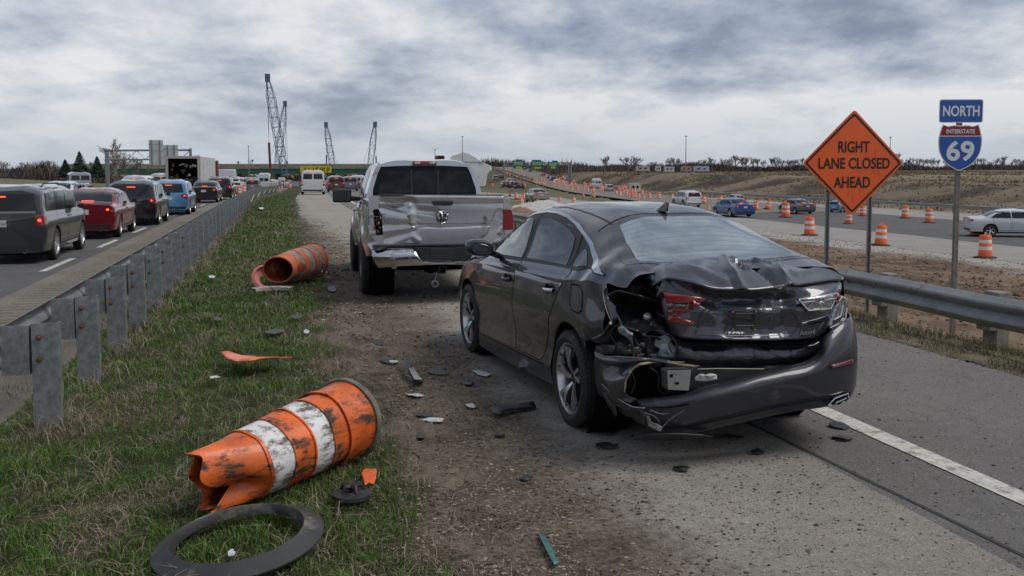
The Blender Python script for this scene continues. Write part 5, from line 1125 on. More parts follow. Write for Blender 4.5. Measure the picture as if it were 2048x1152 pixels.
def shield():
    c=AT(1920,294,14.5); n_=AT(1921,222,14.5); a=math.radians(-16); r=empty('route_marker',(c.x,c.y,-.80),a,'blue NORTH Interstate 69 shield sign on a weathered post','road sign')
    H0=c.z+.8; N0=n_.z+.8
    b=B(); b.box(-.035,.035,.02,.09,-.5,N0-.12); p=b.build('post',POSTM,r,smooth=False,bevel=.006); p.rotation_euler=(0,0,0)
    b=B(); b.box(-.03,.03,.012,.1,N0-.20,N0+.17); b.build('post_cap',STL,r,smooth=False)
    w,h=.33,.178
    plate('north_plate',[(x,z+N0) for x,z in rpoly([(-w,-h),(w,-h),(w,h),(-w,h)],.04)],0,.006,SWH,r); w-=.012;h-=.012
    plate('north_face',[(x,z+N0) for x,z in rpoly([(-w,-h),(w,-h),(w,h),(-w,h)],.032)],-.002,.003,SBLU,r)
    word('NORTH',0,N0,.165,r,SWH,-.004,.55,.006)
    def sh(k):
        R=[(0,.325),(.10,.333),(.20,.318),(.265,.345),(.31,.235),(.335,.10),(.325,-.03),(.27,-.17),(.17,-.28),(.07,-.335),(0,-.365)]
        P=[(x*.985,z) for x,z in R]; P=P+[(-x,z) for x,z in P[-2:0:-1]]
        return [(x*k,z*k) for x,z in P]
    sp=lambda P,n=60:[(v.x,v.y) for v in spline([Vector((x,z,0)) for x,z in P+[P[0]]],n)[:-1]]
    plate('shield_plate',[(x,z+H0) for x,z in sp(sh(1.0))],0,.006,SWH,r)
    P=sp(sh(.955)); zc=.165
    lowp=[(x,z) for x,z in P if z<zc-.005]; hi=[(x,z) for x,z in P if z>zc+.012]
    # order lower part by angle
    lo=sorted(lowp,key=lambda q:math.atan2(q[0],-q[1]-0.0+.0) if True else 0)
    xe=max(x for x,z in lowp); lo=[(-xe,zc-.005)]+[q for q in lo]+[(xe,zc-.005)]
    hi=sorted(hi,key=lambda q:-q[0]); xt=max(x for x,z in hi)
    plate('shield_face',[(x,z+H0) for x,z in lo],-.002,.003,SBLU,r)
    plate('shield_crown',[(x,z+H0) for x,z in [(-xt-.004,zc+.010)]+[(xt+.004,zc+.010)]+hi],-.002,.003,SRED,r)
    word('INTERSTATE',0,H0+.238,.068,r,SWH,-.004,.43,.002); word('69',0.005,H0-.06,.315,r,SWH,-.004,.42,.012)
    return r
shield()
# ---- traffic drums ----
OP=mat('drum_orange',(.80,.135,.025),.5,var=.14,vscale=4,dirt=(.10,.05,.03),dscale=6,damt=.2); WP=mat('drum_white',(.68,.67,.65),.5,var=.12,vscale=5,dirt=(.2,.18,.16),dscale=7,damt=.2); RBB=mat('base_rubber',(.022,.021,.021),.8,dirt=(.12,.10,.08),dscale=8,damt=.35)
def drum_profile():
    """(z, r, material) rings from base to top, with steps between the bands"""
    segs=[(.0,.16,.292,.290,0),(.16,.335,.280,.275,0),(.335,.485,.272,.268,1),(.485,.625,.262,.258,0),(.625,.775,.252,.248,1),(.775,.95,.240,.232,0)]
    return segs
def make_drum(parent_parts=True):
    r=empty('traffic_drum')
    b=B()
    for z0,z1,r0,r1,mi in drum_profile():
        if mi==0: b.lathe([(r0-.006,z0),(r0,z0+.008),(r1,z1-.008),(r1-.006,z1)],n=24)
    b.lathe([(.226,.94),(.22,.965),(.12,.975),(0,.975)],n=24); b.build('barrel',OP,r)
    for z0,z1,r0,r1,mi in drum_profile():
        if mi==1: q=B(); q.lathe([(r0-.008,z0),(r0-.001,z0+.004),(r1-.001,z1-.004),(r1-.008,z1)],n=24); q.build('reflective_band',WP,r)
    h=B(); h.tube([(-.09,0,.97),(-.085,0,1.02),(-.05,0,1.05),(.05,0,1.05),(.085,0,1.02),(.09,0,.97)],.018,6); h.build('handle',OP,r)
    q=B(); q.lathe([(.29,.06),(.33,.055),(.45,.03),(.46,.0),(.28,.0)],n=28); q.build('rubber_base',RBB,r); return r
def far_drum(h=1.):
    b=B()
    for z0,z1,r0,r1,mi in drum_profile(): b.lathe([(r0-.004,z0),(r0,z0+.006),(r1,z1-.006),(r1-.004,z1)],n=10,mi=mi)
    b.lathe([(.23,.95),(.18,.99),(0,1.0)],n=10); b.lathe([(.29,.05),(.45,.03),(.46,0)],n=12,mi=2); return b
_gx=np.arange(-40,420,3.); _gy=np.arange(50,900,3.); _gh=None
def hq(x,y):
    global _gh
    if _gh is None: X_,Y_=np.meshgrid(_gx,_gy,indexing='ij'); _gh=H(X_,Y_,True,False)
    i=min(max((x+40)/3,0),len(_gx)-2.001); j=min(max((y-50)/3,0),len(_gy)-2.001); a,b=int(i),int(j); u,v=i-a,j-b
    return float((_gh[a,b]*(1-u)+_gh[a+1,b]*u)*(1-v)+(_gh[a,b+1]*(1-u)+_gh[a+1,b+1]*u)*v)
def drums():
    # near ones: px, py of base, apparent height px, label
    N=[(1970,516,46,'nearest orange drum on the pale shoulder, at the right edge beside the guardrail'),(1761,491,41,'orange drum with amber lamp right of the orange sign posts'),(1619,471,37,'orange drum left of the orange sign posts on the pale shoulder'),
       (1951,472,36,'orange drum by the rear of the white sedan'),(1858,446,28,'orange drum on far shoulder, left of the blue sign post'),(1810,437,25,'orange drum on far shoulder, second left of the blue sign post'),(1697,448,24,'orange drum directly under the tip of the orange sign'),
       (1571,435,30,'orange drum in front of the dark sedan on the far road'),(1416,424,14,'small orange drum half hidden behind the dark sedan roof'),(1337,415,11,'orange drum top showing over the roof beside the antenna fin'),(1512,421,18,'orange drum between the blue car and the dark car'),
       (1535,419,20,'tilted orange drum on the far road near the dark car'),(1440,409,18,'orange drum on far shoulder behind the white SUV'),(1407,408,17,'orange drum just right of the white SUV'),(1478,421,22,'orange drum behind the blue car'),(1725,432,20,'orange drum behind the right sign post')]
    p=None; G_='orange traffic drums across the work zone'
    dm=None
    for i,(px,py,h,lab) in enumerate(N):
        D=.98*F/h; c=AT(px,py,D); z=hz(c.x,c.y)+.10
        g=G(px,py,-2.12 if h<60 else 0); 
        pos=g; 
        if p is None: p=make_drum(); o=p
        else: o=copy_tree(p)
        o.location=(g.x,g.y,-2.095); o.rotation_euler=(random.uniform(-.03,.03),random.uniform(-.04,.04),random.uniform(0,6)); s=h/(.99*F/depth(g)); o.scale=(s,s,s)
        if 'tilted' in lab: o.rotation_euler=(0,.25,0)
        tag(o,lab,'drum',G_)
        if h>35 and i<3:
            L_=B(); L_.box(-.045,.045,-.02,.02,.99,1.09); l=L_.build('warning_lamp',mat('amber_lamp',(.55,.22,.02),.3,coat=1.),o,smooth=False,bevel=.01); l.rotation_euler=(0,0,-o.rotation_euler[2])
    # smaller single-mesh drums traced along the far lanes
    fd=far_drum().build('traffic_drum',[OP,WP,RBB],None)
    src=[(1043,414,20),(1119,408,15),(1148,409,16),(1187,396,13),(1167,395,8),(1205,386,9),(1240,394,11),(1264,396,12),(1299,399,14),(1318,400,15),(1345,399,12),(1348,406,12),(1385,411,12),(1278,410,11),
         (1033,398,13),(1048,399,12),(1096,402,12),(1075,408,10),(985,374,8),(986,391,6),(1020,392,9),(1025,380,8),(970,372,7),(975,391,7),(1049,377,9),(968,396,8),(1130,376,7),(1143,383,8),(1126,368,7),(1156,386,8)]
    for k in range(74):   # dense cluster on the shoulder of the rising road
        t=random.random(); px=1105+t*185+random.uniform(-10,10); py=366+t*28+random.uniform(-9,8); src.append((px,py,6.5+t*5))
    for k in range(34):
        t=random.random(); px=1000+t*95+random.uniform(-4,4); py=344+t*30+random.uniform(-5,3); src.append((px,py,4+t*3.0))
    for k in range(26):
        t=random.random(); px=988+t*180; py=338+t*48+random.uniform(-1,1); src.append((px+10*t,py,3.4+t*5))
    used=False; seen=[]
    for i,(px,py,h) in enumerate(src):
        # meet the terrain along the pixel ray
        d=ray(px,py); t=30.; hit=None
        while t<700:
            q=Vector((0,0,CZ))+d*t
            if q.z<hq(q.x,q.y)+.10: hit=q; break
            t*=1.006
        if hit is None: continue
        o=fd if not used else fd.copy()
        if used: COL.objects.link(o)
        used=True; s=h*depth(hit)/F/1.0; s=max(.55,min(1.7,s)); o.location=(hit.x,hit.y,hz(hit.x,hit.y)+.08); o.scale=(s,s,s); o.rotation_euler=(random.uniform(-.06,.06),random.uniform(-.06,.06),0)
        reg='orange drum on the lower pale road near the silver car' if px<1100 and py>368 else ('orange drum in the dense crowd of drums beside the rising road' if px>1100 and i>=30 else ('tiny orange drum lining the rising road below the green signs' if i>=30 else 'small orange drum on the far side of the right highway'))
        tag(o,reg,'drum',reg.replace('orange drum','orange drums').replace('tiny orange drums','tiny orange drums'))
drums()
# second spot: pair in the traffic lane on the left
fdl=None
for (px,py,h,lab) in ((398,437-2,0,''),):
    pass
for (px,py,h,lab) in ((478,391,18,'orange drum stack between left guardrail and queue, left one'),(488,388,19,'orange drum stack between left guardrail and queue, right one'),(396,404,20,'orange drum squeezed between the blue SUV and dark sedan'),(564,379,8,'small orange drum at the far end of the grass verge'),(580,377,11,'taller orange drum at the far end of the grass verge'),(604,375,8,'orange drum just left of the white van')):
    src=[o for o in bpy.data.objects if o.name.startswith('traffic_drum') and o.type=='MESH'][0]
    o=src.copy(); COL.objects.link(o); g=G(px,py,-.3 if px<500 else -.5); z=-.3+float(zroad(g.y)); g=G(px,py,z); o.location=g; s=h*depth(g)/F; o.scale=(s*.9,s*.9,s); o.rotation_euler=(0,0,0); tag(o,lab,'drum','orange drums by the left queue')
# ---- crushed drum in the foreground ----
def crushed_drum():
    OD=mat('dirty_orange',(.62,.115,.016),.45,coat=.12,var=.35,vscale=5,dirt=(.045,.032,.022),dscale=6,damt=.58,crisp=.45,dst=(1.,1.,2.6),bump=.002,bscale=30); WD=mat('dirty_white',(.66,.65,.64),.5,var=.12,vscale=8,dirt=(.11,.10,.085),dscale=7,damt=.66,crisp=.45,dst=(1.,1.,2.6),bump=.002,bscale=30); RD=mat('dirty_rim',(.15,.14,.11),.8,var=.3,vscale=12,dirt=(.06,.055,.04),dscale=10,damt=.5)
    A=Vector((.40,5.90,.236)); E=Vector((-.55,4.90,.13)); ax=(E-A).normalized(); up=Vector((0,0,1)); sd=ax.cross(up).normalized(); up=sd.cross(ax).normalized()
    root=empty('crushed_traffic_drum',(.1,5.7,0),0,'big muddy orange and white drum lying crushed on the grass','drum')
    off=Vector(root.location)
    def ring(s,r,n=72):
        k=float(sstep(.90,1.24,s)); k0=float(sstep(.2,.9,s)); out=[]
        for i in range(n):
            th=2*math.pi*i/n; c,sn=math.cos(th),math.sin(th)   # c: side (towards camera-right is +sd?), sn: up
            rr=r*(1+.012*math.sin(3*th+s*6)+.010*math.sin(5*th-s*9))
            rr*=1-.05*k0*math.exp(-((((th-1.9+math.pi)%(2*math.pi))-math.pi)/.35)**2)
            for (t0,w,a) in ((math.pi+.45,.38,.45),(.3,.5,.25),(1.2,.3,.10)):
                d=((th-t0+math.pi)%(2*math.pi))-math.pi; rr*=1-k*a*math.exp(-(d/w)**2)
            x=c*rr*(1-.62*k); y=sn*rr*(1+.10*k)
            d2=((th-math.pi-.45+math.pi)%(2*math.pi))-math.pi; s2=s-k*.15*math.exp(-(d2/.42)**2)+k*.035*math.sin(th*5)+k*.05*math.sin(th-.4)+k*.09
            p=A+ax*s2*.90+sd*x+up*y
            if p.z<.004: p.z=.004+(p.z)*.05
            out.append(p-off)
        return out
    def R(s): return .243-.035*min(s,1.0)/1.0
    def seg(name,s0,s1,m,dr=0.,n=10,ridge=False,closed=False):
        rows=[ring(s0,R(s0)+dr-.010)]+[ring(s0+(s1-s0)*i/n,R(s0+(s1-s0)*i/n)+dr) for i in range(n+1)]+[ring(s1,R(s1)+dr-.010)]
        b=B(); b.grid(rows,closed=True); o=b.build(name,m,root,angle=40,recalc=True); md=o.modifiers.new('s','SOLIDIFY'); md.thickness=.004; md.offset=-1; return o
    seg('barrel',.035,.28,OD,n=8); seg('barrel',.28,.43,OD,-.006,n=6); seg('ridge',.262,.292,OD,.010,n=4)
    seg('reflective_band',.43,.60,WD,-.008,n=8); seg('ridge',.422,.434,OD,.001,n=2); seg('ridge',.597,.610,OD,-.002,n=2)
    seg('barrel',.61,.775,OD,-.010,n=8); seg('ridge',.772,.785,OD,-.003,n=2); seg('reflective_band',.785,.955,WD,-.012,n=8); seg('ridge',.952,.968,OD,-.004,n=2)
    seg('crushed_end',.968,1.235,OD,-.012,n=26)
    b=B(); b.grid([ring(-.005,.238),ring(-.005,.258),ring(.02,.262),ring(.036,.256),ring(.036,.238)],closed=True); b.build('rim',RD,root,angle=40)
    b=B(); r0=ring(.0,.24); r1=ring(.03,.02); b.grid([r0,r1],closed=True); b.build('drum_floor',RD,root)
crushed_drum()
def rubber_ring():
    c=G(478,1079,.03); m=mat('ring_rubber',(.030,.029,.029),.55,coat=.15,var=.3,vscale=5,dirt=(.17,.155,.135),dscale=4.5,damt=.42)
    b=B(); b.lathe([(.300,.0),(.304,.042),(.312,.052),(.325,.046),(.36,.028),(.40,.008),(.40,.0)],n=96)
    o=b.build('rubber_ring',m,None,angle=35); o.location=(c.x+.0,c.y+.02,.012); o.rotation_euler=(math.radians(3),math.radians(-5.5),0)
    tag(o,'scuffed black rubber drum base ring lying in the grass at the bottom','rubber ring')
rubber_ring()
def fallen_drum():
    OF=mat('faded_orange',(.60,.15,.06),.55,var=.2,vscale=5,dirt=(.2,.14,.11),dscale=6,damt=.4); WF=mat('faded_white',(.34,.29,.26),.6,var=.3,vscale=8,dirt=(.2,.12,.09),dscale=9,damt=.5); IN=mat('drum_inside',(.30,.06,.02),.6,var=.4,vscale=6)
    A=G(557,560,.24); A=Vector((A.x,15.05,.25)); ax=Vector((.62,1.0,.03)).normalized(); up=Vector((0,0,1)); sd=ax.cross(up).normalized(); up=sd.cross(ax).normalized(); root=empty('fallen_traffic_drum',(A.x,A.y,0),0,'faded orange drum lying on its side, its open end towards the camera','drum'); off=Vector(root.location)
    def ring(s,r,n=40): 
        sq=1-.14*(1-min(s/.3,1))
        return [A+ax*s+sd*math.cos(t)*r*(2-sq)+up*math.sin(t)*r*sq-off for t in [2*math.pi*i/n for i in range(n)]]
    for s0,s1,r0,r1,m in ((0,.26,.235,.245,OF),(.26,.40,.246,.252,WF),(.40,.54,.26,.265,OF),(.54,.70,.264,.27,WF),(.70,.80,.28,.282,OF),(.80,.92,.28,.28,WF),(.92,1.06,.29,.292,OF)):
        b=B(); b.grid([ring(s0,r0-.006),ring(s0+.008,r0),ring(s1-.008,r1),ring(s1,r1-.006)],closed=True); b.build('reflective_band' if m is WF else 'barrel',m,root,angle=40,recalc=True)
    b=B(); b.grid([ring(.0,.23),ring(.9,.24),ring(.9,.0)],closed=True); b.build('inside',IN,root)
    b=B(); b.grid([ring(-.012,.222),ring(-.012,.240),ring(.012,.244)],closed=True); b.build('mouth_rim',OF,root)
    # broken rim pieces in front
    b=B(); rows=[]
    for i in range(15):
        th=math.radians(15+150*i/14); rows.append([Vector((.34*math.cos(th)*r,.34*math.sin(th)*r*.8,z)) for r,z in ((1.0,.05),(.93,.075),(.72,.06),(.70,.02))])
    b.grid(rows); o=b.build('rim_fragment',WF,None); o.location=G(545,586,.0); tag(o,'curved faded orange rim fragment in front of the open end of the fallen drum','drum fragment'); 
    b=B(); b.lathe([(.10,0),(.22,.03),(.24,.06),(.2,.09)],n=24,a0=1.5,a1=4.8); o=b.build('rim_fragment',mat('pink_plastic',(.5,.14,.12),.5),None); o.location=G(532,560,.08); o.rotation_euler=(1.0,0,.3); tag(o,'pinkish curved fragment leaning on the left side of the fallen drum','drum fragment')
fallen_drum()
# ---- debris ----
BP=mat('broken_black',(.017,.017,.018),.45,dirt=(.09,.075,.06),dscale=12,damt=.35); WB=mat('broken_white',(.50,.51,.52),.45,dirt=(.2,.18,.15),dscale=14,damt=.35); OS=mat('orange_shard_mat',(.72,.14,.045),.45,coat=.3,var=.08,vscale=8,dirt=(.25,.10,.06),dscale=9,damt=.2); GG=mat('green_strip',(.03,.13,.115),.35,coat=.5,var=.2,vscale=20); SM=mat('silver_shard',(.34,.34,.31),.3,.6,dirt=(.12,.1,.07),dscale=10,damt=.4)
def shard(name,lab,cat,outline,m,curl=.03,th=.005,z=.006,group=None,jag=.0,seed=0,lift=None):
    """outline traced on the photograph, laid on the ground as a curled sheet with thickness"""
    P=[G(*q,z) for q in outline]; c=sum(P,Vector())/len(P); P=[c+(p-c)*.92 for p in P]; rs=random.Random(seed)
    if jag:
        Q=[]
        for i,p in enumerate(P):
            q=P[(i+1)%len(P)]; Q.append(p)
            for k in range(1,4): Q.append(p.lerp(q,k/4)+Vector((rs.uniform(-jag,jag),rs.uniform(-jag,jag),0)))
        P=Q
    bm=bmesh.new(); bm.faces.new([bm.verts.new(p-c) for p in P]); bmesh.ops.triangulate(bm,faces=bm.faces)
    lo=[min(v.co[k] for v in bm.verts) for k in (0,1)]; hi=[max(v.co[k] for v in bm.verts) for k in (0,1)]
    for k in (0,1):
        for i in range(1,7):
            co=Vector((0,0,0)); co[k]=lo[k]+(hi[k]-lo[k])*i/7+.0001; no=Vector((0,0,0)); no[k]=1; bmesh.ops.bisect_plane(bm,geom=bm.verts[:]+bm.edges[:]+bm.faces[:],dist=1e-6,plane_co=co,plane_no=no)
    L_=max(hi[0]-lo[0],hi[1]-lo[1])
    curl*=.38 if L_<.5 else .8
    for v in bm.verts: v.co.z+=curl*math.sin(v.co.x/L_*3+seed)*math.cos(v.co.y/L_*4+seed*2)+curl*.5*nz(v.co+c,9,seed)*2
    mn=min(v.co.z for v in bm.verts)
    for v in bm.verts: v.co.z-=mn
    bmesh.ops.recalc_face_normals(bm,faces=bm.faces)
    if sum(f.normal.z for f in bm.faces)<0: bmesh.ops.reverse_faces(bm,faces=bm.faces)
    me=bpy.data.meshes.new(name); bm.to_mesh(me); bm.free(); me.materials.append(m); me.polygons.foreach_set('use_smooth',[True]*len(me.polygons)); me.set_sharp_from_angle(angle=math.radians(30))
    o=link(bpy.data.objects.new(name,me)); o.location=(c.x,c.y,z); md=o.modifiers.new('s','SOLIDIFY'); md.thickness=th; md.offset=1; tag(o,lab,cat,group); return o
def debris():
    shard('plastic_shard','long bright orange shard lying on the grass above the crushed drum','plastic shard',[(435,712),(452,709),(520,716),(592,717),(560,724),(540,729),(500,740),(470,733),(448,722)],OS,.05,.01,.05,seed=1)
    shard('plastic_shard','small square orange shard beside the crushed drum base','plastic shard',[(726,942),(754,940),(753,960),(747,971),(737,968),(730,974),(721,950)],OS,.012,.008,.02,jag=.004,seed=2)
    r=empty('hub_fragment',G(704,992,.012),0,'black disc-shaped hub fragment at the dirt edge below the orange square','debris'); b=B(); b.lathe([(.112,0),(.108,.02),(.06,.035),(.03,.03),(0,.03)],n=32); b.build('disc',BP,r,angle=30)
    for k in range(5): b=B(); a=k*1.26; b.tube([(0,0,.05),(.05*math.cos(a),.05*math.sin(a),.062),(.07*math.cos(a),.07*math.sin(a),.03)],[.02,.014,.006],6); b.build('fin',BP,r)
    o=shard('trim_strip','long black trim strip left of the sedan rear wheel','trim strip',[(977,824),(1040,811),(1070,806),(1076,815),(1052,819),(1010,827),(1000,834),(984,834)],BP,.03,.012,.02,seed=3)
    o=shard('trim_panel','broken silver and black trim panel in the middle of the dirt','trim panel',[(804,725),(812,728),(830,757),(850,760),(848,768),(826,767),(815,752)],BP,.05,.012,.03,seed=4)
    s=shard('silver_face','x','y',[(816,737),(826,736),(845,760),(829,761)],SM,.01,.004,.075,seed=4)
    del s['label']; del s['category']; s.parent=o; s.location=Vector(s.location)-Vector(o.location)
    shard('glass_strip','narrow green strip on the pavement at the bottom centre','glass strip',[(1076,1068),(1084,1064),(1100,1090),(1119,1131),(1109,1136),(1092,1105)],GG,.008,.008,.015,seed=5)
    L_=[((854,742),(868,740),(893,744),(900,750),(870,752),(858,749),'curled black shard right of the silver trim panel'),((745,680),(756,679),(768,688),(766,692),(750,691),(745,684),'upright black fragment alone on the upper dirt'),
       ((832,825),(838,824),(868,830),(866,838),(842,838),(830,834),'black bar shard just above the long white shard'),((927,765),(938,761),(948,766),(944,774),(932,773),(926,770),'small black lump between the white shards'),
       ((834,870),(843,866),(851,876),(846,881),(838,880),(833,876),'black cone-like chip below the bar shard'),((760,720),(775,718),(800,727),(786,730),(770,727),(760,724),'dark flake left of the silver trim panel'),
       ((655,576),(668,574),(674,580),(668,585),(658,584),(654,580),'dark lump on the dirt by the pickup rear tyre'),((1038,958),(1052,954),(1067,957),(1060,962),(1048,963),(1040,961),'flat dark chip on the pavement left of centre'),
       ((988,872),(998,869),(1011,872),(1004,876),(995,876),(990,875),'flat dark chip below the long trim strip'),((1345,936),(1362,932),(1383,940),(1372,945),(1355,943),(1346,940),'dark leaf-like chip in front of the sedan bumper'),
       ((1190,864),(1210,858),(1240,864),(1222,872),(1204,871),(1192,869),'dark shard under the torn bumper corner'),((1188,892),(1215,888),(1240,894),(1225,899),(1205,898),(1192,896),'flat dark shard on pavement below the torn corner'),
       ((1430,873),(1455,870),(1492,874),(1480,879),(1452,879),(1434,877),'black sliver in the shadow of the bumper'),((1655,850),(1680,847),(1702,856),(1690,860),(1668,857),(1656,853),'dark sliver beside the white line near the exhaust'),
       ((1662,873),(1680,872),(1708,881),(1695,884),(1678,881),(1664,877),'lower dark sliver beside the white line'),((580,632),(600,629),(608,636),(596,639),(585,638),(580,635),'black flake in the grass above the dirt'),
       ((528,665),(550,658),(572,660),(566,668),(548,672),(530,670),'dark ragged strip in the grass right of the guardrail'),((262,650),(268,645),(275,652),(272,658),(266,657),(262,654),'small black scrap at a guardrail post foot'),
       ((425,638),(436,636),(448,638),(444,642),(434,643),(426,641),'dark scrap in the grass near the guardrail'),((1500,905),(1515,902),(1530,906),(1520,910),(1508,909),(1502,907),'tiny dark chip right of the bumper shadow')]
    for i,q in enumerate(L_): shard('plastic_shard',q[-1],'plastic shard',list(q[:-1]),BP,.022,.006,.006,'dark broken plastic on the ground',.003,seed=10+i)
    W_=[((944,744),(962,743),(985,750),(975,754),(955,750),'pale white shard right of the black curled shard'),((930,810),(945,808),(952,814),(948,818),(934,816),'small white chip left of the long black trim'),((836,841),(860,838),(890,840),(886,845),(858,845),'long white shard below the black bar shard'),
        ((813,789),(835,788),(851,793),(835,796),(816,793),'pale flake below the silver trim panel'),((778,722),(792,722),(798,726),(785,727),(779,725),'white chip beside the dark flake'),((418,756),(432,752),(442,755),(434,759),(421,760),'crumpled white scrap in the grass by the orange shard'),((455,1107),(465,1103),(472,1108),(466,1115),(456,1114),'white scrap inside the rubber ring'),
        ((640,542),(650,540),(655,544),(648,547),(641,545),'white chip in the dirt by the pickup'),((416,553),(424,551),(432,554),(426,557),(418,556),'pale litter scrap in the upper grass'),((517,386+30),(524,414),(530,417),(524,420),(518,419),'pale litter scrap in the far grass'),((606,662),(612,659),(620,663),(616,668),(609,668),'pale scrap at grass edge')]
    for i,q in enumerate(W_): shard('white_shard',q[-1],'shard',list(q[:-1]),WB,.015,.006,.012,'pale broken pieces on the ground',.002,seed=40+i)
debris()
# ================= grass, straw, pebbles =================
def surf_z(x,y):
    xr=x-bend(y); z=H(x,y,True,True); pav=((xr>.85)&(xr<6.3)); return np.where(pav,np.maximum(z,zroad(y)),z)
def blades(name,x,y,h,w,lean,col,m,z=None,seed=1,tip=.35):
    n=len(x); r=np.random.RandomState(seed); z=surf_z(x,y) if z is None else z; az=r.uniform(0,2*np.pi,n); la=r.uniform(0,2*np.pi,n)
    dx,dy=np.cos(az)*w/2,np.sin(az)*w/2; lx,ly=np.cos(la)*lean*h,np.sin(la)*lean*h
    V=np.empty((n,5,3),np.float32); zb=z-.01
    V[:,0]=np.stack([x-dx,y-dy,zb],1); V[:,1]=np.stack([x+dx,y+dy,zb],1)
    V[:,2]=np.stack([x+dx*.75+lx*.30,y+dy*.75+ly*.30,z+h*.58],1); V[:,3]=np.stack([x-dx*.75+lx*.30,y-dy*.75+ly*.30,z+h*.58],1)
    V[:,4]=np.stack([x+lx,y+ly,z+h*(1-.25*np.minimum(lean,2.5)*.6)],1)
    b=(np.arange(n)*5)[:,None,None]; Q=(b+np.array([[0,1,2],[0,2,3],[3,2,4]])).reshape(-1,3)
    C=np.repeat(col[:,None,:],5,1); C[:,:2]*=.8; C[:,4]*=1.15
    return npmesh(name,V,Q,m,smooth=False,col=C.reshape(-1,3))
def grass():
    m=mat('grass_blade',(.1,.1,.1),.62,vcol='Col',spec=.25)
    r=np.random.RandomState(5)
    def pts(n,x0,x1,y0,y1,p=1.6):
        u=r.rand(n); y=(y0**(1-p)+(y1**(1-p)-y0**(1-p))*u)**(1/(1-p)); xr=r.uniform(x0,x1,n); return xr+bend(y),y,xr
    x,y,xr=pts(270000,-2.2,1.1,2.2,75,1.75)
    N2=fbm(x,y,2.2,4,67); N1=fbm(x,y,.35,4,61); cl=fbm(x,y,5.5,3,91); dens=(1-sstep(.15,.80,xr+.6*(N2-.5)+.6*(N1-.5)))*np.clip(.35+1.6*(cl-.3),.12,1)
    k=r.rand(len(x))<dens; x,y,xr,N2,N1,cl=x[k],y[k],xr[k],N2[k],N1[k],cl[k]; n=len(x)
    dist=np.hypot(x,y); sc=np.clip(dist/7,1,4.5)
    h=(.030+.105*cl**1.6*r.rand(n)+.015*r.rand(n))*(1+.12*(sc-1)); w=.0034*sc*(1+.5*r.rand(n))
    g=np.array([.056,.115,.017])[None]*(1-N1[:,None])+np.array([.118,.175,.038])[None]*N1[:,None]; g=g*r.uniform(.45,1.45,(n,1))*(.6+.8*cl[:,None])
    straw=(r.rand(n)<np.clip(.05+.42*sstep(.50,.72,N2)+.10*(1-cl),0,1)); s=np.array([.30,.25,.175])[None]*r.uniform(.3,1.25,(n,1)); col=np.where(straw[:,None],s,g)
    lean=np.where(straw,r.uniform(.8,2.4,n),r.uniform(.15,1.1,n))
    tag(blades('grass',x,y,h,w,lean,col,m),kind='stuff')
    # dead stalks: around posts, in tufts, and over the dirt edge
    X=[];Y=[];Hh=[];Lc=[]
    for j in range(70):
        py=7.35+1.5*j; 
        if py<3: continue
        k=int(260/(1+py*.05)); X.append(-1.62+bend(py)+r.normal(0,.13,k)); Y.append(py+r.normal(0,.20,k)); Hh.append(r.uniform(.06,.22,k)); Lc.append(r.uniform(.5,1.8,k))
    for j in range(160):
        ty=2.4+r.rand()**1.8*35; tx=r.uniform(-1.7,.6); k=34; X.append(tx+bend(ty)+r.normal(0,.07,k)); Y.append(ty+r.normal(0,.09,k)); Hh.append(r.uniform(.04,.13,k)); Lc.append(r.uniform(.8,2.2,k))
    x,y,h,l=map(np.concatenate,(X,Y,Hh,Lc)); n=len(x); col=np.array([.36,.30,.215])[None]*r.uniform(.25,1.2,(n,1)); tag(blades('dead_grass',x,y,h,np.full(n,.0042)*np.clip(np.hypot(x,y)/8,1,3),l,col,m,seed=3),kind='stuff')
    x,y,xr=pts(52000,-.2,3.4,2.2,30,1.9); k=r.rand(len(x))<np.clip(.9*np.exp(-np.maximum(xr-.6,0)/.55),0,1)*sstep(-.3,.4,xr); x,y=x[k],y[k]; n=len(x)
    col=np.array([.30,.24,.17])[None]*r.uniform(.2,1.3,(n,1)); tag(blades('straw_litter',x,y,r.uniform(.012,.05,n),np.full(n,.0035)*np.clip(np.hypot(x,y)/6,1,3),r.uniform(1.6,4,n),col,m,seed=4),kind='stuff')
    # right verge by the rail
    x,y,xr=pts(60000,6.25,9.6,3.0,60,1.5); d=np.hypot(x,y); cl=fbm(x,y,1.7,3,95); k=r.rand(len(x))<np.clip((cl-.34)*3.5,0,1)*(1-sstep(8.6,9.6,xr)); x,y,d,cl=x[k],y[k],d[k],cl[k]; n=len(x)
    st=r.rand(n)<.42+.3*(fbm(x,y,.8,2,97)>.5); g=np.array([.085,.105,.030])[None]*r.uniform(.6,1.4,(n,1)); s=np.array([.26,.215,.13])[None]*r.uniform(.45,1.2,(n,1))
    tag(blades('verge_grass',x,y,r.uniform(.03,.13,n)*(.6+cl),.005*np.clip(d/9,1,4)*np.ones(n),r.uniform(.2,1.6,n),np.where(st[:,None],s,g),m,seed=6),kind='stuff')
    # thin line of grass at the rumble-strip shoulder edge
    x,y,xr=pts(16000,-2.75,-2.05,3.5,60,1.5); cl=fbm(x,y,.9,3,99); k=r.rand(len(x))<np.clip((cl-.42)*5,0,1)*(1-sstep(-2.5,-2.75,xr)*.0); x,y=x[k],y[k]; n=len(x)
    col=np.where((r.rand(n)<.5)[:,None],np.array([.08,.09,.03])[None],np.array([.2,.17,.1])[None])*r.uniform(.5,1.3,(n,1)); z=np.full(n,-.29)+zroad(y)
    tag(blades('edge_grass',x,y,r.uniform(.02,.08,n),.005*np.clip(np.hypot(x,y)/10,1,4),r.uniform(.3,1.8,n),col,m,z=z,seed=8),kind='stuff')
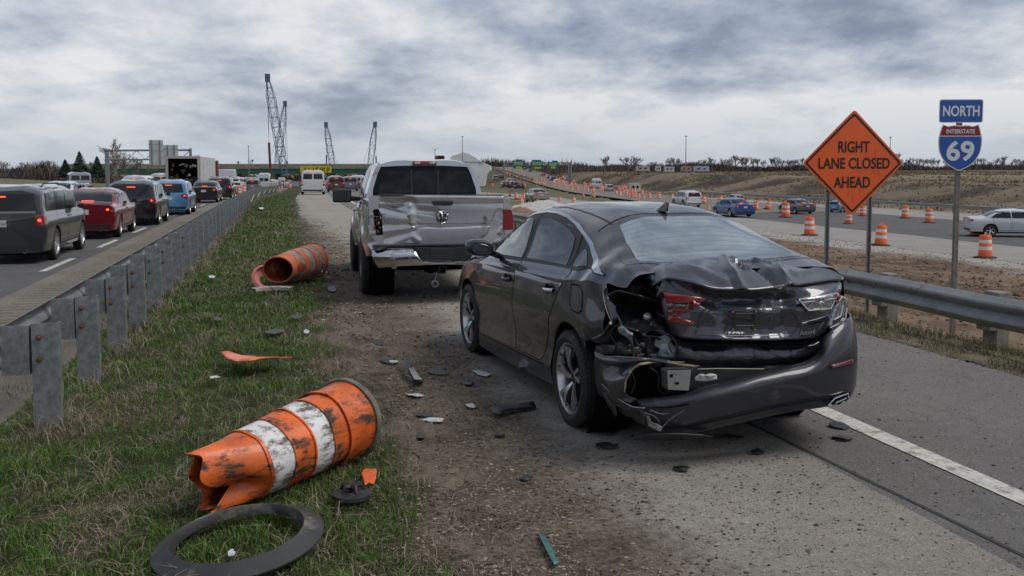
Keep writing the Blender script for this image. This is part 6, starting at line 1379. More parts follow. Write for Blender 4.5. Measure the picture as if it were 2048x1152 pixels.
    # pebbles and clods
    def pebbles(name,x,y,s,col,seed,m=None,flat=.55,z=None):
        n=len(x); r=np.random.RandomState(seed); z=surf_z(x,y) if z is None else z; base=np.array([[1,0,0],[0,1,0],[-1,0,0],[0,-1,0],[0,0,1],[0,0,-1]],float)
        V=base[None]*r.uniform(.55,1.15,(n,6,1)); a=r.uniform(0,6.28,n); c,q=np.cos(a)[:,None],np.sin(a)[:,None]; vx=V[...,0]*c-V[...,1]*q; vy=V[...,0]*q+V[...,1]*c; V=np.stack([vx*r.uniform(.7,1.5,(n,1)),vy,V[...,2]*flat],-1)*s[:,None,None]
        V[...,0]+=x[:,None]; V[...,1]+=y[:,None]; V[...,2]+=(z+s*flat*.35)[:,None]; b=(np.arange(n)*6)[:,None,None]; T=np.array([[0,1,4],[1,2,4],[2,3,4],[3,0,4],[1,0,5],[2,1,5],[3,2,5],[0,3,5]])
        return npmesh(name,V,(b+T).reshape(-1,3),m or mat('pebble_mat',(.1,.1,.1),.9,vcol='Col',spec=.2),smooth=False,col=np.repeat(col[:,None],6,1).reshape(-1,3))
    x,y,xr=pts(150000,.1,4.6,2.2,34,2.0); N=fbm(x,y,1.4,3,55); k=r.rand(len(x))<np.clip(np.exp(-np.maximum(xr-.9,0)/.55)*.9*(.2+1.6*(N>.5))+.02,0,1)*sstep(.0,.6,xr); x,y=x[k],y[k]; n=len(x)
    s=(.0028+.012*r.rand(n)**4)*np.clip(np.hypot(x,y)/6,1,3); col=np.array([.16,.132,.102])[None]*(.25+2.0*r.rand(n,1)**1.8); tag(pebbles('dirt_crumbs',x,y,s,col,12),kind='stuff')
    x,y,xr=pts(42000,1.6,6.3,2.5,22,1.7); n=len(x); s=(.0018+.005*r.rand(n)**4)*np.clip(np.hypot(x,y)/6,1,2.5); tag(pebbles('road_grit',x,y,s,np.array([.22,.205,.18])[None]*r.uniform(.15,1.7,(n,1)),13),kind='stuff')
    x,y,xr=pts(16000,7.8,27,8,50,1.2); n=len(x); s=(.010+.038*r.rand(n)**4)*np.clip(np.hypot(x,y)/16,.7,2); tag(pebbles('soil_clods',x,y,s,np.array([.17,.122,.082])[None]*r.uniform(.35,1.5,(n,1)),14,flat=.7),kind='stuff')
    x,y,xr=pts(7000,26.8,30.6,16,90,1.2); n=len(x); s=(.012+.05*r.rand(n)**3); tag(pebbles('crushed_stone',x,y,s,np.array([.36,.34,.31])[None]*r.uniform(.5,1.2,(n,1)),15,flat=.7),kind='stuff')
    n=2600; k=r.rand(n)<.6; x=np.where(k,r.normal(2.55,.55,n),r.normal(1.35,.55,n)); y=np.where(k,r.normal(4.75,.40,n),r.normal(7.6,1.3,n)); s=.0022+.0045*r.rand(n)**3; col=np.where((r.rand(n)<.12)[:,None],np.array([.35,.03,.03])[None],np.array([.45,.48,.48])[None])*r.uniform(.15,1.2,(n,1)); tag(pebbles('glass_crumbs',x,y,s,col,19),kind='stuff')
    n=1400; x=r.normal(2.4,.7,n); y=r.normal(5.0,.6,n); s=.003+.010*r.rand(n)**4; tag(pebbles('plastic_crumbs',x,y,s,np.array([.03,.03,.03])[None]*r.uniform(.3,1.8,(n,1)),20,flat=.3),kind='stuff')
grass()
# ================= traffic =================
TW={}
def tmpl(kind):
    """one template per kind: list of (name, mesh, slot, children) plus wheels, with 'PAINT' slots"""
    if kind in TW: return TW[kind]
    K=dict(
     sedan=dict(L=4.75,W=.90,H=1.45,belt=.98,ax=(1.02,3.80),R=.325,roof=[(0,1.02),(.75,1.07),(1.25,1.30),(1.75,1.43),(2.4,1.45),(2.9,1.41),(3.75,1.02),(4.5,.86),(4.75,.70)],lean=0),
     wagon=dict(L=5.1,W=.965,rwk=.87,H=1.70,belt=1.10,ax=(1.12,4.1),R=.37,roof=[(0,1.60),(.3,1.68),(1.5,1.72),(3.2,1.69),(3.55,1.58),(4.05,1.15),(4.9,1.06),(5.1,.85)],lean=.14),
     suv=dict(L=4.7,W=.93,rwk=.83,H=1.70,belt=1.06,ax=(.92,3.62),R=.36,roof=[(0,1.56),(.4,1.66),(1.5,1.70),(2.7,1.66),(3.0,1.56),(3.6,1.14),(4.4,1.03),(4.7,.82)],lean=.42),
     van=dict(L=5.3,W=.98,H=1.98,belt=1.15,ax=(1.05,4.25),R=.35,roof=[(0,1.88),(.4,1.96),(3.6,1.98),(4.0,1.85),(4.5,1.28),(5.1,1.1),(5.3,.8)],lean=.08),
     hitop=dict(L=5.9,W=1.0,H=2.7,belt=1.25,ax=(1.05,4.75),R=.35,roof=[(0,2.60),(.3,2.68),(4.0,2.72),(4.4,2.55),(5.2,1.35),(5.7,1.15),(5.9,.8)],lean=.03),
     hatch=dict(L=4.1,W=.86,H=1.50,belt=1.00,ax=(.72,3.25),R=.31,roof=[(0,1.30),(.35,1.42),(1.2,1.50),(2.0,1.48),(2.4,1.38),(3.1,1.03),(3.9,.85),(4.1,.68)],lean=.55))[kind]
    L,W,Hh,belt=K['L'],K['W'],K['H'],K['belt']; rf=K['roof']; sed=kind=='sedan'
    ry=[a for a,b in rf]; rz=[b for a,b in rf]
    def bz(y): 
        z=belt-.02 if not sed else belt-.03
        return min(z+0*y,float(np.interp(y,ry,rz))-.03)
    yk=sorted(set([0,.08,.3,L*.2,L*.35,L*.5,L*.6,L*.7,L*.8,L*.9,L-.15,L]))
    fr=lambda y: (1 if .12<y<L-.9 else (.955+.045*sstep(0,.12,y) if y<=.12 else 1-.16*((y-(L-.9))/.9)**2))
    gl=lambda y: sstep(0,1,(float(np.interp(y,ry,rz))-belt)/(Hh-belt))   # 1 where there is a cabin
    rw=W*(K.get('rwk',.80) if kind not in('van','hitop') else .90)
    yy2=sorted(set(yk+ry+[ (a+b)/2 for a,b in zip(ry,ry[1:])]))
    lines=[[(y,W*.8*fr(y),.24) for y in yk],[(y,W*.95*fr(y),.27) for y in yk],[(y,W*.985*fr(y),.45) for y in yk],[(y,W*fr(y),.68) for y in yk],[(y,W*.99*fr(y),bz(y)-.10) for y in yy2],[(y,W*.95*fr(y),bz(y)) for y in yy2],
       [(y,(W*.86*(1-gl(y))+(rw+.03)*gl(y))*fr(y),bz(y)+(float(np.interp(y,ry,rz))-bz(y))*.80) for y in yy2],[(y,(W*.7*(1-gl(y))+rw*.86*gl(y))*fr(y),float(np.interp(y,ry,rz))-.015) for y in yy2],[(y,0,float(np.interp(y,ry,rz))+.02) for y in yy2]]
    lf=Loft(lines,sub=3,sharp=(1,5,6)); tmp=empty('tmp')
    def df(p):
        p=p.copy(); 
        if K['lean'] and p.y<.9: p.y+=max(0,p.z-belt+.02)*K['lean']*(1-p.y/.9)
        if p.y<.10 : p.y+= (.05*(1-p.z/.5) if p.z<.5 else 0)
        return p
    ys=[0,.03,.08,.15]+list(np.arange(.22,L-.2,.085))+[L-.15,L-.06,L]
    body=lf.solid(ys,df).build('body',[BLK],tmp,angle=32,recalc=True); full=bvh(body)
    arches(body,[(K['ax'][0],K['R']+.01),(K['ax'][1],K['R']+.01)],K['R']+.055,W,.3,liner=False)
    parts=[]
    def add(o,slot,mt=None,kids=()): parts.append((o.name.split('.')[0],o.data,slot,[(k.name.split('.')[0],k.data) for k in kids],Vector(o.location)))
    def lf2(d,z): return d*K['lean']
    zt=rz[0]
    # side glass
    if sed: g=[[(1.02,belt+.035),(1.42,1.335),(1.95,1.375),(2.02,belt+.03)],[(2.07,belt+.03),(2.03,1.38),(2.55,1.37),(2.95,1.27),(3.38,belt+.04)]]
    elif kind=='hatch': g=[[(.62,1.06),(.78,1.33),(1.55,1.40),(1.58,1.05)],[(1.63,1.05),(1.61,1.40),(2.1,1.38),(2.35,1.30),(2.85,1.05)]]
    elif kind=='suv': g=[[(.50,1.12),(.62,1.40),(.85,1.52),(1.16,1.55),(1.18,1.10)],[(1.24,1.10),(1.22,1.56),(2.02,1.57),(2.03,1.09)],[(2.09,1.09),(2.08,1.57),(2.62,1.55),(2.9,1.46),(3.28,1.10)]]
    elif kind=='wagon': g=[[(.36,1.16),(.42,1.56),(1.28,1.59),(1.28,1.15)],[(1.34,1.15),(1.34,1.59),(2.30,1.59),(2.30,1.14)],[(2.36,1.14),(2.36,1.59),(3.1,1.57),(3.38,1.48),(3.72,1.14)]]
    elif kind=='van': g=[[(3.0,1.22),(3.0,1.75),(3.75,1.75),(4.15,1.25)],[(.6,1.25),(.62,1.78),(1.6,1.80),(1.6,1.25)]]
    else: g=[[(3.9,1.32),(3.9,2.0),(4.4,2.0),(4.85,1.35)]]
    for s_ in 'LR':
        for pl in g: add(patch('side_window',pl,s_,full,.010,GLS,tmp,cell=.09,skirt=.012),'')
    rwz=dict(sedan=None,hatch=(1.0,1.33,.62,.50),suv=(1.10,1.52,.72,.60),wagon=(1.14,1.56,.80,.72),van=(1.28,1.72,.80,.74),hitop=(1.45,1.95,.72,.70))[kind]
    if sed: add(patch('rear_window',[(-.68,.80),(.68,.80),(.60,1.42),(0,1.47),(-.60,1.42)],'top',full,.004,GLS,tmp,cell=.1),'')
    elif kind in('van','hitop'):
        z0,z1,a,b_=rwz
        for s_ in (-1,1): add(patch('rear_window',[(s_*.06,z0),(s_*a,z0),(s_*b_,z1),(s_*.06,z1)],'rear',full,.004,GLS,tmp,cell=.15),'')
    else:
        z0,z1,a,b_=rwz; add(patch('rear_window',[(-a,z0),(a,z0),(b_,z1),(-b_,z1)],'rear',full,.004,GLS,tmp,cell=.1),'')
    fy=[y for y in ry if float(np.interp(y,ry,rz))>belt+.3][-1]
    wy={'sedan':(2.95,3.70),'hatch':(2.42,3.05),'suv':(3.0,3.52),'wagon':(3.58,4.0),'van':(4.0,4.45),'hitop':(4.45,5.15)}[kind]
    add(patch('windscreen',[(-rw*.75,wy[0]),(rw*.75,wy[0]),(rw*.85,wy[1]),(-rw*.85,wy[1])],'top',full,.004,GLS,tmp,cell=.15),'')
    # lamps, plate, bumper
    for s_ in (-1,1):
        if sed: pl=[(s_*.50,.80),(s_*.86,.80),(s_*.855,.95),(s_*.52,.93)]
        elif kind=='hatch': pl=[(s_*.58,.72),(s_*.82,.72),(s_*.81,.92),(s_*.60,.92)]
        elif kind=='suv': pl=[(s_*.60,.92),(s_*.89,.80),(s_*.885,1.06),(s_*.62,1.02)]
        elif kind=='wagon': pl=[(s_*.76,.84),(s_*.925,.84),(s_*.92,1.10),(s_*.76,1.10)]
        else: pl=[(s_*(W-.16),.75),(s_*(W-.04),.75),(s_*(W-.045),1.15),(s_*(W-.15),1.15)]
        add(patch('tail_light',pl,'rear',full,.008,RED,tmp,cell=.06,skirt=.012),'LAMP')
        cx=sum(q[0] for q in pl)/4; cz=sum(q[1] for q in pl)/4; rr=.04
        add(patch('lit_bulb',[(cx+rr*math.cos(t)*1.2,cz+rr*math.sin(t)) for t in np.linspace(0,6.28,9)[:-1]],'rear',full,.012,REDLIT,tmp,cell=.1,skirt=.004),'LIT')
        sp=[(.02,pl[1][1]+.01),(.17,pl[1][1]+.03),(.15,pl[2][1]-.01),(.02,pl[2][1]-.0)]; add(patch('lamp_wrap',sp,'L' if s_<0 else 'R',full,.006,RED,tmp,cell=.06),'')
    cz={'sedan':.80,'hatch':.62,'suv':.82,'wagon':.90,'van':.80,'hitop':.80}[kind]
    add(patch('number_plate',[(-.16,cz-.075),(.16,cz-.075),(.16,cz+.075),(-.16,cz+.075)],'rear',full,.012,WHT,tmp,cell=.2,skirt=.012),'')
    add(patch('bumper_trim',[(-W*.80,.30),(W*.80,.30),(W*.88,.42),(-W*.88,.42)],'rear',full,.010,BLK,tmp,cell=.15),'')
    hz_=rz[0]-.10 if not sed else None
    if sed: add(patch('brake_bar',[(-.18,.80),(.18,.80),(.17,.83),(-.17,.83)],'top',full,.008,REDLIT,tmp,cell=.2),'LIT')
    else: add(patch('brake_bar',[(-.16,hz_-.02),(.16,hz_-.02),(.15,hz_+.015),(-.15,hz_+.015)],'rear',full,.01,REDLIT,tmp,cell=.2),'LIT')
    if kind in('wagon','suv'):
        for s_ in (-1,1): b=B(); b.tube([(s_*rw*.88,.7,rz[1]+.03),(s_*rw*.9,.85,rz[2]+.055),(s_*rw*.9,2.3,rz[2]+.055),(s_*rw*.88,2.5,rz[2]+.0)],.018,6); add(b.build('roof_rail',BLK,tmp),'')
    # door gaps on both sides
    dg={'sedan':[[(2.05,.32),(2.05,belt)],[(1.25,.62),(1.12,belt)],[(3.35,.32),(3.3,belt-.05)],[(1.45,.34),(3.35,.34)]],'wagon':[[(2.33,.34),(2.33,belt+.03)],[(1.58,.36),(1.35,.9),(1.31,belt+.03)],[(3.5,.34),(3.55,belt)],[(1.55,.36),(3.5,.36)]],'suv':[[(2.06,.34),(2.06,belt+.03)],[(1.38,.40),(1.2,.8),(1.2,belt+.03)],[(3.1,.34),(3.15,belt)],[(1.38,.38),(3.1,.36)]],'hatch':[[(1.6,.32),(1.6,belt+.03)],[(2.75,.34),(2.75,belt)]],'van':[[(1.7,.35),(1.7,1.8)],[(2.95,.35),(2.95,1.8)],[(4.1,.35),(4.1,1.2)]],'hitop':[[(1.9,.35),(1.9,2.2)],[(3.6,.35),(3.6,2.1)]]}[kind]
    if kind in('sedan','suv','wagon'):
        for s_ in 'LR':
            for ln in dg[:]: add(seams('panel_gap',[ln],s_,full,tmp,w=.014,h=.003),'')
            X=-W if s_=='L' else W
            for yy in (dg[0][0][0]+.10,): 
                b=B(); sx=-1 if s_=='L' else 1; b.tube([(sx*(W-.01),yy,belt-.12),(sx*(W+.022),yy+.03,belt-.12),(sx*(W+.022),yy+.17,belt-.12),(sx*(W-.01),yy+.2,belt-.12)],.013,5); add(b.build('door_handle',BLK,tmp),'PAINT')
    for s_ in (-1,1):
        my={'sedan':3.05,'hatch':2.55,'suv':2.95,'wagon':3.4,'van':4.1,'hitop':4.7}[kind]; b=B(); b.box(s_*(W+.10)-.085,s_*(W+.10)+.085,my,my+.08,belt+.01,belt+.13); o=b.build('mirror',BLK,tmp,smooth=False); bm=bmesh.new(); bm.from_mesh(o.data); bmesh.ops.bevel(bm,geom=bm.edges[:],offset=.03,segments=2,affect='EDGES'); bm.to_mesh(o.data); bm.free(); add(o,'')
    b=B(); b.box(-W*.75,W*.75,.15,L-.3,.19,.32); b.box(-W+.3,W-.3,.3,L-.4,.25,.7); add(b.build('chassis',DARK,tmp,smooth=False),'')
    b=B(); b.lathe([(.030,0),(.036,-.01),(.036,.2),(.028,.2)],n=12,axis='y',c=(W*.55,-.015,.27)); add(b.build('exhaust_tip',ALU,tmp),'')
    parts.insert(0,('body',body.data,'PAINT',[],Vector((0,0,0))))
    for o in list(tmp.children): bpy.data.objects.remove(o)
    bpy.data.objects.remove(tmp)
    TW[kind]=(K,parts); return TW[kind]
CARP={}
def cpaint(name,col,metal=.3): 
    return paint('paint_'+name,col,.32,metal,1.,dirt=tuple(c*.6+.04 for c in col),dscale=2.5,damt=.15)
def car(kind,col,loc,rz,label,cat,group,name,lit=True,s=1.,wheels='plain',far=False,extra=None):
    K,parts=tmpl(kind); r=empty(name,loc,rz,label,cat,group,scale=s); r.location=loc
    off=Vector((0,-K['ax'][0],0))
    for nm,me,slot,kids,lc in parts:
        if slot=='LIT' and not lit: continue
        if far and nm in('panel_gap','door_handle','mirror','exhaust_tip','roof_rail','lamp_wrap') : continue
        o=bpy.data.objects.new(nm,me); link(o,r); o.location=lc+off
        if slot=='PAINT': o.material_slots[0].link='OBJECT'; o.material_slots[0].material=col
    for sx in (-1,1):
        for a in K['ax']:
            wheel(r,sx*(K['W']-.115),a+off.y,K['R'],K['R'],.215,sx,wheels)
    return r
def road_rz(y): e=.5; return -math.atan((float(bend(y+e))-float(bend(y-e)))/(2*e))
def queue_car(kind,col,px,py,label,cat,name,side=1,z0=-.3,s=1.,group='vehicles queuing on the left road',rz=None,**k):
    """px,py = photo position of the rear wheel contact (side=1: right wheel, -1: left wheel)"""
    z=z0
    for _ in range(6): g=G(px,py,z); z=z0+float(zroad(g.y)) if z0>-1.5 else z0
    K,_=tmpl(kind); a=road_rz(g.y) if rz is None else rz; v=Matrix.Rotation(a,3,'Z')@Vector((side*(K['W']-.01)*s,0,0)); return car(kind,col,(g.x-v.x,g.y-v.y,z+.012),a,label,cat,group,name,s=s,**k)
cDG=cpaint('graphite',(.024,.028,.032),.4); cRD=cpaint('burgundy',(.20,.012,.018),.4); cBK=cpaint('black',(.012,.012,.013),.3); cBL=cpaint('sky_blue',(.10,.27,.46),.45); cWH=cpaint('white',(.55,.56,.57),0.); cSV=cpaint('silver',(.32,.33,.34),.6); cGY=cpaint('grey',(.12,.125,.13),.5); cMB=cpaint('mid_blue',(.03,.10,.28),.45); cDM=cpaint('dark_red',(.09,.012,.016),.4); cNV=cpaint('navy',(.015,.02,.05),.4); cRE=cpaint('bright_red',(.40,.03,.02),.2)
def badge_text(root,s,x,z,h,m,y,name='badge'):
    t=textmesh(s,h,.001,name,m,root); t.rotation_euler=(math.radians(90),0,0); t.location=(x,y,z); return t
r=queue_car('wagon',cDG,116,519,'dark grey boxy wagon cut off by the left photo edge, nearest in the queue','SUV','station_wagon',wheels='double'); 
K_=tmpl('wagon')[0]; oy=-K_['ax'][0]
b=B(); b.box(-.78,.78,-.012,.004,1.155,1.205); o=b.build('chrome_strip',CHR,r,smooth=False,bevel=.004); o.location=(0,oy-.002,-.03)
badge_text(r,'QAG 567',0,.90,.09,mat('plate_ink',(.02,.03,.12),.5),oy-.017,'plate_text')
r=queue_car('sedan',cRD,243,474,'dark red sedan with a lit right tail light behind the boxy wagon','car','sedan_car',wheels='double',s=1.03)
r=queue_car('suv',cBK,320,449,'black SUV with chrome strip on its tailgate, between the red sedan and the blue SUV','SUV','suv_car',wheels='plain'); b=B(); b.box(-.45,.45,-.01,.004,.955,.985); o=b.build('chrome_strip',CHR,r,smooth=False); o.location=(0,-.92-.004,0)
queue_car('suv',cBL,381,429,'sky blue SUV ahead of the black SUV','SUV','suv_car',s=.96)
queue_car('sedan',cBK,438,405,'black sedan with three brake lights in front of the box truck','car','sedan_car',s=.98)
queue_car('suv',cBK,466,399,'black SUV just ahead of the black sedan, beside the box truck','SUV','suv_car',s=1.)
def at_car(kind,c_,px,D,label,cat,name,zl=-.3,group='vehicles queuing on the left road',s=1.,xr=None,**k):
    d=ray(px,342)
    if xr is None: t=D/depth(d); x,y=d.x*t,d.y*t
    else: y=D; x=xr+float(bend(y))
    return car(kind,c_,(x,y,zl+float(zroad(y))+.012),road_rz(y),label,cat,group,name,s=s,far=True,**k)
at_car('sedan',cWH,468,98,'white sedan between the black SUV and the drum pair','car','sedan_car')
at_car('suv',cGY,505,121,'grey SUV right of the two orange drums','SUV','suv_car')
at_car('hitop',cWH,528,146,'tall white high-roof van in the queue','van','high_roof_van',s=.95)
at_car('van',cWH,465,120,'white passenger van beside the box truck cab','van','passenger_van')
at_car('van',cSV,503,158,'silver van behind the grey SUV','van','passenger_van')
rs_=random.Random(21)
for lane in (0,1):
    y=166. if lane==0 else 176.
    while y<385:
        k=rs_.choice(('sedan','suv','hatch','van','suv','sedan','hitop' if rs_.random()<.4 else 'suv')); c_=rs_.choice((cBK,cGY,cSV,cWH,cDM,cNV,cWH,cBK)); at_car(k,c_,0,y,'tiny vehicle in the packed far end of the left queue','car',{'sedan':'sedan_car','suv':'suv_car','hatch':'hatchback_car','van':'passenger_van','hitop':'high_roof_van'}[k],xr=-6.3-lane*3.9,group='tiny vehicles in the packed far end of the left queue'); y+=rs_.uniform(7.2,10)
for lane in (0,1):
    y=146. if lane==0 else 128.
    while y<385:
        k=rs_.choice(('sedan','suv','hatch','suv','van')); c_=rs_.choice((cBK,cGY,cSV,cRE,cDM,cWH,cDG)); at_car(k,c_,0,y,'tiny vehicle far ahead beyond the shoulder van','car',{'sedan':'sedan_car','suv':'suv_car','hatch':'hatchback_car','van':'passenger_van'}[k],xr=5.9+lane*3.7,zl=0.,group='tiny vehicles far ahead beyond the shoulder van'); y+=rs_.uniform(8,13)
# far lane of the left road
queue_car('sedan',cWH,152,418,'white sedan in the far lane, mostly hidden by the boxy wagon','car','sedan_car',s=1.02)
queue_car('sedan',cSV,178,411,'silver sedan in the far lane above the red sedan roof','car','sedan_car',far=True,s=.92)
queue_car('van',cWH,300,402,'white van roof showing above the black SUV','van','passenger_van',far=True,s=.90)
queue_car('van',cWH,352,396,'white van left of the box truck','van','passenger_van',far=True,s=1.05)
queue_car('hatch',cGY,322,393,'small grey car between the two white vans of the far lane','car','hatchback_car',far=True)
queue_car('van',cSV,183,388,'pale boxy utility vehicle parked beyond the left road','van','utility_vehicle',far=True,s=.70,z0=.3,lit=False,rz=.25,group='lone vehicles away from the queue')
# shoulder van and traffic on our own carriageway
def van_rear():
    r=queue_car('van',cWH,650,389,'white panel van driving on the shoulder ahead of the pickup','van','panel_van',s=.98,z0=0.,group='vehicles ahead on the near carriageway')
van_rear()
NG='vehicles ahead on the near carriageway'
at_car('suv',cDM,672,103,'dark red SUV right of the white shoulder van','SUV','suv_car',zl=0.,group=NG)
at_car('sedan',cSV,665,132,'silver sedan beyond the dark red SUV','car','sedan_car',zl=0.,group=NG)
at_car('suv',cGY,700,112,'grey SUV beside the pickup mirror','SUV','suv_car',zl=0.,group=NG)
# right highway
RG='vehicles on the far right highway'
def two(pr,pf,z=-2.1):
    a=G(*pr,z); b_=G(*pf,z); return a,-math.atan2(b_.x-a.x,b_.y-a.y)
def hcar(kind,col,pr,hpx,label,cat,name,rz=None,z=-2.1,lit=True,far=False,side=-1,group=RG,wheels='plain'):
    g=G(*pr,z) if z<5 else AT(pr[0],pr[1],z); K,_=tmpl(kind); s=hpx*depth(g)/F/K['H']; s=max(.75,min(1.25,s)); a=road_rz(g.y) if rz is None else rz; v=Matrix.Rotation(a,3,'Z')@Vector((side*(K['W']-.01)*s,0,0)); return car(kind,col,(g.x-v.x,g.y-v.y,g.z+.015),a,label,cat,group,name,s=s,lit=lit,far=far,wheels=wheels)
hcar('suv',cWH,(1366,414),32,'white SUV on the far highway above the sedan roof','SUV','suv_car',lit=True)
hcar('sedan',cMB,(1459,434),36,'blue sedan on the far highway right of the antenna fin','car','sedan_car')
hcar('sedan',cGY,(1589,428),29,'dark grey sedan on the far highway left of the orange sign','car','sedan_car')
hcar('sedan',cWH,(1981,474),54,'white sedan seen side-on at the right photo edge','car','sedan_car',rz=math.radians(-118),side=1,lit=False,wheels='plain')
hcar('sedan',cSV,(1063,405),27,'silver grey sedan on the lower pale road right of the pickup','car','sedan_car',rz=-.04)
hcar('hatch',cBL,(1662,424),16,'pale blue car behind the left sign post','car','hatchback_car',lit=False,rz=-1.2)
hcar('hatch',cSV,(1466,408),11,'small silver car beyond the blue sedan','car','hatchback_car',far=True)
for px,py,D,h,k,c,lab in ((1188,377,195,14,'hitop',cWH,'white box van on the rising road by the drums'),(1211,384,175,15,'suv',cSV,'silver pickup-like SUV right of the white box van'),(1003,376,150,8,'sedan',cBK,'black car low on the road beside the white wall'),(1013,369,170,8,'sedan',cSV,'silver car on the lower road near the white wall'),(1020,377,150,9,'hatch',cNV,'navy car on the lower road near the pickup'),(1032,378,152,8,'sedan',cDG,'dark car right of the navy car on the lower road'),(986,362,210,6,'suv',cGY,'grey SUV under the embankment'),(996,358,230,6,'sedan',cBK,'black car far under the embankment'),(1047,340,430,5,'suv',cNV,'dark SUV at the crest of the rising road'),(1057,344,390,5,'suv',cBK,'black SUV just below the crest of the rising road'),(1082,352,300,6,'sedan',cRE,'red car on the rising road'),(1094,358,280,6,'sedan',cRD,'dark red car on the rising road'),(1101,362,260,8,'suv',cBK,'black SUV on the rising road left of the drums'),(1108,368,240,8,'hatch',cWH,'white car on the rising road left of the drums')):
    hcar(k,c,(px,py),h,lab,{'hitop':'van','suv':'SUV'}.get(k,'car'),{'sedan':'sedan_car','hitop':'box_van','suv':'suv_car','hatch':'hatchback_car'}[k],z=D,far=True,rz=-.12)
# box truck with open back
def box_truck():
    g=G(400,399,-.45); a=road_rz(g.y); r=empty('box_truck',(g.x-1.22,g.y,-.33),a,'white box truck with open rear doors and a junk-filled cargo bay','truck')
    z0,z1,L=.45,3.25,12.5; W=1.25; wm=mat('box_white',(.46,.46,.46),.5,var=.12,vscale=1.5,dirt=(.25,.18,.17),dscale=1.2,damt=.3); rm=mat('rust_red',(.16,.03,.03),.6,var=.3,vscale=4)
    b=B(); b.box(-W,-W+.05,0,L,z0,z1); b.box(W-.05,W,0,L,z0,z1); b.box(-W+.05,W-.05,0,L,z1-.05,z1); b.box(-W+.05,W-.05,0,L,z0,z0+.08); b.box(-W+.05,W-.05,L-.05,L,z0+.08,z1-.05); b.build('cargo_box',wm,r,smooth=False)
    b=B(); b.box(-W-.01,-W+.16,-.06,0,z0-.05,z1+.03); b.box(W-.16,W+.01,-.06,0,z0-.05,z1+.03); b.box(-W+.16,W-.16,-.06,0,z1-.17,z1+.03); b.build('door_frame',mat('frame_white',(.40,.38,.36),.6,dirt=(.2,.1,.07),dscale=3,damt=.4),r,smooth=False)
    for s_ in (-1,1): b=B(); b.box(s_*W-.02*s_ if s_>0 else s_*W-.06,s_*W+.06 if s_>0 else s_*W+.02,0,1.15,z0,z1-.02); b.build('rear_door',wm,r,smooth=False)
    rs=random.Random(3); pal=[mat('junk_a',(.05,.045,.04),.8),mat('junk_b',(.22,.20,.17),.7),mat('junk_c',(.11,.03,.025),.7),mat('junk_d',(.34,.33,.31),.6),mat('junk_e',(.06,.07,.09),.7)]
    for k in range(46):
        x=rs.uniform(-1.0,1.0); z=rs.uniform(z0+.15,2.75); w=rs.uniform(.08,.38); h=rs.uniform(.05,.28); y=rs.uniform(.15,.9); b=B(); M=Matrix.Translation((x,y,z))@Matrix.Rotation(rs.uniform(-.5,.5),4,'Y'); b.box(-w/2,w/2,-.2,.3,-h/2,h/2,M=M); o=b.build('junk_piece',pal[rs.randrange(5)],r,smooth=False)
    b=B(); b.box(-1.18,1.18,1.2,1.25,z0+.1,z1-.06); b.build('dark_interior',DARK,r,smooth=False)
    b=B(); b.box(-1.1,1.1,L+.1,L+2.0,.6,2.55,tx=.12); b.build('cab',rm,r,bevel=.06); b=B(); b.box(-1.05,1.05,L+2.0,L+2.7,.6,1.6,tx=.05); b.build('hood',wm,r,bevel=.06)
    b=B(); b.box(-1.15,1.42,L+.05,L+1.3,.7,3.05); b.build('wind_deflector',rm,r,smooth=False)
    b=B(); b.box(-.9,.9,-.1,L+2,.40,.55); b.box(-1.2,1.2,-.12,-.02,.35,.5); b.build('chassis',BLK,r,smooth=False)
    b=B(); b.box(.95,1.15,-.13,-.10,.55,.64); b.build('tail_light',AMBLIT,r,smooth=False); b=B(); b.box(-1.15,-.95,-.13,-.10,.55,.64); b.build('tail_light',REDLIT,r,smooth=False)
    for s_ in (-1,1):
        for y in (1.1,L+1.6): wheel(r,s_*1.0,y,.42,.42,.3,s_,'plain')
box_truck()
def semi_cab():
    g=G(460,388,-.6); r=empty('tractor_unit',(g.x-1.5,g.y+22,-1.2),road_rz(110),'white tractor unit cab showing right of the box truck','truck'); b=B(); b.box(-1.2,1.2,0,2.2,.9,3.2,tx=.1); b.build('cab',cWH,r,bevel=.1); b=B(); b.box(-1.0,1.0,2.2,3.6,.7,1.9,tx=.05); b.build('hood',cWH,r,bevel=.08); b=B(); b.box(1.195,1.21,.8,1.9,1.9,2.7); b.build('side_window',GLS,r,smooth=False)
    for s_ in (-1,1):
        for y in (.2,3.0): wheel(r,s_*1.0,y,.45,.45,.3,s_,'plain')
semi_cab()
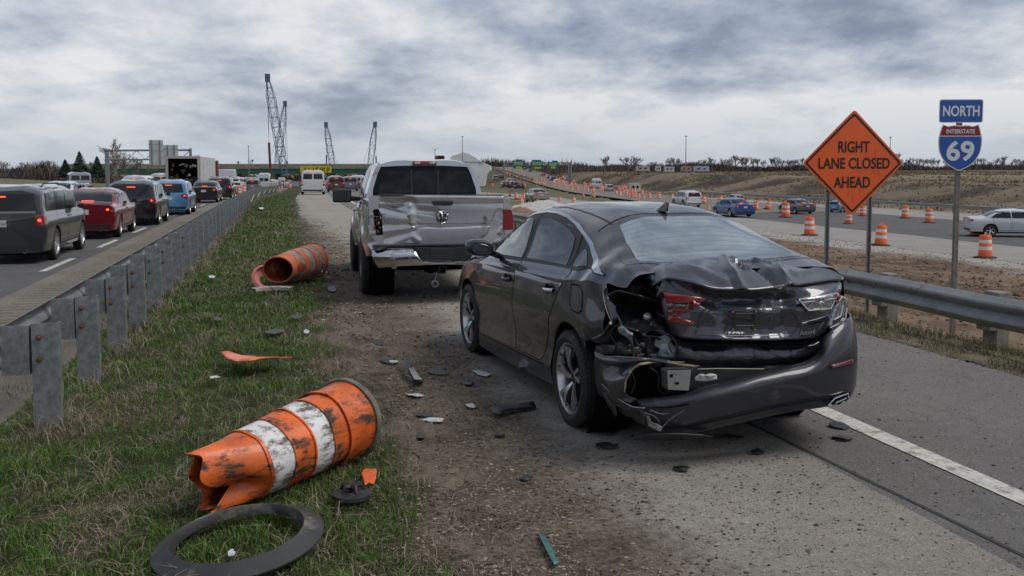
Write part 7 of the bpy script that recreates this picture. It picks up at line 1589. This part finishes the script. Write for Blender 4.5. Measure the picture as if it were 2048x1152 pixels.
# ================= bridge, cranes, gantries, poles, wall, trees =================
CONC=mat('bridge_concrete',(.27,.245,.20),.85,var=.2,vscale=.4,dirt=(.15,.13,.10),dscale=.5,damt=.4); GRN=mat('bridge_green',(.02,.12,.075),.5,var=.15,vscale=.3); CRN=mat('crane_blue',(.09,.13,.22),.5,.3); CRR=mat('crane_red',(.16,.02,.02),.5)
def framecam(D,px=1024):   # local axes at depth D: right (perpendicular to view), forward
    s,c=math.sin(YAW),math.cos(YAW); return Vector((c,-s,0)),Vector((s,c,0))
RT,FW=framecam(0)
def seg(b,p,q,r,n=5,mi=0): b.tube([p,q],r,n,mi)
def bridge():
    D=395; c=AT(640,342,D); r=empty('overpass',(c.x,c.y,-4.6),-YAW,'long highway overpass with green girders and a concrete parapet across the background','bridge'); sc=D/F
    X=lambda px:(px-640)*sc
    Zt=lambda py: CZ-(py-342)*sc+4.6
    x0,x1=X(418),X(905)
    b=B(); b.box(x0-60,x1,-.3,14,Zt(336.5),Zt(334)); b.box(x0-60,x1,-.5,-.3,Zt(337.5),Zt(327.8)); b.box(x0-60,x1,13.8,14.1,Zt(337),Zt(328)); b.build('deck',CONC,r,smooth=False)
    b=B(); b.box(x0-60,x1,-.1,.5,Zt(347.5),Zt(336.6)); 
    for k in range(1,5): b.box(x0-60,x1,k*3.,k*3.+.5,Zt(347.5),Zt(336.6))
    b.build('girder',GRN,r,smooth=False)
    b=B(); b.box(x0-60,x0+10.5,.6,13,0,Zt(338)); b.build('abutment',CONC,r,smooth=False,bevel=.1)
    for px in (492,545,600,655,720,790,860):
        b=B(); 
        for k in range(3): b.box(X(px)-.8,X(px)+.8,1.5+k*4.5,2.9+k*4.5,-1,Zt(349.5))
        b.box(X(px)-1.0,X(px)+1.0,.5,13.5,Zt(350.5),Zt(347.6)); b.build('pier',CONC,r,smooth=False)
    # yellow sign hung on the girder
    r2=empty('yellow_banner',(c.x,c.y,-4.6),-YAW,'wide yellow banner with dark markings hung below the bridge deck','sign'); b=B(); b.box(X(602),X(664),-1.2,-1.0,Zt(345.5),Zt(332)); b.build('panel',mat('banner_yellow',(.62,.50,.03),.5),r2,smooth=False)
    rs=random.Random(5); b=B(); x=X(611)
    while x<X(657):
        w=rs.uniform(.5,1.1); h0,h1=Zt(343),Zt(335)
        b.box(x,x+.28,-1.3,-1.22,h0,h1)
        if rs.random()<.7: zz=rs.choice((h0,h1-.3,(h0+h1)/2)); b.box(x+.28,x+w,-1.3,-1.22,zz,zz+.3)
        if rs.random()<.5: b.box(x+w,x+w+.28,-1.3,-1.22,h0+rs.uniform(0,.7),h1)
        x+=w+.75
    b.build('marking',SBLK,r2,smooth=False)
bridge()
def crane(pb,pt,D,w,lab,hang=None,pipe=None,ph=None,zb=-4.7):
    """lattice boom from base pixel to tip pixel at depth D, boom width w (m)"""
    base=AT(*pb,D); tip=AT(*pt,D); r=empty('lattice_crane',(base.x,base.y,zb),0,lab,'crane','construction cranes at the bridge'); off=Vector((base.x,base.y,zb)); base=base-off; tip=tip-off; base.z=max(base.z,1.5)
    ax=(tip-base).normalized(); L=(tip-base).length; sx=RT-ax*RT.dot(ax); sx.normalize(); sy=ax.cross(sx); b=B(); n=int(L/(w*1.25)); P=[]
    for i in range(n+1):
        t=i/n; ww=w*(.55+.45*min(1,t*6))*(1 if t<.8 else 1-.72*(t-.8)/.2)/2; P.append([base+ax*L*t+sx*ww*a+sy*ww*c_ for a,c_ in ((-1,-1),(1,-1),(1,1),(-1,1))])
    rr=w*.030
    for k in range(4): b.tube([p[k] for p in P],rr*1.25,4)
    for i in range(n):
        for k in range(4):
            j=(k+1)%4
            if (i+k)%2: seg(b,P[i][k],P[i+1][j],rr,4)
            else: seg(b,P[i][j],P[i+1][k],rr,4)
            seg(b,P[i][k],P[i][j],rr*.9,4)
    b.build('boom',CRN,r,smooth=False)
    h=B(); h.box(-w*.35,w*.35,-w*.3,w*.3,-w*.5,w*.55); o=h.build('boom_head',CRN,r,smooth=False); o.location=tip
    c=B(); c.box(-2.2,2.2,-3,3,.0,1.2); c.box(-1.7,1.7,-2.5,3.4,1.25,3.4); o=c.build('crawler_base',CRR if 'tallest' in lab else CRN,r,smooth=False,bevel=.1)
    if hang: 
        q=AT(*hang,D)-off; c=B(); seg(c,tip,Vector((tip.x+(q.x-tip.x)*.2,tip.y+(q.y-tip.y)*.2,q.z+.5)),.07,4); seg(c,tip+RT*.35,q+RT*.25,.06,4); c.build('cable',CRN,r,smooth=False)
        c=B(); c.lathe([(0,-.9),(.45,-.6),(.5,0),(.35,.6),(0,.8)],n=8); o=c.build('hook_block',CRN,r); o.location=q
    if pipe:
        a=AT(*pipe[0],D)-off; q=AT(*pipe[1],D)-off; c=B(); seg(c,a,q,pipe[2],6); c.build('pile_lead',CRR if 'tallest' in lab else CRN,r,smooth=False)
        c=B(); seg(c,tip-RT*.3,a,.06,4); seg(c,tip+RT*.15,a,.05,4); c.build('cable',CRN,r,smooth=False)
    if ph: q=AT(*ph,D)-off; c=B(); seg(c,tip,q,.05,4); c.build('stay_line',CRN,r,smooth=False)
crane((570,352),(535,156),352,2.7,'tallest blue lattice crane, leaning left over the bridge',pipe=((538,285),(541,345),.5))
crane((552,352),(570,208),455,2.6,'second tallest crane crossing behind the tallest one, leaning right',hang=(574,325),ph=(543,310))
crane((667,345),(652,250),455,2.5,'shorter crane leaning left, directly above the shoulder van',pipe=((653,310),(653,352),.35),ph=(675,330))
crane((739,345),(750,249),455,2.5,'rightmost crane, leaning right above the pickup roof',pipe=((752,312),(753,340),.35),ph=(727,326))
# clutter of site machinery under the bridge
YEL=mat('machine_yellow',(.50,.36,.02),.5,var=.2,vscale=1)
for i,(px,py,D,w,h) in enumerate(((578,358,370,14,8),(597,356,372,10,7),(617,358,368,9,10),(640,357,380,12,8),(672,356,380,10,6),(690,355,382,14,7))):
    c=AT(px,py,D); r=empty('site_machine',(c.x,c.y,c.z-.2),random.uniform(-.5,.5),('yellow','orange')[i%2]+' construction machine under the bridge, '+('leftmost','second from left','third from left','fourth from left','second from right','rightmost')[i]+' of six','machine','construction machines under the bridge'); s=D/F; w*=s*.5; h*=s
    m=YEL if i%2==0 else OP; b=B(); b.box(-w,w*.4,-1,1,.6,h*.7,tx=.1); b.build('body',m,r,smooth=False); b=B(); b.box(0,w*.5,-.8,.8,h*.7,h,tx=.05); b.build('cab',GLS,r,smooth=False); b=B(); b.tube([(w*.4,0,h*.6),(w*.9,0,h*.95),(w*1.3,0,h*.3)],.2,5); b.build('arm',m,r)
    for x in (-w*.6,w*.3): b=B(); b.lathe([(0,-1.1),(.6,-1.1),(.6,1.1),(0,1.1)],n=12,axis='y',c=(x,0,.6)); b.build('wheel',RUB,r)
# light poles
def pole(px,ptop,pbase,D,lab):
    c=AT(px,pbase,D); t=AT(px,ptop,D); r=empty('light_pole',(c.x,c.y,hz(c.x,c.y) if c.x>20 else c.z),0,lab,'light pole','tall light poles on the horizon'); h=t.z-r.location.z; s=D/F
    b=B(); b.tube([(0,0,-.5),(0,0,h)],[1.15*s,.55*s],6); b.build('pole',STL,r); b=B(); b.box(-1.8*s,1.8*s,-.3,.3,h,h+1.4*s); b.build('lamp_head',STL,r,smooth=False)
for q in ((498,293,345,300,'thin light pole left of the cranes'),(870,300,330,260,'short light pole left of the white wall'),(925,274,345,230,'light pole rising in front of the white wall'),(1371,273,352,260,'tall light pole above the white SUV'),(1779,275,345,330,'light pole right of the orange sign'),(1026,322,372,200,'small lamp post beside the lower road')): pole(*q)
# left gantry with sign backs
def left_gantry():
    D=98.; c=G(216,386,-.3); r=empty('sign_gantry',(c.x,c.y,-.5),-YAW,'steel gantry arm with the pale backs of two road signs over the left road','sign gantry'); s=D/F; X=lambda px:(px-216)*s; Z=lambda py: CZ-(py-342)*s+.5
    b=B(); b.tube([(0,0,-.5),(0,0,Z(303))],.19,10); b.lathe([(0,Z(302)),(.3,Z(302.2)),(.3,Z(305)),(.2,Z(306))],n=12); b.build('post',STL,r)
    b=B(); b.tube([(0,0,Z(305)),(X(368),0,Z(304))],.09,8); b.tube([(0,0,Z(321.5)),(X(368),0,Z(321))],.07,8)
    b.build('truss',STL,r)
    b=B(); b.tube([(X(368),0,Z(301)),(X(368),0,Z(400))],.14,8); b.build('post',STL,r)
    b=B()
    for k in range(9): xa,xb=X(222+k*16),X(222+k*16+16); seg(b,Vector((xa,0,Z(305) if k%2 else Z(321))),Vector((xb,0,Z(321) if k%2 else Z(305))),.03,4)
    b.build('bracing',STL,r,smooth=False)
    PB=mat('panel_back',(.62,.62,.60),.5,.2,var=.12,vscale=1.5)
    for x0,x1,t,bt in ((294,320,286,331),(320.5,347,295,331)):
        b=B(); b.box(X(x0),X(x1),-.22,-.16,Z(bt),Z(t)); o=b.build('sign_panel',PB,r,smooth=False)
        for px in ((299.5,314) if x0<300 else (328,340)): b=B(); b.box(X(px)-.05,X(px)+.05,-.30,-.225,Z(bt),Z(t)); b.build('rib',STL,o,smooth=False)
        b=B(); 
        for py in (t+8,t+20): b.box(X(x0),X(x1),-.245,-.225,Z(py)-.015,Z(py)+.015)
        b.build('seam',STL,o,smooth=False)
left_gantry()
def green_gantry():
    D=232.; c=AT(1139,372,D); z0=hz(c.x,c.y); r=empty('sign_gantry',(c.x,c.y,z0),-YAW,'gantry with three green highway signs over the rising road','sign gantry'); s=D/F; X=lambda px:(px-1139)*s; Z=lambda py: CZ-(py-342)*s-z0
    for dx in (-1.2,2.6): b=B(); b.tube([(dx*s,0,-.5),(dx*s,0,Z(325))],.22,8); b.build('post',STL,r)
    b=B(); b.tube([(X(1008),0,Z(326)),(X(1141),0,Z(325))],.13,6); b.tube([(X(1008),0,Z(331)),(X(1141),0,Z(330))],.13,6)
    for k in range(12): xa,xb=X(1010+k*10.8),X(1010+k*10.8+10.8); seg(b,Vector((xa,0,Z(326) if k%2 else Z(331))),Vector((xb,0,Z(331) if k%2 else Z(326))),.06,4)
    b.build('truss',STL,r,smooth=False); b=B(); b.tube([(X(1008),0,-1),(X(1008),0,Z(326))],.2,6); b.build('post',STL,r)
    GP=mat('sign_green',(.008,.14,.075),.4,var=.08,vscale=2); YP=mat('sign_yellow_band',(.60,.45,.03),.4)
    for x0,x1,t,bt,t0,t1 in ((1026,1048.5,322,337,1032,1044),(1062,1086.5,322.5,338,1064,1082),(1095.5,1116,324,337.5,1104,1115)):
        b=B(); b.box(X(x0),X(x1),-.5,-.4,Z(bt),Z(t)); b.box(X(t0),X(t1),-.5,-.4,Z(t)+.01,Z(t-2.6)); o=b.build('sign_panel',GP,r,smooth=False)
        b=B(); b.box(X(x0+6),X(x1-5),-.56,-.505,Z(bt-.6),Z(bt-4)); b.build('yellow_band',YP,o,smooth=False)
        rs=random.Random(int(x0)); b=B()
        for py in (t+3,t+6.5):
            x=x0+2.5
            while x<x1-3: w=rs.uniform(1.,2.6); b.box(X(x),X(x+w),-.54,-.505,Z(py+.7),Z(py-.9)); x+=w+.8
        b.build('lettering',SWH,o,smooth=False)
green_gantry()
# white wall mass of the unfinished ramp
def white_wall():
    D=235.; c=AT(930,352,D); z0=hz(c.x,c.y)-1.; r=empty('unfinished_ramp_wall',(c.x,c.y,z0),-YAW,'large white unfinished ramp wall behind the pickup','retaining wall'); s=D/F; X=lambda px:(px-930)*s; Z=lambda py: CZ-(py-342)*s-z0
    P=[(900,372),(901,314),(906,311),(918,308),(925,304),(930,306),(940,309),(952,316),(966,325),(980,332),(982,339),(973,349),(968,372)]
    b=B(); b.poly([(X(x),0,Z(y)) for x,y in P],(0,9,0)); b.build('wall',mat('white_wall_mat',(.74,.74,.73),.8,var=.07,vscale=.4,dirt=(.30,.28,.26),dscale=.5,damt=.35),r,smooth=False,recalc=True)
    b=B(); 
    for py in (324,): b.box(X(901),X(968),-.12,-.02,Z(py)-.06,Z(py)+.06)
    b.build('ledge',STL,r,smooth=False)
    r2=empty('rusty_plant',(AT(882,340,D)).to_tuple()[:2]+(z0,),-YAW,'rusty and yellow machinery heap left of the white wall','machinery'); rs=random.Random(8)
    for k in range(16): x=rs.uniform(-8,14)*s*.9; w=rs.uniform(.3,.9); z=Z(rs.uniform(313,336)); b=B(); b.box(x-w,x+w,-.8,.8,z-w*.7,z+w*.6); b.build('rusty_block',rs.choice((mat('rust_dark',(.06,.035,.025),.8),YEL,mat('rust_brown',(.14,.08,.05),.8))),r2,smooth=False)
    b=B(); b.box(-9*s,17*s,0,3,0,Z(333)); b.build('base_block',mat('rust_dark',(.06,.035,.025),.8),r2,smooth=False)
white_wall()
# gravel pile and dug soil right of the pickup
def mound(name,lab,cat,px,py,z,w,l,h,cols,sd,kind=None):
    c=G(px,py,z); n=70; x=np.linspace(-1,1,n); X_,Y_=np.meshgrid(x,x); r=np.hypot(X_,Y_); Zz=h*np.clip(1-r**1.6,0,1)*(.7+.6*fbm(X_*3+sd,Y_*3,1,4,sd))+.15*h*(fbm(X_*9,Y_*9,1,3,sd+3)-.5)*(r<1)-.12
    V=np.stack([X_*w,Y_*l,Zz],-1).reshape(-1,3); i,j=np.meshgrid(np.arange(n-1),np.arange(n-1),indexing='ij'); Q=np.stack([i*n+j,i*n+j+1,(i+1)*n+j+1,(i+1)*n+j],-1).reshape(-1,4); o=npmesh(name,V,Q,cols); o.location=(c.x,c.y,z); o.rotation_euler=(0,0,-.2); tag(o,lab,cat)
    return o
mound('gravel_pile','pale gravel pile between the pickup and the sedan roof','gravel pile',1085,428,-1.75,4.2,8.5,1.25,mat('pale_gravel',(.44,.42,.385),.9,var=.3,vscale=3,bump=.05,bscale=8),3)
mound('soil_heap','reddish brown soil heap beside the pickup tail light','soil heap',1040,446,-1.5,2.6,4,1.2,mat('red_soil',(.20,.115,.065),.95,var=.35,vscale=3,bump=.05,bscale=6),6)
# guardrails of the far highway
def far_rail(lab,xr0,ys,z=-2.1,h=.75,name='guardrail'):
    r=empty(name,(xr0,ys[0],z),0,lab,'guardrail'); off=Vector(r.location); rows=[[Vector((xr0+float(bend(y))-o,y,z+float(zA(y))*0+h-.31+hh))-off for o,hh in wprof()] for y in ys]; sheet('rail',rows,GALVL,r,th=.01,angle=30,outw=Vector((-1,0,0)))
    p=None
    for y in np.arange(ys[0],ys[-1],4.):
        if p is None: b=B(); b.box(-.07,.07,-.08,.08,-.3,h-.05); p=b.build('post',POSTM,r,smooth=False); q=p
        else: q=p.copy(); COL.objects.link(q); q.parent=r
        q.location=Vector((xr0+.1+float(bend(y)),y,z))-off
far_rail('low guardrail along the far edge of the right highway',60.8,list(np.arange(20,150,5.)))
# barrier fence on the rising road's left edge
def ramp_fence():
    P=[Vector(p)+Vector((.3,0,.0)) for p in BLs[14:52]]; o0=P[0].copy(); r=empty('barrier_fence',o0,0,'grey barrier fence along the left edge of the rising road','fence'); b=B(); b.grid([[p-o0+Vector((0,0,.35)),p-o0+Vector((0,0,1.0)),p-o0+Vector((.15,0,1.0)),p-o0+Vector((.15,0,.35))] for p in P]); b.build('barrier',mat('barrier_grey',(.24,.24,.23),.7,var=.2,vscale=.3),r,smooth=False)
    p0=None
    for p in P[::2]:
        if p0 is None: b=B(); b.box(-.1,.1,-.1,.1,-.3,1.5); p0=b.build('post',STL,r,smooth=False); q=p0
        else: q=p0.copy(); COL.objects.link(q); q.parent=r
        q.location=p-o0
ramp_fence()
# white trailers and sheds on the bluff top
for i,(px,py,w,h,c_,nm,lab) in enumerate(((1285,343,27,7,(.45,.38,.33),'shed','long pinkish shed on the bluff between bare trees'),(1316,343,11,6,(.5,.5,.46),'trailer','small white trailer on the bluff'),(1338,343,20,6,(.5,.5,.5),'trailer','white trailer row left of the tall light pole'),(1372,345,20,6,(.36,.25,.2),'shed','brick brown shed at the foot of the tall light pole'),(1402,345,30,5,(.40,.43,.47),'trailer','long pale blue trailer right of the tall light pole'),(1270,381,22,14,(.48,.47,.45),'camper_trailer','white camper trailer beyond the orange drums on the far shoulder'))):
    D=270. if i<5 else 170.; c=AT(px,py,D); z=hz(c.x,c.y); s=D/F; r=empty(nm,(c.x,c.y,z),-.3,lab,nm.replace('_',' '),'sheds and trailers beyond the highway'); w*=s/2; h*=s; m=mat('shed_%d'%i,c_,.6,var=.15,vscale=.6); b=B(); b.box(-w,w,-1.3,1.3,.35,max(h,1.8),tx=.05); b.build('body',m,r,smooth=False)
    b=B(); b.box(-w*.6,-w*.2,-1.36,-1.28,1.0,1.0+h*.35); b.build('window',GLS,r,smooth=False); b=B(); b.box(w*.2,w*.55,-1.36,-1.28,1.0,1.0+h*.35); b.build('window',GLS,r,smooth=False)
    for x in (-w*.6,w*.6): b=B(); b.lathe([(0,-1.2),(.35,-1.2),(.35,1.2),(0,1.2)],n=10,axis='y',c=(x,0,.35)); b.build('wheel',RUB,r)
# ---- trees ----
BARK=mat('bark',(.12,.10,.09),.9,var=.25,vscale=2); TWIG=mat('twigs',(.19,.165,.155),.9); BRUSH=mat('brush_twigs',(.085,.068,.055),.9,vcol=None); EVG=mat('evergreen',(.016,.032,.018),.85,vcol='Col'); 
def tree_mesh(h,seed,spread=.55,lev=5,trunk=.035,brk=4,rmin=.028):
    rs=random.Random(seed); tb=B(); tw=B()
    def grow(p,d,l,r,k):
        n=3; pts=[p]; q=p.copy(); dd=d.copy()
        for i in range(n): dd=(dd+Vector((rs.uniform(-1,1),rs.uniform(-1,1),rs.uniform(-.3,.7)))*.16).normalized(); q=q+dd*l/n; pts.append(q.copy())
        (tb if k<2 else tw).tube(pts,[max(r,rmin),max(r*.62,rmin*.8)],5 if k<2 else 3,cap=False)
        if k>=lev: return
        m=rs.randint(3,brk+1) if k<lev-1 else rs.randint(3,5)
        for i in range(m):
            t=rs.uniform(.35,1.) if k else rs.uniform(.45,1.); f=t*n; a=int(min(f,n-1)); s=pts[a].lerp(pts[a+1],f-a); az=rs.uniform(0,6.28); sp=rs.uniform(.45,1.)*spread*(1.25 if k==0 else 1); nd=(dd*math.cos(sp)+(Vector((math.cos(az),math.sin(az),.15))*math.sin(sp))).normalized(); nd.z=max(nd.z,-.05); grow(s,nd.normalized(),l*rs.uniform(.60,.90),r*rs.uniform(.42,.62),k+1)
    grow(Vector((0,0,-.3)),Vector((0,0,1)),h*.30,h*trunk,0); return tb,tw
TV=[];TH={}
for i in range(6):
    tb,tw=tree_mesh(10,50+i,spread=(.55,.7,.5,.62,.75,.6)[i],lev=5,brk=2,rmin=.034); a=tb.build('trunk',BARK,None); b_=tw.build('crown',TWIG,None,smooth=False); TV.append((a.data,b_.data)); bpy.data.objects.remove(a); bpy.data.objects.remove(b_)
def bare_tree(px,pb,pt,D,lab,v,grp='bare trees on the horizon',wide=1.,tint=None):
    c=AT(px,pb,D); z=hz(c.x,c.y) if c.x>15 else c.z; h=(pb-pt)*D/F+max(0,c.z-z); r=empty('bare_tree',(c.x,c.y,z),random.uniform(0,6),lab,'tree',grp)
    s=h/(max(v.co.z for v in TV[v%6][1].vertices) if v%6 not in TH else TH[v%6]); TH.setdefault(v%6,h/s); 
    for nm,me in zip(('trunk','crown'),TV[v%6]): o=link(bpy.data.objects.new(nm,me),r); o.scale=(s*wide,s*wide,s)
    return r
tb,tw=tree_mesh(10,91,spread=.62,lev=6,trunk=.05,brk=2,rmin=.03); c=AT(238,378,128.); r=empty('bare_tree',(c.x,c.y,c.z-.3),0,'largest bare tree with a pale split trunk behind the left gantry','tree'); s=(378-271)*128/F/max(v[2] for v in tw.v)
o=tb.build('trunk',mat('pale_bark',(.17,.155,.135),.9,var=.35,vscale=1.5),r); o.scale=(s,)*3; o=tw.build('crown',TWIG,r,smooth=False); o.scale=(s,)*3
k=0
for px,pb,pt,D,w,lab in ((1208,343,309,280,1.3,'wide bare tree left of the pinkish shed'),(1256,343,312,285,1.2,'bare tree behind the pinkish shed, left one'),(1277,343,310,290,1.2,'bare tree behind the pinkish shed, right one'),(1306,343,322,300,1.,'small bare tree by the small white trailer'),(1336,343,314,280,.8,'thin bare tree behind the white trailer row, left stem'),(1345,343,313,283,.8,'thin bare tree behind the white trailer row, middle stem'),(1354,343,314,281,.8,'thin bare tree behind the white trailer row, right stem'),(1405,346,319,300,1.,'bare tree above the long pale trailer'),(1425,347,315,310,1.,'bare tree just right of the long pale trailer'),(428,345,320,330,1.3,'bare tree right of the box truck roof'),(395,340,308,300,1.2,'bare tree above the box truck roof'),(505,333,318,480,1.2,'bare tree by the left light pole above the bridge'),(475,333,321,490,1.2,'small bare tree left of the light pole above the bridge'),(100,352,318,210,1.,'bare tree left of the evergreens'),(12,352,320,200,1.1,'bare tree at the far left edge'),(48,352,322,205,1.,'second bare tree from the left edge'),(268,352,312,190,1.1,'bare tree right of the largest bare tree'),(183,350,322,215,.9,'bare tree between the two right evergreens')):
    bare_tree(px,pb,pt,D,lab,k,wide=w); k+=1
# ordered treeline on the right horizon
TL='bare trees in the long right treeline'
for i in range(58):
    px=1440+i*11.2+random.uniform(-4,4); D=random.uniform(300,360); hh=random.uniform(20,36)*(1-.25*(px>1800)) ; bare_tree(px,349+ (px-1440)*.004,349-hh,D,'bare tree in the long dark treeline along the right horizon',i+2,TL,wide=random.uniform(.8,1.3))
for i in range(26):
    px=i*16.5+random.uniform(-5,5); D=random.uniform(215,260); bare_tree(px,353,353-random.uniform(14,27),D,'bare tree in the dark brush line beyond the left road',i+1,'bare trees beyond the left road',wide=random.uniform(.9,1.4))
for i in range(30):
    px=560+i*19+random.uniform(-6,6)
    if 870<px<985: continue
    bare_tree(px,336,336-random.uniform(5,10),620,'tiny bare tree on the skyline beyond the bridge',i,'tiny bare trees beyond the bridge',wide=1.5)
def evergreen(px,pb,pt,D,wpx,lab,seed):
    c=AT(px,pb,D); h=(pb-pt)*D/F; w=wpx*D/F/2; r=empty('evergreen_tree',(c.x,c.y,c.z),0,lab,'evergreen tree','dark evergreens behind the left road'); b=B(); b.tube([(0,0,-.3),(0,0,h*.95)],[.22,.04],6); b.build('trunk',BARK,r)
    n=5200; R_=np.random.RandomState(seed); t=R_.rand(n)**1.35; lay=np.floor(t*15)/15; rad=w*(1-t)**.85*(.55+.45*R_.rand(n)**.5)*(.82+.25*np.sin(t*15*6.28)+.12*R_.rand(n)); a=R_.rand(n)*6.28; a0=R_.rand(15)*6.28; rad*=1+.22*np.sin(a*3+a0[(lay*15).astype(int)%15]); x=rad*np.cos(a); y=rad*np.sin(a); z=h*(.06+.94*t)-rad*.18; L_=.24*(1.2-t)+.08
    V=np.empty((n,3,3)); dx,dy=np.cos(a),np.sin(a); V[:,0]=np.stack([x-dy*L_*.35,y+dx*L_*.35,z],1); V[:,1]=np.stack([x+dy*L_*.35,y-dx*L_*.35,z+.03],1); V[:,2]=np.stack([x+dx*L_*1.3,y+dy*L_*1.3,z-L_*.45+R_.uniform(-.1,.1,n)],1)
    col=np.array([.017,.034,.02])[None]*R_.uniform(.5,1.7,(n,1)); npmesh('crown',V,np.arange(n*3).reshape(-1,3),EVG,r,smooth=False,col=np.repeat(col[:,None],3,1).reshape(-1,3))
evergreen(131,353,319,190,27,'smallest evergreen, left of the three',1); evergreen(160,354,303,180,38,'tallest evergreen, middle of the three',2); evergreen(195,354,313,185,30,'right evergreen beside the gantry post',3)
# undergrowth bands (uncountable)
def brush(name,pts,hh,n,colr,seed,thick=14.,w=.10):
    """pts: ground points along the band; many thin upright twigs"""
    R_=np.random.RandomState(seed); P=np.array([tuple(p) for p in pts]); t=R_.rand(n)*(len(P)-1); i=t.astype(int); f=(t-i)[:,None]; q=P[i]*(1-f)+P[np.minimum(i+1,len(P)-1)]*f; q[:,:2]+=R_.uniform(-thick,thick,(n,2)); cl=fbm(q[:,0],q[:,1],.07,3,seed); h=hh*np.clip(2.4*cl-.35,.15,2.)*(.5+.7*R_.rand(n)); z=H(q[:,0],q[:,1],True,False)
    a=R_.rand(n)*6.28; lx=R_.normal(0,.22,n)*h; ly=R_.normal(0,.22,n)*h; V=np.empty((n,3,3)); u=R_.rand(n)*.55*h
    V[:,0]=np.stack([q[:,0]-np.cos(a)*w,q[:,1]-np.sin(a)*w,z+u-.2],1); V[:,1]=np.stack([q[:,0]+np.cos(a)*w,q[:,1]+np.sin(a)*w,z+u-.2],1); V[:,2]=np.stack([q[:,0]+lx,q[:,1]+ly,z+h],1)
    col=np.array(colr)[None]*R_.uniform(.45,1.5,(n,1)); tag(npmesh(name,V,np.arange(n*3).reshape(-1,3),mat('brush_mat',(.1,.1,.1),.9,vcol='Col',spec=.1),smooth=False,col=np.repeat(col[:,None],3,1).reshape(-1,3)),kind='stuff')
brush('wood_undergrowth',[AT(px,348,D) for px,D in ((1120,520),(1200,340),(1440,335),(1700,345),(2200,350))],2.3,52000,(.105,.088,.08),4,18,.16)
brush('brush_line',[AT(px,355,D) for px,D in ((-250,230),(0,235),(200,225),(320,240),(440,300))],2.6,26000,(.085,.07,.06),7,14,.13)
brush('wood_undergrowth',[AT(px,337,D) for px,D in ((420,640),(700,650),(900,650),(1150,660))],5.0,9000,(.08,.07,.065),9,20,.3)
# dry tufts on the bluff and ditch
def tufts():
    r=np.random.RandomState(9); n=90000; y=r.uniform(15,330,n); xr=r.uniform(60,190,n); x=xr+bend(y); N=fbm(x,y,.10,3,77); k=(r.rand(n)<np.clip((N-.38)*3,.05,1)); x,y=x[k],y[k]; n=len(x); d=np.hypot(x,y); h=r.uniform(.08,.32,n); m=MATS['brush_mat']
    col=np.array([.24,.19,.125])[None]*r.uniform(.5,1.35,(n,1)); z=H(x,y,True,False); V=np.empty((n,3,3)); a=r.rand(n)*6.28; w=.05+.0009*d; V[:,0]=np.stack([x-np.cos(a)*w,y-np.sin(a)*w,z-.03],1); V[:,1]=np.stack([x+np.cos(a)*w,y+np.sin(a)*w,z-.03],1); V[:,2]=np.stack([x+r.normal(0,.1,n),y+r.normal(0,.1,n),z+h],1)
    tag(npmesh('dry_field_grass',V,np.arange(n*3).reshape(-1,3),m,smooth=False,col=np.repeat(col[:,None],3,1).reshape(-1,3)),kind='stuff')
tufts()
